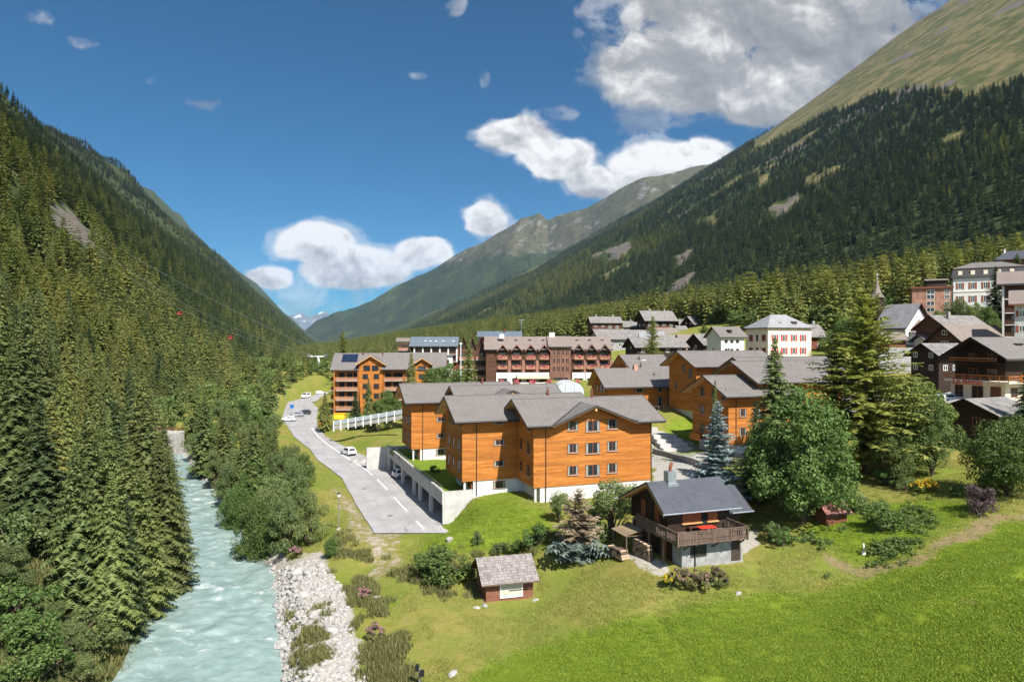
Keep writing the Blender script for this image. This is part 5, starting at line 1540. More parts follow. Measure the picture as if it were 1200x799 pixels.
tx = bpy.data.curves.new('sign_lettering', 'FONT'); tx.body = 'Le Besso'; tx.size = 1.35; tx.extrude = 0.04; tx.align_x = 'CENTER'
tx.materials.append(M['sign_red'])
_to = bpy.data.objects.new('sign_source', tx); col.objects.link(_to)
_dg = bpy.context.evaluated_depsgraph_get()
to = add_obj('sign_lettering', bpy.data.meshes.new_from_object(_to.evaluated_get(_dg)), t)
bpy.data.objects.remove(_to); to.data.materials.clear(); to.data.materials.append(M['sign_red'])
to.location = (-1.26, 4.9, 2.2); to.rotation_euler = (R(90), 0, R(-90))
# tall barn below it
t = house('barn', 'tall sun-blackened barn on a stone base with one pale-framed window', 'barn', (61.0, 86.0, 4.6), 24, 7.2, 7.0, 6.1, 7.9, wall='dark_wood', roof='roof_stone', base=(1.9, 'rock'), wins=[('left', 2.4, 4.2, 1.1, 1.4), ('front', 2, 4.2, 1.0, 1.2)], frame='frame_red')
MB().box(-0.06, -0.002, 1.2, 3.8, 0.9, 1.7).build('window', [M['glass']], t)
MB().box(-0.5, 0, 0.5, 6.5, 2.0, 2.2).build('ledge', [M['grey_wood']], t)
# ------------------------------------------------------------------ foreground chalet with the slate roof
t = thing('chalet', 'dark timber chalet with a slate roof, wooden balcony deck and grey plastered base', 'chalet', (15.4, 61.9, -0.45), UROT)
CH = t
MB().box(0, 6.6, 0, 9.2, -2.5, 2.25).build('base_wall', [M['render_grey']], t)
prof = [(2.4, 2.45), (2.4, 4.95), (4.6, 6.5), (9.4, 4.3), (9.4, 2.45)]
MB().prism(prof, 'x', 0.0, 6.9, 0).build('wall', [M['dark_wood']], t)
r = gable_roof(-0.97, 7.3, 1.45, 10.3, 4.55, 6.85, 0.2, yr=4.6, ze2=4.2).build('roof', [M['roof_slate'], M['beam'], M['edge']], t)
barge(-0.97, 1.45, 10.3, 4.55, 6.85, yr=4.6, ze2=4.2).build('verge', [M['edge']], r)
b_ = MB(); b_.prism([(1.45, 4.38), (4.6, 6.68), (10.3, 4.02), (10.3, 3.85), (4.6, 6.5), (1.45, 4.2)], 'x', -1.02, -0.975, 0); b_.build('bargeboard', [M['beam']], r)
MB().tube((-1.1, 1.40, 4.42), (7.5, 1.40, 4.42), 0.085, n=8).build('gutter', [M['zinc']], r)
MB().tube((-0.97, 10.36, 4.06), (-1.5, 10.36, 4.06), 0.07, n=8).build('gutter', [M['zinc']], r)
cm = MB().box(1.15, 2.05, 4.15, 5.0, 5.9, 7.75).box(1.0, 2.2, 3.95, 5.2, 6.2, 6.62); cmo = cm.build('chimney', [M['zinc']], t)
MB().tube((1.6, 4.55, 7.7), (1.6, 4.55, 8.2), 0.15, n=8).tube((1.6, 4.55, 8.15), (1.78, 4.5, 8.62), 0.2, 0.12, n=8).build('chimney_cowl', [M['frame_red']], cmo)
# lower annex on the right
MB().box(6.902, 9.0, 3.6, 8.6, -2.5, 3.95).build('annex_wall', [M['dark_wood']], t)
r = gable_roof(6.6, 9.75, 2.7, 9.6, 3.75, 5.65, 0.2, yr=5.6).build('annex_roof', [M['roof_slate'], M['beam'], M['edge']], t)
barge(9.75, 2.7, 9.6, 3.75, 5.65, yr=5.6, out=1).build('verge', [M['edge']], r)
MB().tube((7.4, 2.64, 3.63), (9.9, 2.64, 3.63), 0.08, n=8).build('gutter', [M['zinc']], r)
# deck and its railing
MB().box(-0.55, 6.3, -1.15, 2.39, 2.26, 2.42).box(-1.15, -0.006, 2.392, 6.2, 2.26, 2.42).box(-1.15, -0.552, -1.15, 2.39, 2.26, 2.42).build('deck', [M['grey_wood']], t)


def slat_rail(root, p, q, h=0.98, n=None):
    p, q = Vector(p), Vector(q); L = (q - p).length
    mb = MB(); up = Vector((0, 0, 1))
    mb.bar(p + up * h, q + up * h, 0.12, 0.07); mb.bar(p + up * 0.12, q + up * 0.12, 0.05, 0.08); mb.bar(p + up * (h - 0.16), q + up * (h - 0.16), 0.05, 0.08)
    n = int(L / 0.25)
    for i in range(n + 1):
        a = p + (q - p) * (i / n); mb.bar(a + up * 0.02, a + up * (h - 0.06), 0.12, 0.03) if abs(q.x - p.x) > 0.5 else mb.bar(a + up * 0.02, a + up * (h - 0.06), 0.03, 0.12)
    o = mb.build('railing', [M['grey_wood']], root)
    k = max(2, int(L / 1.55))
    for i in range(k + 1):
        a = p + (q - p) * (i / k); MB().box(a.x - 0.07, a.x + 0.07, a.y - 0.07, a.y + 0.07, a.z - 0.25, a.z + h + 0.06).build('railing_post', [M['grey_wood']], root)
    return o


slat_rail(t, (-1.12, -1.12, 2.42), (6.27, -1.12, 2.42)); slat_rail(t, (-1.12, -1.05, 2.42), (-1.12, 6.15, 2.42)); slat_rail(t, (6.27, -1.05, 2.42), (6.27, 1.9, 2.42))
for (x, y) in ((-0.95, 4.2), (-0.95, 1.6), (-0.95, 6.0)):
    MB().box(x - 0.09, x + 0.09, y - 0.09, y + 0.09, -1.5, 2.26).build('deck_post', [M['grey_wood']], t)
for x in (0.2, 3.2, 6.0):
    MB().bar((x, -1.0, 2.2), (x, 0.0, 1.5), 0.12).build('deck_brace', [M['grey_wood']], t)
# shutters, doors and windows
for (a, w) in ((2.6, 2.0), (4.9, 1.1)):
    o = MB().box(a - w / 2, a + w / 2, 2.31, 2.397, 3.2, 4.55).build('shutter', [M['shutter_wood']], t)
    MB().box(a - w / 2 - 0.1, a + w / 2 + 0.1, 2.2, 2.396, 3.08, 3.19).build('sill', [M['beam']], o)
MB().box(3.7, 4.25, 2.33, 2.397, 3.0, 4.5).build('window', [M['glass']], t)
for a in (4.3, 6.9):
    MB().box(-0.06, -0.003, a - 0.4, a + 0.4, 3.0, 4.6).build('shutter', [M['shutter_wood']], t)
small_window(t, 'front', 0, 1.75, 0.75, 1.7, 1.05, 'frame_dark')
MB().box(1.3, 1.4, -0.1, -0.02, -1, 1.9).build('drainpipe', [M['dark_metal']], t)
MB().box(5.3, 6.3, -0.05, -0.003, 0.0, 1.9).build('door', [M['frame_dark']], t)
for a, m in ((2.0, 'dark_wood'), (3.0, 'shutter_wood'), (4.2, 'dark_wood')):
    MB().box(-0.06, -0.003, a - 0.42, a + 0.42, -0.6, 2.0).build('door', [M[m]], t)
MB().box(-0.03, -0.002, 2.5, 9.0, -1.0, 2.2).build('timber_front', [M['brown_wood']], t)


def world_of(root, x, y, z=0.0):
    return Matrix.Translation(root.location) @ Matrix.Rotation(root.rotation_euler.z, 4, 'Z') @ Vector((x, y, z))


tb = thing('deck_table', 'bright red table standing on the chalet deck', 'table', world_of(t, 3.1, 0.7, 2.42), UROT)
MB().box(-0.85, 0.85, -0.4, 0.4, 0.70, 0.76).build('tabletop', [M['red_cloth']], tb)
for x in (-0.7, 0.7):
    for y in (-0.3, 0.3): MB().box(x - 0.04, x + 0.04, y - 0.04, y + 0.04, 0, 0.70).build('leg', [M['brown_wood']], tb)
bn = thing('bench', 'wooden bench against the chalet wall behind the red table', 'bench', world_of(t, 3.1, 2.05, 2.42), UROT)
MB().box(-1.1, 1.1, -0.2, 0.2, 0.40, 0.46).build('seat', [M['brown_wood']], bn)
for x in (-0.9, 0.9): MB().box(x - 0.05, x + 0.05, -0.17, 0.17, 0, 0.40).build('leg', [M['brown_wood']], bn)
# woodshed lean-to and wood pile
ws = thing('wood_store', 'lean-to wood store under a plank roof against the left side of the chalet', 'wood store', world_of(t, -1.95, 5.2, -0.3), UROT)
MB().poly([(-1.0, 0, 1.9), (1.0, 0, 2.35), (1.0, 3.0, 2.35), (-1.0, 3.0, 1.9)]).box(-1.0, 1.0, -0.04, 0, 1.85, 1.9).build('roof', [mat_boards('old_plank_roof', (0.20, 0.15, 0.09), (0.32, 0.25, 0.16), 0.2)], ws)
for y in (0.1, 2.9): MB().box(-0.9, -0.78, y - 0.06, y + 0.06, -0.8, 1.88).build('post', [M['grey_wood']], ws)


def log_pile(name, label, loc, rot, L, Hn, seed, rr=0.09, depth=0.5):
    o = thing(name, label, 'wood pile', loc, rot)
    r_ = np.random.default_rng(seed); mb = MB()
    for k in range(Hn):
        n = int((L - k * rr) / (rr * 2.1))
        for i in range(n):
            x = k * rr * 0.5 + rr + i * rr * 2.1 + r_.normal(0, 0.01); z = rr + k * rr * 1.75
            mb.tube((x, -depth / 2 + r_.normal(0, 0.03), z), (x, depth / 2, z), rr * r_.uniform(0.8, 1.05), n=7, m=int(r_.random() < 0.5))
    mb.build('log', [M['bark'], mat_plain('cut_wood', (0.36, 0.24, 0.15), (0.5, 0.36, 0.24), 4, 0.8) if 'cut_wood' not in bpy.data.materials else bpy.data.materials['cut_wood']], o)
    return o


p_ = world_of(CH, -1.6, 2.6); log_pile('wood_pile', 'long stack of split logs along the base of the chalet', (p_.x, p_.y, float(hgt(p_.x, p_.y)[0])), UROT + 90, 3.4, 9, 3)
p_ = world_of(CH, -3.0, 5.0); log_pile('wood_pile', 'low pale heap of logs on the grass before the wood store', (p_.x, p_.y, float(hgt(p_.x, p_.y)[0])), UROT + 100, 2.6, 4, 4, 0.13, 0.9)

# ------------------------------------------------------------------ small hut with the shingle roof
hz = float(hgt(-0.5, 65.0)[0])
t = thing('hut', 'small red-brown plank hut with a weathered shingle roof and one boarded window', 'hut', (-2.44, 64.0, -4.6), 15)
gable_wall(0, 4.6, 0, 4.1, -0.35, 2.05, 3.45).build('wall', [M['shed_wood']], t)
r = gable_roof(-0.55, 5.05, -0.65, 4.75, 1.95, 3.72, 0.14).build('roof', [M['roof_shingle'], M['brown_wood'], M['grey_wood']], t)
w_ = MB().box(1.45, 3.45, -0.07, -0.004, 0.5, 1.72).build('window_board', [mat_plain('pale_window_board', (0.46, 0.45, 0.37), (0.54, 0.52, 0.44), 1.5, 0.8)], t)
fr_ = MB()
fr_.box(1.33, 1.45, -0.10, -0.004, 0.4, 1.8); fr_.box(3.45, 3.57, -0.10, -0.004, 0.4, 1.8); fr_.box(1.45, 3.45, -0.10, -0.004, 0.38, 0.5); fr_.box(1.45, 3.45, -0.1, -0.004, 1.72, 1.8)
fr_.build('window_frame', [M['frame_white']], t)
MB().box(2.2, 4.55, -0.12, -0.1, 1.02, 1.09).build('iron_bar', [M['dark_metal']], t)
MB().box(-0.02, 4.62, -0.16, -0.003, -0.55, 0.06).build('foundation', [M['concrete']], t)
MB().bar((-0.12, -0.15, 0.1), (-0.35, 4.0, 0.5), 0.12, 0.1).build('plank', [M['grey_wood']], t)
MB().box(4.0, 4.6, -0.04, -0.003, 0.1, 1.9).box(0.0, 0.4, -0.04, -0.003, 0.1, 1.9).build('corner_board', [M['shed_wood']], t)

# little garden shed under the big tree
g_ = gp(984, 618)
t = thing('garden_shed', 'tiny red log shed with a reddish roof half under the big broadleaf tree', 'shed', (g_.x - 1.2, g_.y + 0.3, g_.z), 10)
MB().box(0, 2.3, 0, 1.8, -0.4, 1.25).build('wall', [M['red_wood']], t)
gable_roof(-0.35, 2.65, -0.5, 2.3, 1.2, 2.1, 0.12).build('roof', [mat_tiles('faded_red_roof', (0.22, 0.09, 0.075), (0.30, 0.13, 0.11), 0.3, 0.25), M['red_wood'], M['edge']], t)

# ------------------------------------------------------------------ fences, lamps, signs
t = thing('glass_fence', 'white-posted fence with pale grey glass panels across the meadow bank', 'fence', (0, 0, 0))
fp0, fp1 = at(391, 503, 158), at(472, 490, 148)
npan = 9
M['pale_panel'] = mat_plain('pale_fence_panel', (0.45, 0.52, 0.56), (0.58, 0.64, 0.67), 0.8, 0.25)
for k in range(npan + 1):
    a = fp0.lerp(fp1, k / npan)
    MB().box(a.x - 0.10, a.x + 0.10, a.y - 0.10, a.y + 0.10, a.z - 0.6, a.z + 1.85).build('post', [M['frame_white']], t)
    if k < npan:
        b = fp0.lerp(fp1, (k + 1) / npan)
        MB().bar(a + Vector((0.2, 0, 1.35)), b + Vector((-0.2, 0, 1.35)), 0.08, 0.95).build('panel', [M['pale_panel']], t)
        MB().bar(a + Vector((0.2, 0, 0.2)), b + Vector((-0.2, 0, 0.2)), 0.25, 0.8).build('plinth', [M['concrete']], t)


def lamp(name, label, base, h, arm=0.0):
    t = thing(name, label, 'street lamp', base, 0)
    MB().tube((0, 0, -0.3), (0, 0, h), 0.07, 0.05, n=8).build('pole', [M['steel']], t)
    MB().box(-0.2, 0.2, -0.2, 0.2, -0.3, 0.15).build('base', [M['concrete']], t)
    if arm:
        MB().bar((0, 0, h - 0.1), (arm, 0, h + 0.1), 0.08).box(arm - 0.3, arm + 0.4, -0.14, 0.14, h + 0.02, h + 0.2).build('lamp_head', [M['dark_metal']], t)
    else:
        hd = MB(); hd.tube((0, 0, h), (0, 0, h + 0.12), 0.08, 0.20, n=8).tube((0, 0, h + 0.5), (0, 0, h + 0.72), 0.26, 0.05, n=8); hd.build('lamp_head', [M['dark_metal']], t)
        MB().tube((0, 0, h + 0.12), (0, 0, h + 0.5), 0.18, 0.22, n=8).build('lamp_glass', [M['frame_white']], t)
    return t


b = gp(397, 621); lamp('street_lamp', 'lantern lamp post on the grass verge left of the parking road', b, 4.0)
b = at(325, 494, 205); b.z = float(hgt(b.x, b.y)[0]); lamp('street_lamp', 'tall arm lamp beside the white parked cars', b, 8.2, 0.9)
b = at(334.5, 468, 262); b.z = float(hgt(b.x, b.y)[0]); lamp('street_lamp', 'arm lamp farther up the road left of the van', b, 8.0, 0.9)
t = thing('flag_pole', 'tall pale pole rising in front of the long brown hotel', 'pole', at(540, 456, 178), 0)
MB().tube((0, 0, -1.5), (0, 0, 11.6), 0.13, 0.1, n=8).build('pole', [M['white_steel']], t)
MB().box(-0.3, 0.3, -0.1, 0.1, 11.6, 12.0).build('lamp_head', [M['white_steel']], t)
t = thing('antenna_mast', 'thin antenna mast with a crossbar above the long brown hotel', 'mast', at(611, 412, 250), 0)
MB().tube((0, 0, -3), (0, 0, 11.6), 0.12, 0.08, n=6).build('pole', [M['steel']], t)
MB().bar((-1.2, 0, 11.4), (1.2, 0, 11.4), 0.16).bar((-0.8, 0, 10.6), (0.8, 0, 10.6), 0.12).build('crossbar', [M['steel']], t)
t = thing('parking_sign', 'blue parking sign on a post behind the parked cars', 'sign', at(342, 489, 204), 0)
MB().tube((0, 0, -1), (0, 0, 3.2), 0.05, n=6).build('post', [M['steel']], t)
MB().box(-0.55, 0.55, -0.04, 0.04, 2.6, 3.7).build('panel', [M['sign_blue']], t)
t = thing('yellow_container', 'bright yellow grit container below the orange balcony hotel', 'container', at(398, 491, 178), 0)
MB().prism([(-0.9, 0), (-0.9, 0.8), (-0.6, 1.3), (0.7, 1.3), (0.7, 0)], 'x', -1.3, 1.4, 0).build('bin_body', [M['sign_yellow']], t)
MB().box(-1.42, 1.52, -0.95, 0.8, 1.302, 1.4).build('lid', [M['sign_yellow']], t)
t = thing('bollard', 'dark and orange roadside column at the bend of the road', 'bollard', at(376.5, 498.5, 190), 0)
MB().box(-0.5, 0.5, -0.4, 0.4, -0.3, 0.9).build('base', [M['orange_paint']], t)
MB().box(-0.4, 0.4, -0.35, 0.35, 0.902, 3.0).tube((0, 0, 3.0), (0, 0, 3.4), 0.3, n=8).build('column', [M['dark_metal']], t)
# lamp head that looks in at the bottom edge
b = gp(494, 800)
t = thing('floodlight_post', 'post with two small grey floodlights at the lower edge beside the track', 'floodlight', (b.x, b.y - 1.2, b.z - 0.6), 0)
MB().tube((0, 0, -1), (0, 0, 2.1), 0.07, n=8).build('pole', [M['steel']], t)
MB().box(-0.30, -0.02, -0.2, 0.1, 1.9, 2.35).build('floodlight', [M['dark_metal']], t)
MB().box(0.06, 0.36, -0.25, 0.05, 1.55, 1.95).build('floodlight', [M['dark_metal']], t)
# steps, low walls and canopy around the plaza
t = thing('stone_steps', 'broad pale stone steps climbing from the plaza beside the lawn', 'steps', (24.2, 106.5, 1.9), 8)
for k in range(5):
    MB().box(0, 5.2 - k * 0.3, k * 1.5, k * 1.5 + 1.6, -1.5, 0.55 + k * 0.5).build('step', [M['concrete']], t)
t = thing('retaining_wall', 'curved low stone wall along the edge of the plaza', 'wall', (0, 0, 0))
pts = [(766, 531), (790, 538), (812, 545), (832, 553), (850, 566)]
P = [gp(*q) for q in pts]
for a, b in zip(P[:-1], P[1:]): MB().bar(a + Vector((0, 0, 0.1)), b + Vector((0, 0, 0.1)), 0.4, 1.2).build('wall_section', [M['rock']], t)
t = thing('terrace', 'pale concrete terrace with a thin railing before the ground-floor doors of the stepped house', 'terrace', (27.5, 132.0, 5.2), 12)
MB().box(0, 9, 0, 3.8, -3, 1.3).build('slab', [M['concrete']], t)
rl = MB(); rl.box(0, 9, 0.02, 0.06, 2.2, 2.25)
for k in range(10): rl.box(k * 0.98, k * 0.98 + 0.05, 0.02, 0.06, 1.3, 2.2)
rl.build('railing', [M['steel']], t)
t = thing('glass_canopy', 'white curved glass canopy on slim poles between the grey roofs', 'canopy', at(652, 466, 150), 6)
cp = MB(); n = 12; rad_ = 3.1
arc = [(rad_ - rad_ * math.cos(math.pi * k / n), 0.6 + 2.9 * math.sin(math.pi * k / n) ** .7) for k in range(n + 1)]
for (x0_, z0_), (x1_, z1_) in zip(arc[:-1], arc[1:]): cp.poly([(x0_, 0, z0_), (x1_, 0, z1_), (x1_, 6, z1_), (x0_, 6, z0_)])
M['canopy_sheet'] = mat_plain('pale_canopy_sheet', (0.55, 0.58, 0.62), (0.80, 0.81, 0.83), 0.5, 0.25)
cp.build('canopy_sheet', [M['canopy_sheet']], t)
MB().poly([(x_, 0.05, z_) for x_, z_ in arc] + [(2 * rad_, 0.05, -1), (0, 0.05, -1)]).build('front_glazing', [M['pale_panel']], t)
for x in (0, 2.0, 4.0, 6.0): MB().tube((x + 0.1, -0.05, -2), (x + 0.1, -0.05, 0.8 if x in (0, 6.0) else 3.2), 0.07, n=6).build('post', [M['white_steel']], t)
for j, (px, py, Y, L, rot) in enumerate([(1070, 414, 150, 14, 10), (1060, 420, 138, 16, 12)]):
    p_ = at(px, py, Y)
    t = thing('terrace_wall', ['pale terrace wall on the slope below the church', 'lower pale terrace wall in front of the church yard'][j], 'wall', p_, rot)
    MB().box(-6, L - 6, 0, 0.5, -3, 1.0).build('wall_body', [M['render_grey']], t)
    MB().box(-6, L - 6, -0.05, 0.55, 1.002, 1.12).build('coping', [M['concrete']], t)
# weir wall and foot bridge where the river leaves the picture
t = thing('weir_wall', 'rough grey masonry wall across the far end of the river', 'wall', (-93.5, 166, -7.2), -14)
mbw = MB(); mbw.box(0, 14.5, 0, 2.0, -1, 5.0); mbw.build('masonry', [M['rock']], t)
t = thing('footbridge', 'footbridge with brown railings above the far end of the river', 'bridge', (-96, 168.5, -2.2), -14)
MB().box(0, 16, 0, 2.2, 0, 0.25).build('bridge_deck', [M['concrete']], t)
for y in (0.05, 2.1):
    rl = MB(); rl.box(0, 16, y, y + 0.06, 1.0, 1.1); rl.box(0, 16, y, y + 0.05, 0.55, 0.62)
    for k in range(11): rl.box(k * 1.58, k * 1.58 + 0.12, y, y + 0.08, 0.252, 1.0)
    rl.build('railing', [M['red_wood']], t)

# ------------------------------------------------------------------ vehicles
M['car_white'] = mat_plain('white_car_paint', (0.72, 0.73, 0.74), None, 1, 0.25, spec=0.5)
M['car_silver'] = mat_plain('silver_car_paint', (0.42, 0.44, 0.46), None, 1, 0.25, metal=0.4)
M['car_dark'] = mat_plain('dark_car_paint', (0.03, 0.035, 0.045), None, 1, 0.2)
M['lamp_red'] = mat_plain('rear_lamp', (0.4, 0.01, 0.01), None, 1, 0.2)
M['lamp_white'] = mat_plain('front_lamp', (0.75, 0.75, 0.72), None, 1, 0.15)


def car(label, loc, rot, paint, kind='suv'):
    t = thing('parked_car' if kind != 'van' else 'parked_van', label, 'car' if kind != 'van' else 'van', loc, rot, 'vehicles parked along the road')
    L, Wd = (4.4, 1.8) if kind != 'van' else (5.0, 1.95)
    x = -L / 2
    if kind == 'van':
        body = [(x, .35), (x, 1.9), (x + .25, 2.05), (x + 3.5, 2.05), (x + 4.2, 1.25), (x + 4.9, 1.05), (x + 5.0, .35)]; cab = None
        side = [(x + .5, 1.3), (x + .5, 1.85), (x + 3.35, 1.85), (x + 3.9, 1.3)]
    else:
        h = 1.62 if kind == 'suv' else 1.48
        body = [(x, .34), (x - .02, .75), (x + .08, .98), (x + 3.1, 1.0), (x + 4.15, .86), (x + 4.4, .68), (x + 4.4, .34)]
        cab = [(x + .1, .98), (x + .42, h - .12), (x + .75, h), (x + 2.2, h), (x + 3.2, .99)]
        side = [(x + .3, 1.02), (x + .58, h - .16), (x + 2.12, h - .12), (x + 2.92, 1.02)]
    mb = MB()

    def loft(prof, w0, w1, zlo, zhi):
        n = len(prof); b = len(mb.v)
        for s in (-1, 1):
            for (a, z) in prof:
                k = (z - zlo) / (zhi - zlo); mb.v.append((a, s * (w0 + (w1 - w0) * k), z))
        mb.f.append(tuple(b + i for i in range(n))); mb.f.append(tuple(b + 2 * n - 1 - i for i in range(n))); mb.mi += [0, 0]
        for i in range(n):
            j = (i + 1) % n; mb.f.append((b + i, b + n + i, b + n + j, b + j)); mb.mi.append(0)
    if cab:
        loft(body, Wd / 2, Wd / 2 - .03, .34, 1.0); loft(cab, Wd / 2 - .05, Wd / 2 - .25, .98, h)
        roofz = h
    else:
        loft(body, Wd / 2, Wd / 2 - .12, .35, 2.05); roofz = 2.05
    bo = mb.build('body', [M[paint]], t)
    wv = MB()

    def yw(z): return (Wd / 2 - .05 - .2 * (z - .98) / (roofz - .98) + .006) if cab else (Wd / 2 - .12 * (z - .35) / 1.7 + .006)
    for s in (-1, 1): wv.poly([(a, s * yw(z), z) for a, z in side])
    if cab:
        wv.poly([(x + 3.17, -.68, 1.03), (x + 3.17, .68, 1.03), (x + 2.28, .6, h - .04), (x + 2.28, -.6, h - .04)][::1])
        wv.v = [((vx + .03, vy, vz + .02) if i >= len(side) * 2 else (vx, vy, vz)) for i, (vx, vy, vz) in enumerate(wv.v)]
        wv.poly([(x + .115, -.66, 1.08), (x + .115, .66, 1.08), (x + .39, .6, h - .16), (x + .39, -.6, h - .16)])
    else:
        wv.poly([(x + 4.18, -.8, 1.3), (x + 4.18, .8, 1.3), (x + 3.56, .75, 2.02), (x + 3.56, -.75, 2.02)]); wv.poly([(x - .01, -.7, 1.2), (x - .01, .7, 1.2), (x - .01, .7, 1.8), (x - .01, -.7, 1.8)])
    wv.build('window', [M['glass']], t)
    for a in (x + .85, x + L - .95):
        for s in (-1, 1):
            w = MB().tube((a, s * (Wd / 2 - .2), .34), (a, s * (Wd / 2 + .015), .34), .34, n=16).build('wheel', [M['tyre']], t)
            MB().tube((a, s * (Wd / 2 + .0), .34), (a, s * (Wd / 2 + .025), .34), .2, n=12).build('rim', [M['steel']], w)
    for s in (-1, 1):
        y = s * (Wd / 2 - .28)
        MB().box(x - .035, x + .06, y - .2, y + .2, .72, .92).build('taillight', [M['lamp_red']], t)
        MB().box(x + L - .1, x + L + .02, y - .2, y + .2, .62, .76).build('headlight', [M['lamp_white']], t)
    MB().box(x - .05, x + .04, -.26, .26, .52, .64).build('number_plate', [M['white_paint']], t)
    MB().box(x - .03, x + .1, -Wd / 2 + .06, Wd / 2 - .06, .3, .5).box(x + L - .08, x + L + .01, -Wd / 2 + .06, Wd / 2 - .06, .3, .48).build('bumper', [M['tyre']], t)
    return t


q = pz(408, 533, ROADZ); car('white SUV standing alone at the white line of the road', (q[0], q[1], ROADZ), 112 + 15, 'car_white')
q = pz(466, 560, ROADZ); car('white and dark small car half inside the parking deck', (q[0] + 1.3, q[1] + 0.3, ROADZ), GROT + 8, 'car_white', 'suv')
q = pz(337.5, 494, ROADZ); car('white estate car parked nearest in the lay-by', (q[0], q[1], ROADZ), 185, 'car_white', 'hatch')
q = pz(347, 488.5, ROADZ); car('silver car parked in the middle of the lay-by', (q[0], q[1], ROADZ), 182, 'car_silver', 'hatch')
q = pz(352, 486.5, ROADZ); car('dark car parked last in the lay-by', (q[0] + 0.6, q[1] + 1.6, ROADZ), 182, 'car_dark', 'hatch')
q = pz(358.5, 466.5, ROADZ); car('white van with dark windows coming down the far road', (q[0], q[1], ROADZ), -100, 'car_white', 'van')
q = at(344, 461.5, 300); q.z = float(hgt(q.x, q.y)[0]); car('white car standing on the forecourt beyond the van', (q.x + 12, q.y, ROADZ), 20, 'car_white', 'hatch')
for j, (px, py, Y, rot, pt, lb) in enumerate([(1098, 461, 112, 30, 'car_silver', 'silver car at the kerb left of the restaurant'), (1112, 462, 108, 20, 'car_white', 'white car before the restaurant entrance')]):
    q = at(px, py, Y); q.z = float(hgt(q.x, q.y)[0]); car(lb, q, rot, pt, 'hatch')

# ------------------------------------------------------------------ cable car: pylon, ropes and two red cabins
pb = at(372, 440, 345); pb.z = float(hgt(pb.x, pb.y)[0])
t = thing('cable_car_pylon', 'pale steel cable-car pylon with a wide crossarm behind the orange balcony hotel', 'pylon', pb, 0)
ptop = at(374, 418, 345)
hp = ptop.z - pb.z
MB().tube((1.8, 0, -2), (0.2, 0, hp), 0.75, 0.5, n=10).build('mast', [M['white_steel']], t)
MB().bar((-4.4, 0, hp), (4.6, 0, hp), 0.7, 0.6).build('crossarm', [M['white_steel']], t)
for x in (-4.0, 4.2): MB().bar((x, -2.4, hp - 0.2), (x, 2.4, hp - 0.2), 0.4, 0.5).box(x - 0.5, x + 0.5, -2.2, 2.2, hp + 0.1, hp + 1.0).build('sheave', [M['steel']], t)
ropeend = [at(60, 246, 560), at(30, 205, 620)]


def rope_pt(a, b, k, sag): return a.lerp(b, k) - Vector((0, 0, sag * 4 * k * (1 - k)))


ropes = []
for j, (off_, sag, lb) in enumerate([((-4.0, 0, 0.4), 14, 'lower pale cable-car rope running up the forested slope'), ((-3.2, 0, 0.8), 11, 'middle pale cable-car rope running up the forested slope'), ((4.2, 0, 1.0), 4, 'uppermost cable-car rope running up the forested slope')]):
    a = ptop + Vector(off_)
    far_ = gp(60, 246, 150)
    b = at(58 if j < 2 else 62, 247 - j * 2, far_.y * 0.93)
    mb = MB(); n = 40
    for k in range(n): mb.tube(rope_pt(a, b, k / n, sag), rope_pt(a, b, (k + 1) / n, sag), 0.05, n=5, cap=False)
    o = mb.build('cable_rope', [M['steel']]); tag(o, lb, 'cable'); ropes.append((a, b, sag))
for j, (rp, k, lb) in enumerate([(0, 0.28, 'lower red cable-car cabin hanging over the larch wood'), (0, 0.47, 'upper red cable-car cabin hanging over the spruce wood')]):
    p_ = rope_pt(*ropes[rp][:2], k, ropes[rp][2])
    t = thing('cable_car_cabin', lb, 'cabin', p_, 0); t.scale = (.8, .8, .8)
    MB().bar((0, 0, 0.1), (0, 0, -2.2), 0.18).build('hanger', [M['dark_metal']], t)
    MB().prism([(-1.1, -4.2), (-1.3, -3.3), (-1.1, -2.3), (1.1, -2.3), (1.3, -3.3), (1.1, -4.2)], 'y', -1.2, 1.2, 0).build('cabin_body', [M['shutter_red']], t)
    MB().box(-1.32, 1.32, -1.22, 1.22, -3.25, -2.6).build('window', [M['glass']], t)
# ------------------------------------------------------------------ trees
def leafpack(C, D1, D2):
    """quads from centres and two half-axes"""
    V = np.stack([C - D1 - D2 * 0.4, C + D1 * 0.2 - D2, C + D1 + D2 * 0.4, C - D1 * 0.2 + D2], 1)
    n = len(C)
    return V.reshape(-1, 3), np.arange(4 * n).reshape(n, 4)


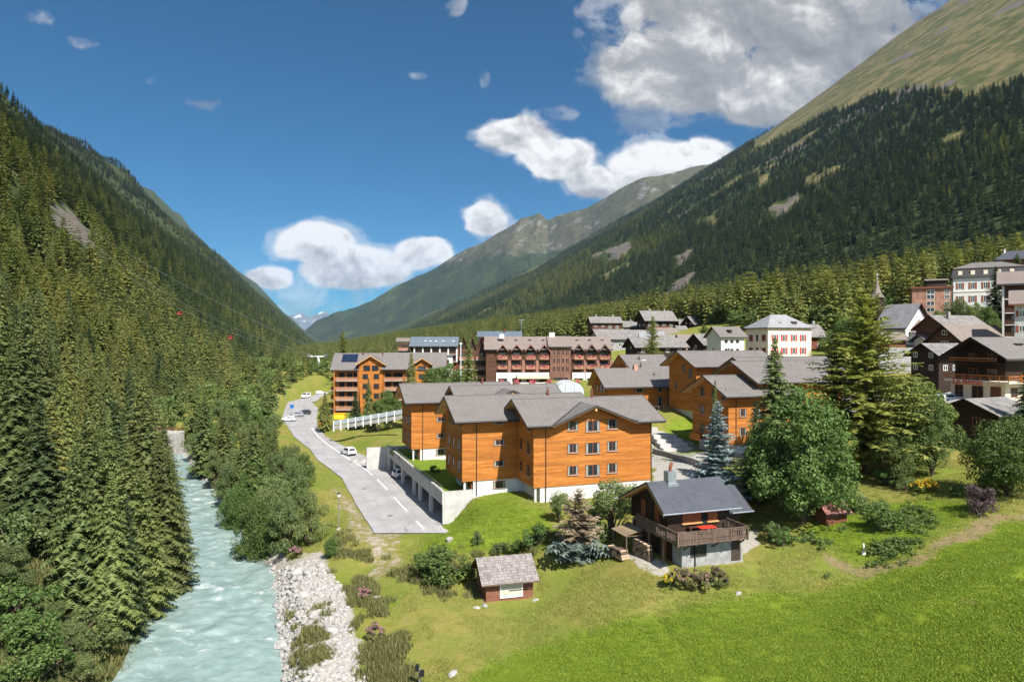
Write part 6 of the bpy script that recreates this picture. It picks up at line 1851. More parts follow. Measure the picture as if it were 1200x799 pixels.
def conifer(seed, h, r, whorls, per, seg, droop=0.35, lift=0.15, tw=0.42, base=0.06, shape=0.85, hang=0.5, lean=0.0, gap=0.0, wob=0.25, wcap=1.3):
    g = np.random.default_rng(seed)
    Cs, A, B = [], [], []
    V = []
    for w in range(whorls):
        f = base + (1 - base) * (w + g.uniform(-.4, .4)) / whorls
        f = min(max(f, base), 0.985)
        rr = r * ((1 - f) ** shape) * min(1, 0.55 + 0.45 * (f - base) / 0.12 if f - base < 0.12 else 1) + 0.10 * r * (1 - f) ** .5 + 0.08
        nb = max(5, int(per * (0.6 + 0.4 * (1 - f)) + .5))
        a0 = g.uniform(0, 6.28)
        for k in range(nb):
            if g.random() < gap: continue
            az = a0 + 6.28 * k / nb + g.normal(0, .25)
            L = rr * g.uniform(1 - wob * 1.3, 1 + wob)
            ns = max(2, int(seg * (0.4 + 0.6 * L / r)))
            t = np.linspace(0.06, 1, ns + 1)
            d = np.array([math.cos(az), math.sin(az)])
            lf = lift + 0.5 * (f ** 3)
            z = f * h + L * (lf * t - droop * t * t) + (g.normal(0, .015, ns + 1) * h * 0.25)
            P = np.stack([d[0] * L * t, d[1] * L * t, z], 1)
            side = np.array([-d[1], d[0], 0])
            mid = (P[:-1] + P[1:]) / 2; fw = P[1:] - P[:-1]
            wd = tw * L * (1.05 - 0.75 * t[:-1]) * g.uniform(.7, 1.25, ns) + 0.10
            wd = np.minimum(wd, wcap)
            for s in (-1, 1):
                tip = mid + side * (s * wd)[:, None] + fw * g.uniform(.5, 1.1, ns)[:, None] + np.array([0, 0, -1]) * (wd * g.uniform(.1, .45, ns))[:, None]
                V.append(np.stack([P[:-1], P[1:] + fw * .15, tip], 1))
            tip = mid + fw * .6 + np.array([0, 0, -1]) * (wd * hang * g.uniform(.5, 1.2, ns))[:, None] + side * (g.normal(0, .25, ns) * wd)[:, None]
            V.append(np.stack([P[:-1], P[1:] + fw * .25, tip], 1))
    V = np.concatenate(V)
    # leader
    n = len(V)
    return V.reshape(-1, 3), np.arange(3 * n).reshape(n, 3)


def trunk_mesh(name, h, r, mat='bark', n=7, limbs=()):
    mb = MB(); pts = [Vector((0, 0, -0.6)), Vector((0, 0, h * .35)), Vector((0, 0, h * .7)), Vector((0, 0, h * .97))]; rr = [r * 1.25, r * .8, r * .45, r * .08]
    for a, b, ra, rb in zip(pts[:-1], pts[1:], rr[:-1], rr[1:]): mb.tube(a, b, ra, rb, n=n, cap=False)
    for (p, q, ra, rb) in limbs: mb.tube(p, q, ra, rb, n=5, cap=False)
    return mb.build(name, [M[mat]], mesh_only=True, smooth=True)


def broad(seed, h, r, n, leaf=0.34, lobes=26, z0=0.2, flat=1.0, shape=1.0):
    """crown made of many leaf-sized faces held in lobes with gaps between them"""
    g = np.random.default_rng(seed)
    u = g.normal(size=(lobes, 3)); u /= np.linalg.norm(u, axis=1)[:, None]
    rad = g.uniform(.25, 1.12, lobes) ** .7
    zc = h * (z0 + (1 - z0) / 2); hz = h * (1 - z0) / 2
    LC = u * rad[:, None] * np.array([r, r, hz * flat]) * .82
    # narrower at the top
    LC[:, :2] *= (1.05 - .35 * (LC[:, 2:] / hz) * shape)
    LR = r * g.uniform(.14, .36, lobes)
    k = g.integers(0, lobes, n)
    v = g.normal(size=(n, 3)); v /= np.linalg.norm(v, axis=1)[:, None]
    rr = LR[k] * g.uniform(.45, 1.08, n) ** .5
    C = LC[k] + v * rr[:, None] * np.array([1, 1, .8])
    C[:, 2] += zc
    keep = C[:, 2] > h * 0.02
    C, v = C[keep], v[keep]; n = len(C)
    nrm = v * .8 + g.normal(size=(n, 3)) * .55 + np.array([0, 0, .35]); nrm /= np.linalg.norm(nrm, axis=1)[:, None]
    a = np.cross(nrm, g.normal(size=(n, 3))); a /= np.linalg.norm(a, axis=1)[:, None]
    b = np.cross(nrm, a)
    s = leaf * g.uniform(.55, 1.2, n)[:, None]
    limbs = [((0, 0, h * z0 * .6), tuple(LC[i] * .8 + np.array([0, 0, zc])), r * .05, r * .012) for i in range(min(12, lobes))]
    return (*leafpack(C, a * s * .7, b * s * .45), limbs)


_tm = {}


def proto(name, kind, seed, **kw):
    """crown and trunk meshes of one kind of plant, shared by its copies"""
    key = (name, seed)
    if key in _tm: return _tm[key]
    if kind == 'conifer':
        leafmat = kw.pop('leafmat'); h = kw['h']
        v, f = conifer(seed, **kw)
        me = mesh_np('crown', v, f, M[leafmat])
        tr = trunk_mesh('trunk', h, 0.011 * h)
    else:
        leafmat = kw.pop('leafmat'); tr_ = kw.pop('trunk', True); h = kw['h']
        v, f, limbs = broad(seed, **kw)
        me = mesh_np('crown', v, f, M[leafmat])
        tr = trunk_mesh('trunk', h * .75, 0.02 * h if tr_ else 0.008 * h, limbs=limbs)
    _tm[key] = (me, tr, h)
    return _tm[key]


def plant(pr, name, label, cat, loc, height, rot=None, group=None, wide=1.0, crown='crown', trunk='trunk'):
    me, tr, h = pr
    t = thing(name, label, cat, loc, random.uniform(0, 360) if rot is None else rot, group)
    s = height / h
    t.scale = (s * wide, s * wide, s)
    add_obj(crown, me, t); add_obj(trunk, tr, t)
    return t


SPR = [proto('spruce', 'conifer', i, h=20, r=rr, whorls=62, per=10, seg=15, droop=dr, lift=.10, tw=.30, wcap=.62, base=.05, leafmat='spruce', gap=.06, hang=.55) for i, (rr, dr) in enumerate([(3.1, .34), (2.6, .40), (3.5, .30), (2.9, .45)])]
SPD = [proto('spruce_dark', 'conifer', 10 + i, h=20, r=rr, whorls=58, per=9, seg=12, droop=.36, lift=.10, tw=.32, wcap=.7, base=.05, leafmat='spruce_dark', gap=.05) for i, rr in enumerate([2.7, 3.1])]
LRB = proto('larch_bright', 'conifer', 27, h=20, r=4.6, whorls=72, per=11, seg=18, droop=.10, lift=.14, tw=.16, wcap=.45, base=.08, shape=.62, leafmat='larch_bright', gap=.15, hang=.5, wob=.4)
LAR = [proto('larch', 'conifer', 20 + i, h=20, r=rr, whorls=60, per=9, seg=14, droop=.16, lift=.16, tw=.22, wcap=.55, base=.08, shape=.72, leafmat='larchleaf', gap=.12, hang=.45, wob=.35) for i, rr in enumerate([3.3, 2.8, 3.7])]
BLU = proto('bluespruce', 'conifer', 31, h=12, r=2.9, whorls=34, per=10, seg=8, droop=.12, lift=.12, tw=.42, base=.05, shape=.8, leafmat='bluespruce', gap=.05, hang=.3)
BRO = [proto('broad', 'broad', 40 + i, h=10, r=4.6, n=24000, leaf=.19, lobes=84, z0=.02, leafmat='broad') for i in range(2)]
BIG = proto('broad_big', 'broad', 45, h=11, r=4.3, n=34000, leaf=.19, lobes=120, z0=.02, shape=1.75, leafmat='broad')
BRL = [proto('broad_light', 'broad', 50 + i, h=9, r=3.7, n=14000, leaf=.18, lobes=46, z0=.04, leafmat='broad_light') for i in range(2)]
WIL = [proto('willow', 'broad', 60 + i, h=7, r=3.4, n=13000, leaf=.16, lobes=44, z0=.0, leafmat='willow') for i in range(3)]
BSH = [proto('bush', 'broad', 70 + i, h=2.4, r=1.8, n=2600, leaf=.15, lobes=22, z0=.0, leafmat='broad', trunk=False) for i in range(2)]
BSL = [proto('bush_light', 'broad', 74 + i, h=2.2, r=1.7, n=2200, leaf=.15, lobes=20, z0=.0, leafmat='willow', trunk=False) for i in range(2)]
PUR = proto('purple_bush', 'broad', 80, h=3.2, r=2.2, n=3600, leaf=.15, lobes=26, z0=.0, leafmat='purple', trunk=False)


def onland(px, py, ymin=24):
    return gp(px, py, ymin)


# ---- singled-out trees round the houses
def big(pr, name, label, cat, px, py_base, py_top, Y=None, **kw):
    b = gp(px, py_base) if Y is None else Vector(((px - 600) / F * Y, Y, h1f((px - 600) / F * Y, Y)))
    top = CAMZ - (py_top - 400) / F * b.y
    return plant(pr, name, label, cat, b, top - b.z, **kw)


def h1f(x, y): return float(hgt(x, y)[0])


big(BIG, 'broadleaf_tree', 'very large dark green broadleaf tree between the blue spruce and the larch', 'tree', 941, 612, 448, wide=.98)
big(BRO[1], 'broadleaf_tree', 'dense dark broadleaf tree at the right edge in front of the barn', 'tree', 1182, 590, 482, 70, wide=1.0)
big(LRB, 'larch_tree', 'tallest yellow-green larch in the garden behind the big broadleaf tree', 'tree', 1014, 570, 338, 84, wide=1.4)
big(LAR[1], 'larch_tree', 'thinner dark larch just left of the tallest garden larch', 'tree', 978, 560, 380, 88, wide=1.25)
big(SPR[0], 'spruce_tree', 'tall dark spruce in front of the orange gable house', 'tree', 908, 590, 395, 80, wide=1.35)
big(SPD[0], 'spruce_tree', 'lower dark spruce between the blue spruce and the big broadleaf tree', 'tree', 886, 590, 468, 78, wide=1.2)
big(BLU, 'blue_spruce', 'silvery blue spruce behind the slate-roofed chalet', 'tree', 841, 592, 468, 76, wide=1.0)
big(SPR[1], 'spruce_tree', 'slim young spruce behind the top of the silvery blue spruce', 'tree', 838, 560, 445, 92, wide=0.7)
big(BRL[0], 'broadleaf_tree', 'pale airy broadleaf tree right of the tallest garden larch', 'tree', 1070, 560, 428, 86, wide=0.9)
big(BRL[1], 'broadleaf_tree', 'light green tree in front of the blackened barn', 'tree', 1092, 565, 462, 80, wide=0.72)
big(BRL[0], 'broadleaf_tree', 'small light tree on the slope between barn and larch', 'tree', 1048, 562, 495, 78, wide=0.8)
big(SPD[1], 'spruce_tree', 'dark spruce standing right of the restaurant at the edge', 'tree', 1202, 560, 425, 84, wide=1.3)
big(WIL[0], 'broadleaf_tree', 'grey-green multi-stemmed tree behind the browned spruce', 'tree', 716, 640, 560, 73, wide=0.85)
big(WIL[1], 'broadleaf_tree', 'pale shrubby tree left behind the browned spruce', 'tree', 655, 625, 570, 78, wide=0.65)
# browned spruce: bare brown top over a blue-green skirt
b = gp(678, 654)
hb = (CAMZ - (572 - 400) / F * b.y) - b.z
v1, f1 = conifer(91, h=10, r=4.0, whorls=22, per=9, seg=9, droop=.10, lift=.16, tw=.34, base=.22, shape=.72, hang=.3, gap=.12)
v2, f2 = conifer(92, h=10, r=4.3, whorls=26, per=9, seg=8, droop=.16, lift=.10, tw=.40, base=.02, shape=.6, hang=.3, gap=.1)
kf = v2.reshape(-1, 3, 3)[:, :, 2].mean(1) < 3.0
f2k = f2[kf]
dtr = thing('spruce_tree', 'dying spruce with a brown crown and a blue-green skirt beside the chalet', 'tree', b, 40)
sc_ = hb / 10; dtr.scale = (sc_ * .98, sc_ * .98, sc_)
add_obj('crown', mesh_np('crown', v1, f1, M['deadspruce']), dtr); add_obj('lower_crown', mesh_np('lower_crown', v2, f2k, M['skirt_spruce']), dtr)
add_obj('trunk', trunk_mesh('trunk', 10, .18), dtr)
big(SPR[2], 'spruce_tree', 'narrow spruce standing before the right half of the orange balcony hotel', 'tree', 482, 480, 412, 165, wide=0.9)
big(LAR[1], 'larch_tree', 'feathery conifer left of the long brown hotel beside the pale pole', 'tree', 549, 462, 398, 172, wide=1.25)
big(SPR[3], 'spruce_tree', 'dark spruce in front of the orange bay of the balcony hotel', 'tree', 432, 494, 443, 170, wide=1.2)
big(SPD[1], 'spruce_tree', 'small round-topped dark tree left of the spruce before the orange bay', 'tree', 417, 494, 458, 168, wide=1.5)
big(BRO[0], 'broadleaf_tree', 'bushy green tree before the orange balcony hotel, above the glass fence', 'tree', 455, 496, 455, 163, wide=0.85)
big(BRL[1], 'broadleaf_tree', 'light bush-like tree between hotel and glass fence', 'tree', 443, 496, 466, 160, wide=0.8)
big(SPR[1], 'spruce_tree', 'conical spruce at the bend of the road', 'tree', 381, 497, 459, 176, wide=1.5)
big(LAR[2], 'larch_tree', 'golden larch behind the left end of the orange balcony hotel', 'tree', 402, 470, 388, 225, wide=1.25)
big(BRL[0], 'broadleaf_tree', 'round green tree between the balcony hotel and the long brown hotel', 'tree', 524, 452, 418, 185, wide=1.1)
big(BRO[1], 'broadleaf_tree', 'dark round tree left of the pale pole', 'tree', 513, 455, 428, 186, wide=1.0)
big(LRB, 'larch_tree', 'bright columnar larch standing alone in the middle of the village', 'tree', 765, 424, 371, 195, wide=0.75)
big(SPR[0], 'spruce_tree', 'dark spruce in front of the blue-roofed hillside house', 'tree', 817, 395, 352, 350, wide=1.3)
for j, (px, pb_, pt_, Y, pr, wd, lb) in enumerate([
        (840, 398, 376, 300, BRO[0], 1.0, 'rounded tree left behind the white house with round windows'), (858, 396, 368, 290, BRL[0], 1.0, 'light tree behind the white house with round windows'),
        (825, 400, 380, 270, BRL[1], 1.1, 'pale green tree right of the broad-gabled hillside chalet'), (880, 385, 366, 300, BRO[1], 1.0, 'dark tree behind the left end of the cream hotel'),
        (1142, 395, 350, 200, BRL[0], .9, 'pale poplar-like tree before the white mansard hotel'), (1120, 398, 352, 195, WIL[2], 1.0, 'grey-green tree below the pink brick block'),
        (1100, 395, 362, 192, BRL[1], .9, 'light green tree right of the church apse'), (1158, 395, 358, 180, BRO[0], .7, 'dark tree between the mansard hotel and the dark block'),
        (975, 415, 385, 190, BRL[1], 1.2, 'light tree right of the cream hotel'), (990, 412, 372, 198, BRO[1], 1.0, 'dark tree left of the church'),
        (1008, 400, 362, 215, BRL[0], 1.0, 'light tree behind the church nave')]):
    big(pr, 'broadleaf_tree', lb, 'tree', px, pb_, pt_, Y, wide=wd)
big(SPD[0], 'spruce_tree', 'dense dark stone pine before the right end of the mansard hotel', 'tree', 1167, 398, 312, 185, wide=1.7)
big(SPR[2], 'spruce_tree', 'dark pine at the right edge below the red hipped house', 'tree', 1192, 352, 297, 230, wide=1.6)

# ---- shrubs and flowers round the meadow
def shrub(pr, label, px, py, h_, wide=1.0, name='shrub', cat='shrub', Y=None, group=None):
    b = gp(px, py) if Y is None else Vector(((px - 600) / F * Y, Y, h1f((px - 600) / F * Y, Y)))
    t = plant(pr, name, label, cat, b, h_, wide=wide, crown='foliage', trunk='stems', group=group)
    return t


shrub(BSH[0], 'dense dark green bush left of the plank hut', 514, 680, 3.0, 1.65)
shrub(BSH[1], 'dark shrub on the bank behind the plank hut', 607, 648, 1.5, 1.2); shrub(BSH[0], 'dark leafy shrub left below the browned spruce', 632, 640, 2.2, 1.0)
shrub(BSL[0], 'pale shrub on the grassy bank above the hut roof', 585, 652, 1.3, 1.1); shrub(BSL[1], 'tall thin shrub on the slope above the hut', 560, 640, 1.6, 0.6)
shrub(BSH[1], 'rounded bush in the garden left of the tiny red shed', 918, 640, 1.9, 0.9); shrub(BSL[0], 'small brownish bush on the lawn right of the chalet', 906, 636, 2.0, .7)
shrub(BSH[0], 'big green garden bush right of the tiny red shed', 1032, 625, 2.6, 1.1); shrub(BSL[1], 'loose garden bush above the vegetable patch', 1010, 600, 1.8, 1.1)
shrub(PUR, 'dark purple-leaved bush beside the path on the right', 1149, 604, 2.9, 1.0)
shrub(BSH[1], 'green bush on the lawn between yellow blooms and the purple bush', 1120, 582, 1.5, 1.0); shrub(BSH[0], 'low bush under the garden larch', 990, 590, 2.0, 1.2)
shrub(BSL[0], 'grey-green bush left of the yellow blooms', 1062, 575, 1.5, 1.1); shrub(BSH[1], 'dark shrub below the pale airy tree', 1040, 570, 2.2, 1.2)
shrub(BSH[0], 'bush at the lower right corner of the nearest apartment house', 745, 600, 3.0, .9); shrub(BSH[1], 'bush before the white base of the nearest apartment house', 700, 612, 2.6, .9)


def flower_bush(label, px, py, h_, green, bloom, share, wide=1.0, name='flowering_shrub', seed=0):
    b = gp(px, py)
    v, f, limbs = broad(200 + seed, h=h_, r=h_ * .75 * wide, n=1800, leaf=.13, lobes=20, z0=0.0)
    mi = (np.random.default_rng(seed).random(len(f)) < share * (v.reshape(-1, 4, 3)[:, :, 2].mean(1) > h_ * .45)).astype(int)
    t = thing(name, label, 'shrub', b, 0)
    add_obj('foliage', mesh_np('foliage', v[f[mi == 0]].reshape(-1, 3), np.arange(4 * (mi == 0).sum()).reshape(-1, 4), M[green]), t)
    if (mi == 1).any(): add_obj('blooms', mesh_np('blooms', v[f[mi == 1]].reshape(-1, 3), np.arange(4 * (mi == 1).sum()).reshape(-1, 4), M[bloom]), t)
    return t


flower_bush('bush covered in bright yellow blooms at the garden edge', 1083, 580, 1.9, 'broad', 'yellowflower', .75, 1.05, seed=1)
flower_bush('yellow flowering plant at the left end of the bed before the chalet', 781, 690, 1.3, 'broad', 'yellowflower', .5, .6, seed=2)
for j, (px, py) in enumerate([(797, 692), (812, 694), (827, 694), (841, 690)]):
    flower_bush(['leftmost pink-topped bush in the bed before the chalet', 'second pink-topped bush from the yellow plant before the chalet', 'third pink-topped bush from the yellow plant before the chalet', 'rightmost pink-topped bush in the bed before the chalet'][j], px, py, 1.9, 'weed', 'pinkflower', .25, .65, seed=3 + j)
for j, (px, py) in enumerate([(347, 655), (440, 752), (425, 705)]):
    flower_bush(['pink-flowering willowherb below the riverside willows', 'pink-flowering willowherb beside the lower track', 'pink-flowering willowherb on the stony bank'][j], px, py, 1.5, 'weed', 'pinkflower', .5, .8, seed=10 + j)
for j, (px, py) in enumerate([(462, 545), (472, 552), (508, 563), (548, 600), (560, 600)]):
    shrub(BSH[j % 2], ['planter shrub at the far end of the parking deck', 'second planter shrub from the far end of the deck', 'planter shrub near the middle of the deck lawn', 'round shrub on the deck lawn by the nearest gable', 'low shrub at the near corner of the deck'][j], px, py, 1.1, 1.1, Y=[120, 114, 104, 93, 91][j]).location.z = -0.05

# ---- riverside willows and alders between river and road
riv = [(300, 665, 9.5, 1), (335, 650, 7.5, 0), (362, 640, 6.5, 2), (278, 628, 8.0, 1), (318, 628, 8.5, 0), (345, 600, 7.5, 2), (300, 598, 8.5, 0), (268, 598, 7.5, 2), (330, 575, 7.5, 1), (355, 575, 6.0, 0), (285, 572, 8.5, 1), (255, 575, 7.5, 0),
       (310, 552, 7.5, 2), (340, 552, 5.5, 1), (240, 556, 7.0, 2), (265, 550, 8.0, 1), (290, 538, 8.0, 0), (228, 540, 7.0, 1), (248, 530, 8.0, 2), (315, 528, 6.0, 0), (270, 520, 8.5, 0), (300, 512, 7.5, 2), (240, 516, 7.0, 1), (322, 508, 5.5, 1), (285, 500, 8.0, 1), (260, 502, 8.0, 0), (305, 494, 6.0, 0), (388, 655, 2.6, 1), (312, 640, 6.0, 0), (206, 536, 5.0, 1), (176, 538, 5.5, 2)]
for j, (px, py, hh_, k) in enumerate(riv):
    b = gp(px, py)
    if py < 560: b = Vector((b.x, b.y, b.z))
    pr = (WIL if j % 3 else [BRO[0], BRO[1], BRL[0]])[k]
    plant(pr, 'riverside_tree', 'bushy green tree in the thicket between river and road', 'tree', b, hh_, group='riverside thicket', wide=.72 if j % 3 else .7)
for j, (px, py, pt_, lb) in enumerate([(297, 600, 492, 'dark conical spruce in the riverside thicket, taller of two'), (285, 585, 500, 'dark conical spruce in the riverside thicket, shorter of two'), (262, 566, 478, 'slim spruce in the middle of the riverside thicket'), (322, 560, 500, 'short spruce on the road side of the riverside thicket'), (240, 560, 462, 'spruce standing at the far bank corner of the riverside thicket')]):
    b = gp(px, py); plant(SPR[j % 4], 'spruce_tree', lb, 'tree', b, CAMZ - (pt_ - 400) / F * b.y - b.z, wide=1.25)

# ---- the wood on the left slope: nearest trees one by one, the rest as one forest
def scatter(xmin, xmax, ymin, ymax, step, jitter=.5, seed=1):
    g = np.random.default_rng(seed)
    xs = np.arange(xmin, xmax, step); ys = np.arange(ymin, ymax, step)
    X, Yy = np.meshgrid(xs, ys)
    X = X.ravel() + g.uniform(-jitter, jitter, X.size) * step; Yy = Yy.ravel() + g.uniform(-jitter, jitter, Yy.size) * step
    return X, Yy


X, Y = scatter(-330, -20, 44, 330, 6.0, .48, 4)
xcl, wl, _ = river(Y)
d = -(X - xcl) * .9 - wl
pxs = 600 + F * X / Y
hn = hgt(X, Y)
ok = (d > 1.4) & (pxs > -70) & (pxs < 600) & ~((d < 17) & (Y < 62)) & ~((Y < 50) & (d < 26))
clear_ = (fbm(X, Y, 45, 2) > 0.62)
ok &= ~clear_
X, Y, d, hn, pxs = X[ok], Y[ok], d[ok], hn[ok], pxs[ok]
o = np.argsort(Y + np.maximum(0, -pxs) * 2)
X, Y, d, hn = X[o], Y[o], d[o], hn[o]
NIND = 270
gl_ = np.random.default_rng(77)
kindn = fbm(X + 500, Y, 60, 2) + gl_.normal(0, .28, len(X))
near_bank = d < 14
for i in range(min(NIND, len(X))):
    hgt_ = gl_.uniform(10, 23.5) * (0.9 if near_bank[i] else 1.0)
    if Y[i] < 75: hgt_ = gl_.uniform(13, 18)
    loc = (X[i], Y[i], hn[i] - .2)
    if kindn[i] > 0.02 and not near_bank[i]:
        plant(LAR[i % 3], 'larch_tree', 'yellow-green larch in the wood on the left slope', 'tree', loc, hgt_, group='larches on the left slope', wide=gl_.uniform(.95, 1.35))
    else:
        lb = 'spruce leaning over the water in the row on the left river bank' if near_bank[i] and d[i] < 7 else 'dark spruce in the wood on the left slope'
        lb = lb.replace('leaning over the water', 'at the water')
        gr = 'spruces on the left river bank' if 'bank' in lb else 'spruces on the left slope'
        plant(SPR[i % 4] if gl_.random() < .75 else SPD[i % 2], 'spruce_tree', lb, 'tree', loc, hgt_, group=gr, wide=gl_.uniform(.85, 1.6))
restX, restY = X[NIND:], Y[NIND:]
print('left individuals', min(NIND, len(X)), 'rest', len(restX))
for j, (px, py, hh_, wd) in enumerate([(205, 706, 17, 1.2), (186, 690, 18, 1.25), (214, 668, 15.5, 1.2), (168, 728, 16, 1.2), (196, 650, 17.5, 1.2), (208, 628, 15, 1.2), (150, 715, 17, 1.2), (130, 742, 15, 1.2), (196, 612, 16, 1.2), (190, 580, 16, 1.2)]):
    b = gp(px, py); b = Vector((min(b.x, float(river(b.y)[0] - river(b.y)[1] * 1.1) - .4), b.y, 0)); b.z = h1f(b.x, b.y) - .2
    plant(SPR[j % 4], 'spruce_tree', 'spruce at the water in the row on the left river bank', 'tree', b, hh_, group='spruces on the left river bank', wide=wd)
# low growth on the left bank in the corner
for j, (px, py, hh_) in enumerate([(30, 770, 3.2), (75, 775, 3.0), (115, 770, 2.6), (20, 730, 3.5), (60, 735, 2.4), (140, 745, 2.6), (10, 690, 4.0), (100, 740, 2.2), (40, 800, 3.0), (95, 800, 2.6), (150, 720, 2.6), (45, 640, 3.4), (15, 650, 4.0)]):
    b = gp(px, py)
    plant([BSH[0], WIL[0], BSL[0], BSH[1], WIL[1]][j % 5], 'bank_shrub', 'leafy shrub on the left river bank in the near corner', 'shrub', b, hh_, group='shrubs on the near left bank', wide=1.1, crown='foliage', trunk='stems')

# ------------------------------------------------------------------ forests (nobody could count them)
def low_conifer(seed, mat, h=20, r=3.0, whorls=17, per=6, **kw):
    v, f = conifer(seed, h=h, r=r, whorls=whorls, per=per, seg=3, tw=.75, droop=.3, lift=.1, base=.04, hang=.7, gap=.03, **kw)
    return mesh_np('far_conifer', v, f, M[mat])


def inst_source(me):
    return bpy.data.objects.new('forest_source', me)              # not linked: only a shape for the forest points


def forest(name, pts, scales, sources, seed):
    me = bpy.data.meshes.new(name)
    me.vertices.add(len(pts)); me.vertices.foreach_set('co', np.asarray(pts, np.float32).ravel())
    g = np.random.default_rng(seed)
    a = me.attributes.new('tree_scale', 'FLOAT_VECTOR', 'POINT')
    sv = np.stack([scales * g.uniform(.9, 1.35, len(pts)), scales, scales], 1); sv[:, 1] = sv[:, 0]
    a.data.foreach_set('vector', sv.astype(np.float32).ravel())
    a = me.attributes.new('tree_turn', 'FLOAT_VECTOR', 'POINT')
    rv = np.zeros((len(pts), 3), np.float32); rv[:, 2] = g.uniform(0, 6.28, len(pts)); rv[:, 0] = g.normal(0, .03, len(pts))
    a.data.foreach_set('vector', rv.ravel())
    a = me.attributes.new('tree_pick', 'INT', 'POINT'); a.data.foreach_set('value', g.integers(0, len(sources), len(pts)).astype(np.int32))
    o = add_obj(name, me); tag(o, kind='stuff')
    t = bpy.data.node_groups.new(name, 'GeometryNodeTree')
    t.interface.new_socket(name='Geometry', in_out='INPUT', socket_type='NodeSocketGeometry')
    t.interface.new_socket(name='Geometry', in_out='OUTPUT', socket_type='NodeSocketGeometry')
    gi = t.nodes.new('NodeGroupInput'); go = t.nodes.new('NodeGroupOutput')
    ip = t.nodes.new('GeometryNodeInstanceOnPoints')
    jn = t.nodes.new('GeometryNodeJoinGeometry')
    for s in reversed(sources):
        oi = t.nodes.new('GeometryNodeObjectInfo'); oi.inputs['Object'].default_value = s; oi.inputs['As Instance'].default_value = True
        t.links.new(oi.outputs['Geometry'], jn.inputs[0])

    def attr(nm, typ):
        n = t.nodes.new('GeometryNodeInputNamedAttribute'); n.data_type = typ; n.inputs['Name'].default_value = nm
        return n.outputs[0]
    t.links.new(gi.outputs[0], ip.inputs['Points']); t.links.new(jn.outputs[0], ip.inputs['Instance'])
    ip.inputs['Pick Instance'].default_value = True
    t.links.new(attr('tree_pick', 'INT'), ip.inputs['Instance Index'])
    t.links.new(attr('tree_turn', 'FLOAT_VECTOR'), ip.inputs['Rotation'])
    t.links.new(attr('tree_scale', 'FLOAT_VECTOR'), ip.inputs['Scale'])
    t.links.new(ip.outputs[0], go.inputs[0])
    md = o.modifiers.new('forest', 'NODES'); md.node_group = t
    return o


fs = [inst_source(low_conifer(300 + i, 'spruce', r=rr)) for i, rr in enumerate([2.7, 3.3, 3.0])]
fd = [inst_source(low_conifer(310 + i, 'spruce_dark', r=rr)) for i, rr in enumerate([2.7, 3.3, 3.0])]
fl = [inst_source(low_conifer(320 + i, 'larchleaf', r=rr, shape=.75)) for i, rr in enumerate([2.8, 3.4])]
fb = [inst_source(mesh_np('far_broadleaf', *broad(330, h=10, r=4, n=700, leaf=.75, lobes=26, z0=.05)[:2], M['broad_light']))]

# left slope
g = np.random.default_rng(12)
P = [np.stack([restX, restY], 1)]
x_, y_ = scatter(-4200, -60, 330, 5600, 8.2, .5, 6)
P.append(np.stack([x_, y_], 1)); P = np.concatenate(P)
X, Y = P[:, 0], P[:, 1]
xcl, wl, _ = river(Y); d = -(X - xcl) * .9 - wl
pxs = 600 + F * X / Y
dist = np.hypot(X, Y)
q = -0.27 * X + 0.963 * Y
keep = (d > 3) & (pxs > -320) & (pxs < 470) & (g.random(len(X)) < np.minimum(1, (1000 / dist) ** .75))
X, Y, d, q = X[keep], Y[keep], d[keep], q[keep]
z = hgt(X, Y); pyv = 400 - F * (z - CAMZ) / Y
_, crag, _, cover = wild(X, Y, z)
kk = ~crag & ~cover & (z < np.where(q < 1900, 535, 5000) + 40 * fbm(X, Y, 120, 2)) & (fbm(q * 0.9, z * 1.4, 60, 3) < 0.60)
X, Y, z, d, q = X[kk], Y[kk], z[kk], d[kk], q[kk]
lk = fbm(q + 200, d * .7, 170, 3) + g.normal(0, .22, len(X)) - (Y > 520) * .25 - (d > 250) * .2
isl = lk > 0.06
pts = np.stack([X, Y, z - .3], 1); s_ = g.uniform(.65, 1.15, len(X)) * np.interp(Y, [900, 4000], [1, 1.4])
forest('larch_forest', pts[isl], s_[isl], fl + fs[:2], 1)
dk = ~isl & (Y > 420)
forest('spruce_forest', pts[~isl & ~dk], s_[~isl & ~dk], fs, 2)
forest('dark_spruce_forest', pts[dk], s_[dk], fd + fs[:1], 3)
print('left forest', len(X))
# right mountain
x_, y_ = scatter(-900, 5200, 300, 7600, 13.0, 1.0, 8)
pxs = 600 + F * x_ / y_
s1 = 0.963 * x_ + 0.27 * y_ + 33.5; q1 = -0.27 * x_ + 0.963 * y_
dist = np.hypot(x_, y_)
cs = np.interp(q1, CREST_Q, CREST_S)
keep = (pxs > 340) & (pxs < 1420) & (s1 > 640) & (s1 < cs + 60) & (g.random(len(x_)) < np.minimum(1, (1700 / dist) ** 1.25))
x_, y_, s1, q1 = x_[keep], y_[keep], s1[keep], q1[keep]
z = hgt(x_, y_)
tl_ok, crag, glade, cover = wild(x_, y_, z)
clr = fbm(q1, s1 * 0.45, 330, 4)
py2 = 400 - F * (z - CAMZ) / y_
sparse = g.random(len(x_)) < 0.03
keep = (tl_ok & (clr > -0.47) & ~crag & ~glade & ~cover) | (sparse & tl_ok & ~crag)
keep &= (py2 > -60)
x_, y_, z, s1, q1 = x_[keep], y_[keep], z[keep], s1[keep], q1[keep]
sc_t = g.uniform(.8, 1.3, len(x_)) * np.interp(np.hypot(x_, y_), [500, 3000, 7000], [1.0, 1.25, 1.7])
lk = fbm(q1 * .5, s1, 300, 3) + g.normal(0, .2, len(x_)) + np.where(q1 > 2300, .12, -.1)
pts = np.stack([x_, y_, z - .5], 1); il = lk > 0.24
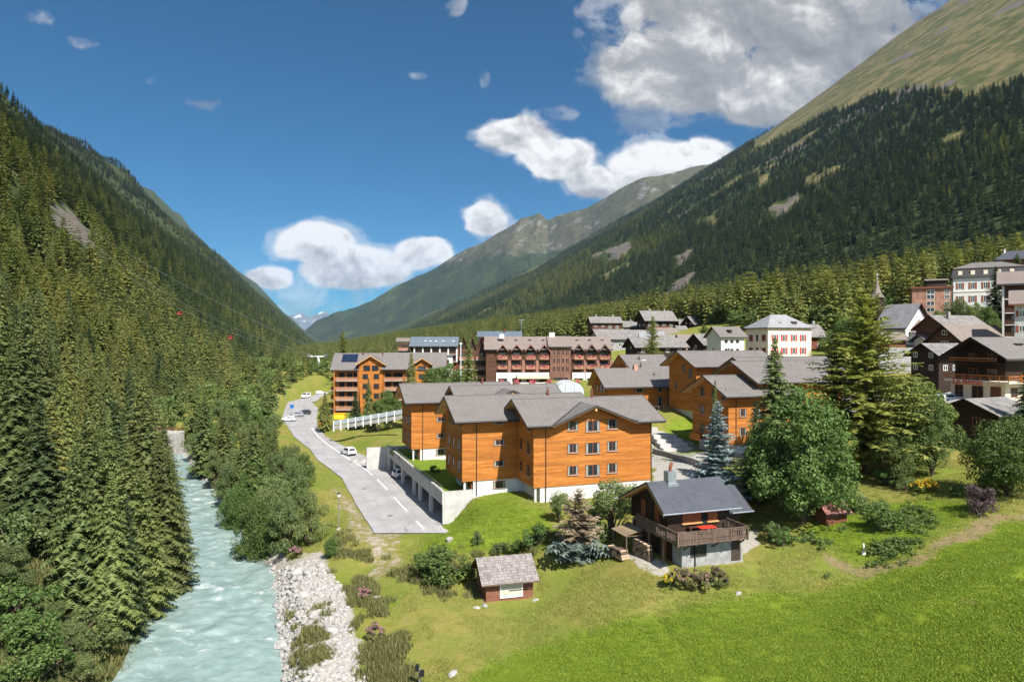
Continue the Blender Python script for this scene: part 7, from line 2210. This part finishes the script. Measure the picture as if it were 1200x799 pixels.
forest('mountain_spruce_forest', pts[~il], sc_t[~il], fd, 4)
forest('mountain_larch_forest', pts[il], sc_t[il], fs + fl[:1], 5)
print('right forest', len(x_))
# sunlit larch belt above the village
x_, y_ = scatter(-40, 520, 225, 560, 6.2, .5, 9)
s1 = 0.963 * x_ + 0.27 * y_ + 33.5
pxs = 600 + F * x_ / y_
lo = np.interp(pxs, [600, 650, 700, 800, 900, 1000, 1080, 1100, 1190, 1300], [400, 380, 372, 345, 240, 226, 240, 275, 290, 290])
keep = (pxs > 612) & (pxs < 1380) & (y_ > lo) & (y_ < lo + 130)
x_, y_ = x_[keep], y_[keep]; z = hgt(x_, y_)
g2 = np.random.default_rng(5)
pick = g2.random(len(x_))
order = np.argsort(y_)
sb = g2.uniform(.72, 1.12, len(x_))
pts = np.stack([x_, y_, z - .3], 1)
il = pick < .62; ib = (pick > .92 - .25 * ((pxs[keep] > 800) & (y_ < 300))) & (y_ < 420)
forest('larch_belt', pts[il], sb[il], fl, 6)
forest('spruce_belt', pts[~il & ~ib], sb[~il & ~ib], fs, 7)
forest('birch_scrub', pts[ib], sb[ib] * .9, fb, 8)
print('belt', len(x_))
# wood on the valley floor beyond the village
x_, y_ = scatter(-1400, 500, 430, 3600, 10.0, .5, 29)
s1 = 0.963 * x_ + 0.27 * y_ + 33.5; pxs = 600 + F * x_ / y_
xcl, wl, _ = river(y_); d = (x_ - xcl) * .9 - wl
keep = (d > 2) & (s1 < 680) & (pxs > 330) & (pxs < 900) & (fbm(x_, y_, 130, 3) > -.35)
x_, y_ = x_[keep], y_[keep]; z = hgt(x_, y_)
forest('valley_wood', np.stack([x_, y_, z - .3], 1), g2.uniform(.6, 1.1, len(x_)), fs + fl[:1], 10)
print('valley wood', len(x_))
# scrub at the far bend of the valley floor
x_, y_ = scatter(-190, 0, 174, 520, 6.5, .5, 19)
xcl, wl, _ = river(y_); d = (x_ - xcl) * .9 - wl
xl = np.interp(y_, ROAD[:, 0], ROAD[:, 1])
keep = (d > -12) & (x_ < xl - 4) & (y_ < 345) | ((y_ > 345) & (d > 1) & (x_ < -75 - (y_ - 345) * .2))
x_, y_ = x_[keep], y_[keep]; z = hgt(x_, y_)
forest('valley_scrub', np.stack([x_, y_, z - .2], 1), g2.uniform(.35, .8, len(x_)), fb + fs[:1], 9)

# ------------------------------------------------------------------ grass and weeds
def tuft(seed, n, h, spread, mat, wide=.03):
    g = np.random.default_rng(seed)
    a = g.uniform(0, 6.28, n); rr = spread * np.sqrt(g.random(n))
    B0 = np.stack([rr * np.cos(a), rr * np.sin(a), np.full(n, -.03)], 1)
    az = g.uniform(0, 6.28, n); L = h * g.uniform(.5, 1.2, n); ln = g.uniform(.1, .6, n)
    tip = B0 + np.stack([np.cos(az) * L * ln, np.sin(az) * L * ln, L], 1)
    w = np.stack([-np.sin(az), np.cos(az), 0 * az], 1) * wide
    V = np.stack([B0 - w, B0 + w, tip], 1).reshape(-1, 3)
    return mesh_np('grass_tuft', V, np.arange(3 * n).reshape(n, 3), M[mat])


gl1 = [inst_source(tuft(400 + i, 26, .10, .36, 'grass_lush', .022)) for i in range(2)]
gd1 = [inst_source(tuft(410 + i, 22, .10, .34, 'grass_dry', .022)) for i in range(2)]
gf1 = [inst_source(mesh_np('leafy_clump', *broad(430 + i, h=.75, r=.6, n=110, leaf=.17, lobes=8, z0=.0)[:2], M['broad_light'])) for i in range(2)]
gw1 = [inst_source(tuft(420 + i, 40, .55, .45, 'weed', .035)) for i in range(2)]
g = np.random.default_rng(31)
n = 190000
yy = 38 + (118 - 38) * g.random(n) ** 1.35
xx = yy * (g.uniform(-.36, .80, n))
z = hgt(xx, yy)
pxv, pyv = proj(xx, yy, z)
jx2 = pxv + 12 * fbm(xx, yy, 3, 3); jy2 = pyv + 10 * fbm(xx + 30, yy, 3, 3) + 16 * fbm(xx, yy, 11, 2) + g.normal(0, 9, n)


def inz(polys):
    m = np.zeros(xx.shape, bool)
    for p_ in polys: m |= pip(jx2, jy2, p_)
    return m


xcl, wl, _ = river(yy); dl = (xx - xcl) * .9 - wl
xl = np.interp(yy, ROAD[:, 0], ROAD[:, 1]); xr = np.interp(yy, ROAD[:, 0], ROAD[:, 2])
onroad = (xx > xl - .3) & (xx < xr + .6) & (yy > 82.6)
gx2, gy2 = gloc(xx, yy)
onroad |= (gx2 > -.5) & (gx2 < 7) & (gy2 > -.3) & (gy2 < 41.5)
hutm = (xx > -3.2) & (xx < 2.6) & (yy > 63) & (yy < 69.5)
bad = onroad | hutm | inz(Z_grav) | inz(Z_patio) | inz(Z_dirt) | inz(Z_stone) | inz(Z_pave) | (dl < 2.5) | (pyv < 470)
cl_ = (xx - CH.location.x) * math.cos(R(UROT)) + (yy - CH.location.y) * math.sin(R(UROT)); cw_ = -(xx - CH.location.x) * math.sin(R(UROT)) + (yy - CH.location.y) * math.cos(R(UROT))
bad |= (cl_ > -.6) & (cl_ < 9.2) & (cw_ > -.2) & (cw_ < 9.5)
lz = inz(Z_lush)
dens_ = fbm(xx, yy, 2.4, 3)
pts = np.stack([xx, yy, z], 1); s_ = g.uniform(.6, 1.25, n)
k1 = ~bad & lz & (dens_ > -.55); k2 = ~bad & ~lz & (dens_ > -.1) & (g.random(n) < .8)
forest('meadow_grass', pts[k1], s_[k1], gl1, 21); forest('dry_grass', pts[k2], s_[k2], gd1, 22)
k6 = ~bad & lz & (fbm(xx + 70, yy, 4.5, 3) > .36) & (g.random(n) < .07)
# weeds along the river bank, behind the hut and in the garden
WZ = [[(385, 655), (408, 690), (420, 760), (440, 820), (500, 820), (465, 745), (440, 700), (430, 650), (400, 630)], [(340, 720), (385, 715), (390, 760), (360, 790), (345, 770)], [(420, 690), (470, 660), (545, 660), (550, 690), (470, 700)],
      [(560, 640), (660, 622), (670, 660), (600, 655), (556, 665)], [(935, 640), (1000, 600), (1060, 590), (1100, 600), (1085, 622), (1040, 652), (985, 660)]]
k3 = inz(WZ) & ~onroad & (dens_ > .02) & (g.random(n) < .5)
gard = inz(WZ[4:])
k4 = k3 & ~gard
forest('tall_weeds', pts[k4], g.uniform(.5, 1.3, k4.sum()), gw1, 23)
k5 = inz(WZ[4:]) & (dens_ > .1) & (g.random(n) < .2)
forest('garden_greens', pts[k5], g.uniform(.3, .95, k5.sum()), gf1, 25)
forest('bank_weeds', *(lambda a, b, c: (np.stack([a[c], b[c], hgt(a[c], b[c])], 1), g.uniform(.6, 1.6, c.sum())))(*(lambda y: (lambda x: (x, y, np.ones(len(x), bool)))(river(y)[0] - river(y)[1] * 1.14 - 1.2 - g.random(len(y)) ** 1.5 * 10))(g.uniform(40, 120, 2200))), gw1, 24)

# ------------------------------------------------------------------ stones
def stone(seed, n=1):
    g = np.random.default_rng(seed)
    import bmesh
    bm = bmesh.new(); bmesh.ops.create_icosphere(bm, subdivisions=2, radius=1)
    ph = g.uniform(0, 6, 6)
    for v in bm.verts:
        c = v.co; k = 1 + .22 * math.sin(c.x * 3 + ph[0]) * math.cos(c.y * 2.5 + ph[1]) + .16 * math.sin(c.z * 4 + ph[2] + c.x * 2)
        v.co = Vector((c.x * k, c.y * k * .8, c.z * k * .6))
    me = bpy.data.meshes.new('stone'); bm.to_mesh(me); bm.free(); me.materials.append(M['white_rock'])
    return me


stm = [stone(500 + i) for i in range(5)]
n = 5200
yy = 48 + 120 * g.random(n) ** 1.6
xr_ = np.interp(yy, RIV_Y, RIV_R)
xx = xr_ + g.normal(.2, .9, n)
wide_ = g.random(n) < .62
yw = 50 + 28 * g.random(n); xw = np.interp(yw, RIV_Y, RIV_R) + g.uniform(-.6, 8.5, n)
xx = np.where(wide_, xw, xx); yy = np.where(wide_, yw, yy)
z = hgt(xx, yy); pxv, pyv = proj(xx, yy, z); jx2, jy2 = pxv, pyv
k = (~wide_) | inz(Z_stone[:1])
sz = .10 + .30 * g.random(n) ** 3
forest('river_stones', np.stack([xx, yy, z], 1)[k], sz[k], [inst_source(m) for m in stm], 31)
bl = [(338, 668), (322, 690), (326, 712), (331, 735), (345, 688), (356, 700), (350, 672), (333, 757), (340, 780), (362, 672), (375, 690), (368, 720), (388, 740), (352, 745), (300, 655), (285, 622), (266, 600), (250, 582), (236, 566), (380, 672)]
for j, (px, py) in enumerate(bl):
    b = gp(px, py)
    o = add_obj('boulder', stm[j % 5], None, b, random.uniform(0, 6)); s = random.uniform(.45, .9); o.scale = (s, s, s)
    tag(o, 'pale boulder on the stony right bank of the river', 'boulder', 'boulders on the river bank')
for j, (px, py, s, lb) in enumerate([(568, 712, .35, 'pale stone at the near corner of the plank hut'), (559, 714, .3, 'flat pale stone on the grass left of the plank hut'), (628, 705, .28, 'small pale stone at the right corner of the plank hut'), (442, 703, .5, 'flat pale slab beside the track'), (527, 634, .6, 'rock at the foot of the parking deck corner'), (520, 622, .45, 'smaller rock against the parking deck corner'), (530, 790, .4, 'pale stone beside the lower track'), (865, 698, .3, 'pale stone on the meadow right of the flower bed')]):
    b = gp(px, py); o = add_obj('stone', stm[j % 5], None, b, random.uniform(0, 6)); o.scale = (s * 1.3, s, s * .8); tag(o, lb, 'stone')
for j, (px, py) in enumerate([(424, 541), (431, 543), (427, 537), (436, 545), (418, 535), (433, 538)]):
    q = at(px, py, 131 + (j % 3)); q.z = h1f(q.x, q.y)
    o = add_obj('rubble_stone', stm[j % 5], None, q, random.uniform(0, 6)); o.scale = (1.3, .9, .9); tag(o, 'pale block in the rubble wall at the far end of the deck', 'stone', 'rubble stones by the deck')
b = gp(1012, 652)
t = thing('garden_post', 'short white post standing in the vegetable patch', 'post', b, 0)
MB().tube((0, 0, -.2), (0, 0, 1.0), .08, n=8).build('post_shaft', [M['white_paint']], t); MB().box(-.16, .16, -.1, .1, .0, .22).build('foot', [M['white_paint']], t)

# ------------------------------------------------------------------ the air between here and the far mountains
HAZE = True
if HAZE:
    hm = bpy.data.materials.new('valley_air'); hm.use_nodes = True; t = hm.node_tree; t.nodes.clear()
    pv_ = t.nodes.new('ShaderNodeVolumePrincipled'); ou = t.nodes.new('ShaderNodeOutputMaterial')
    pv_.inputs['Color'].default_value = (0.50, 0.72, 1.0, 1); pv_.inputs['Density'].default_value = 1.5e-5; pv_.inputs['Anisotropy'].default_value = 0.0
    t.links.new(pv_.outputs[0], ou.inputs['Volume'])
    zlo = float(fz.min()) - 30; zhi = float(fz.max()) + 40
    hb_ = MB().box(-19000, 19000, -4000, 32000, min(zlo, -60), zhi).build('haze', [hm]); tag(hb_, kind='stuff')
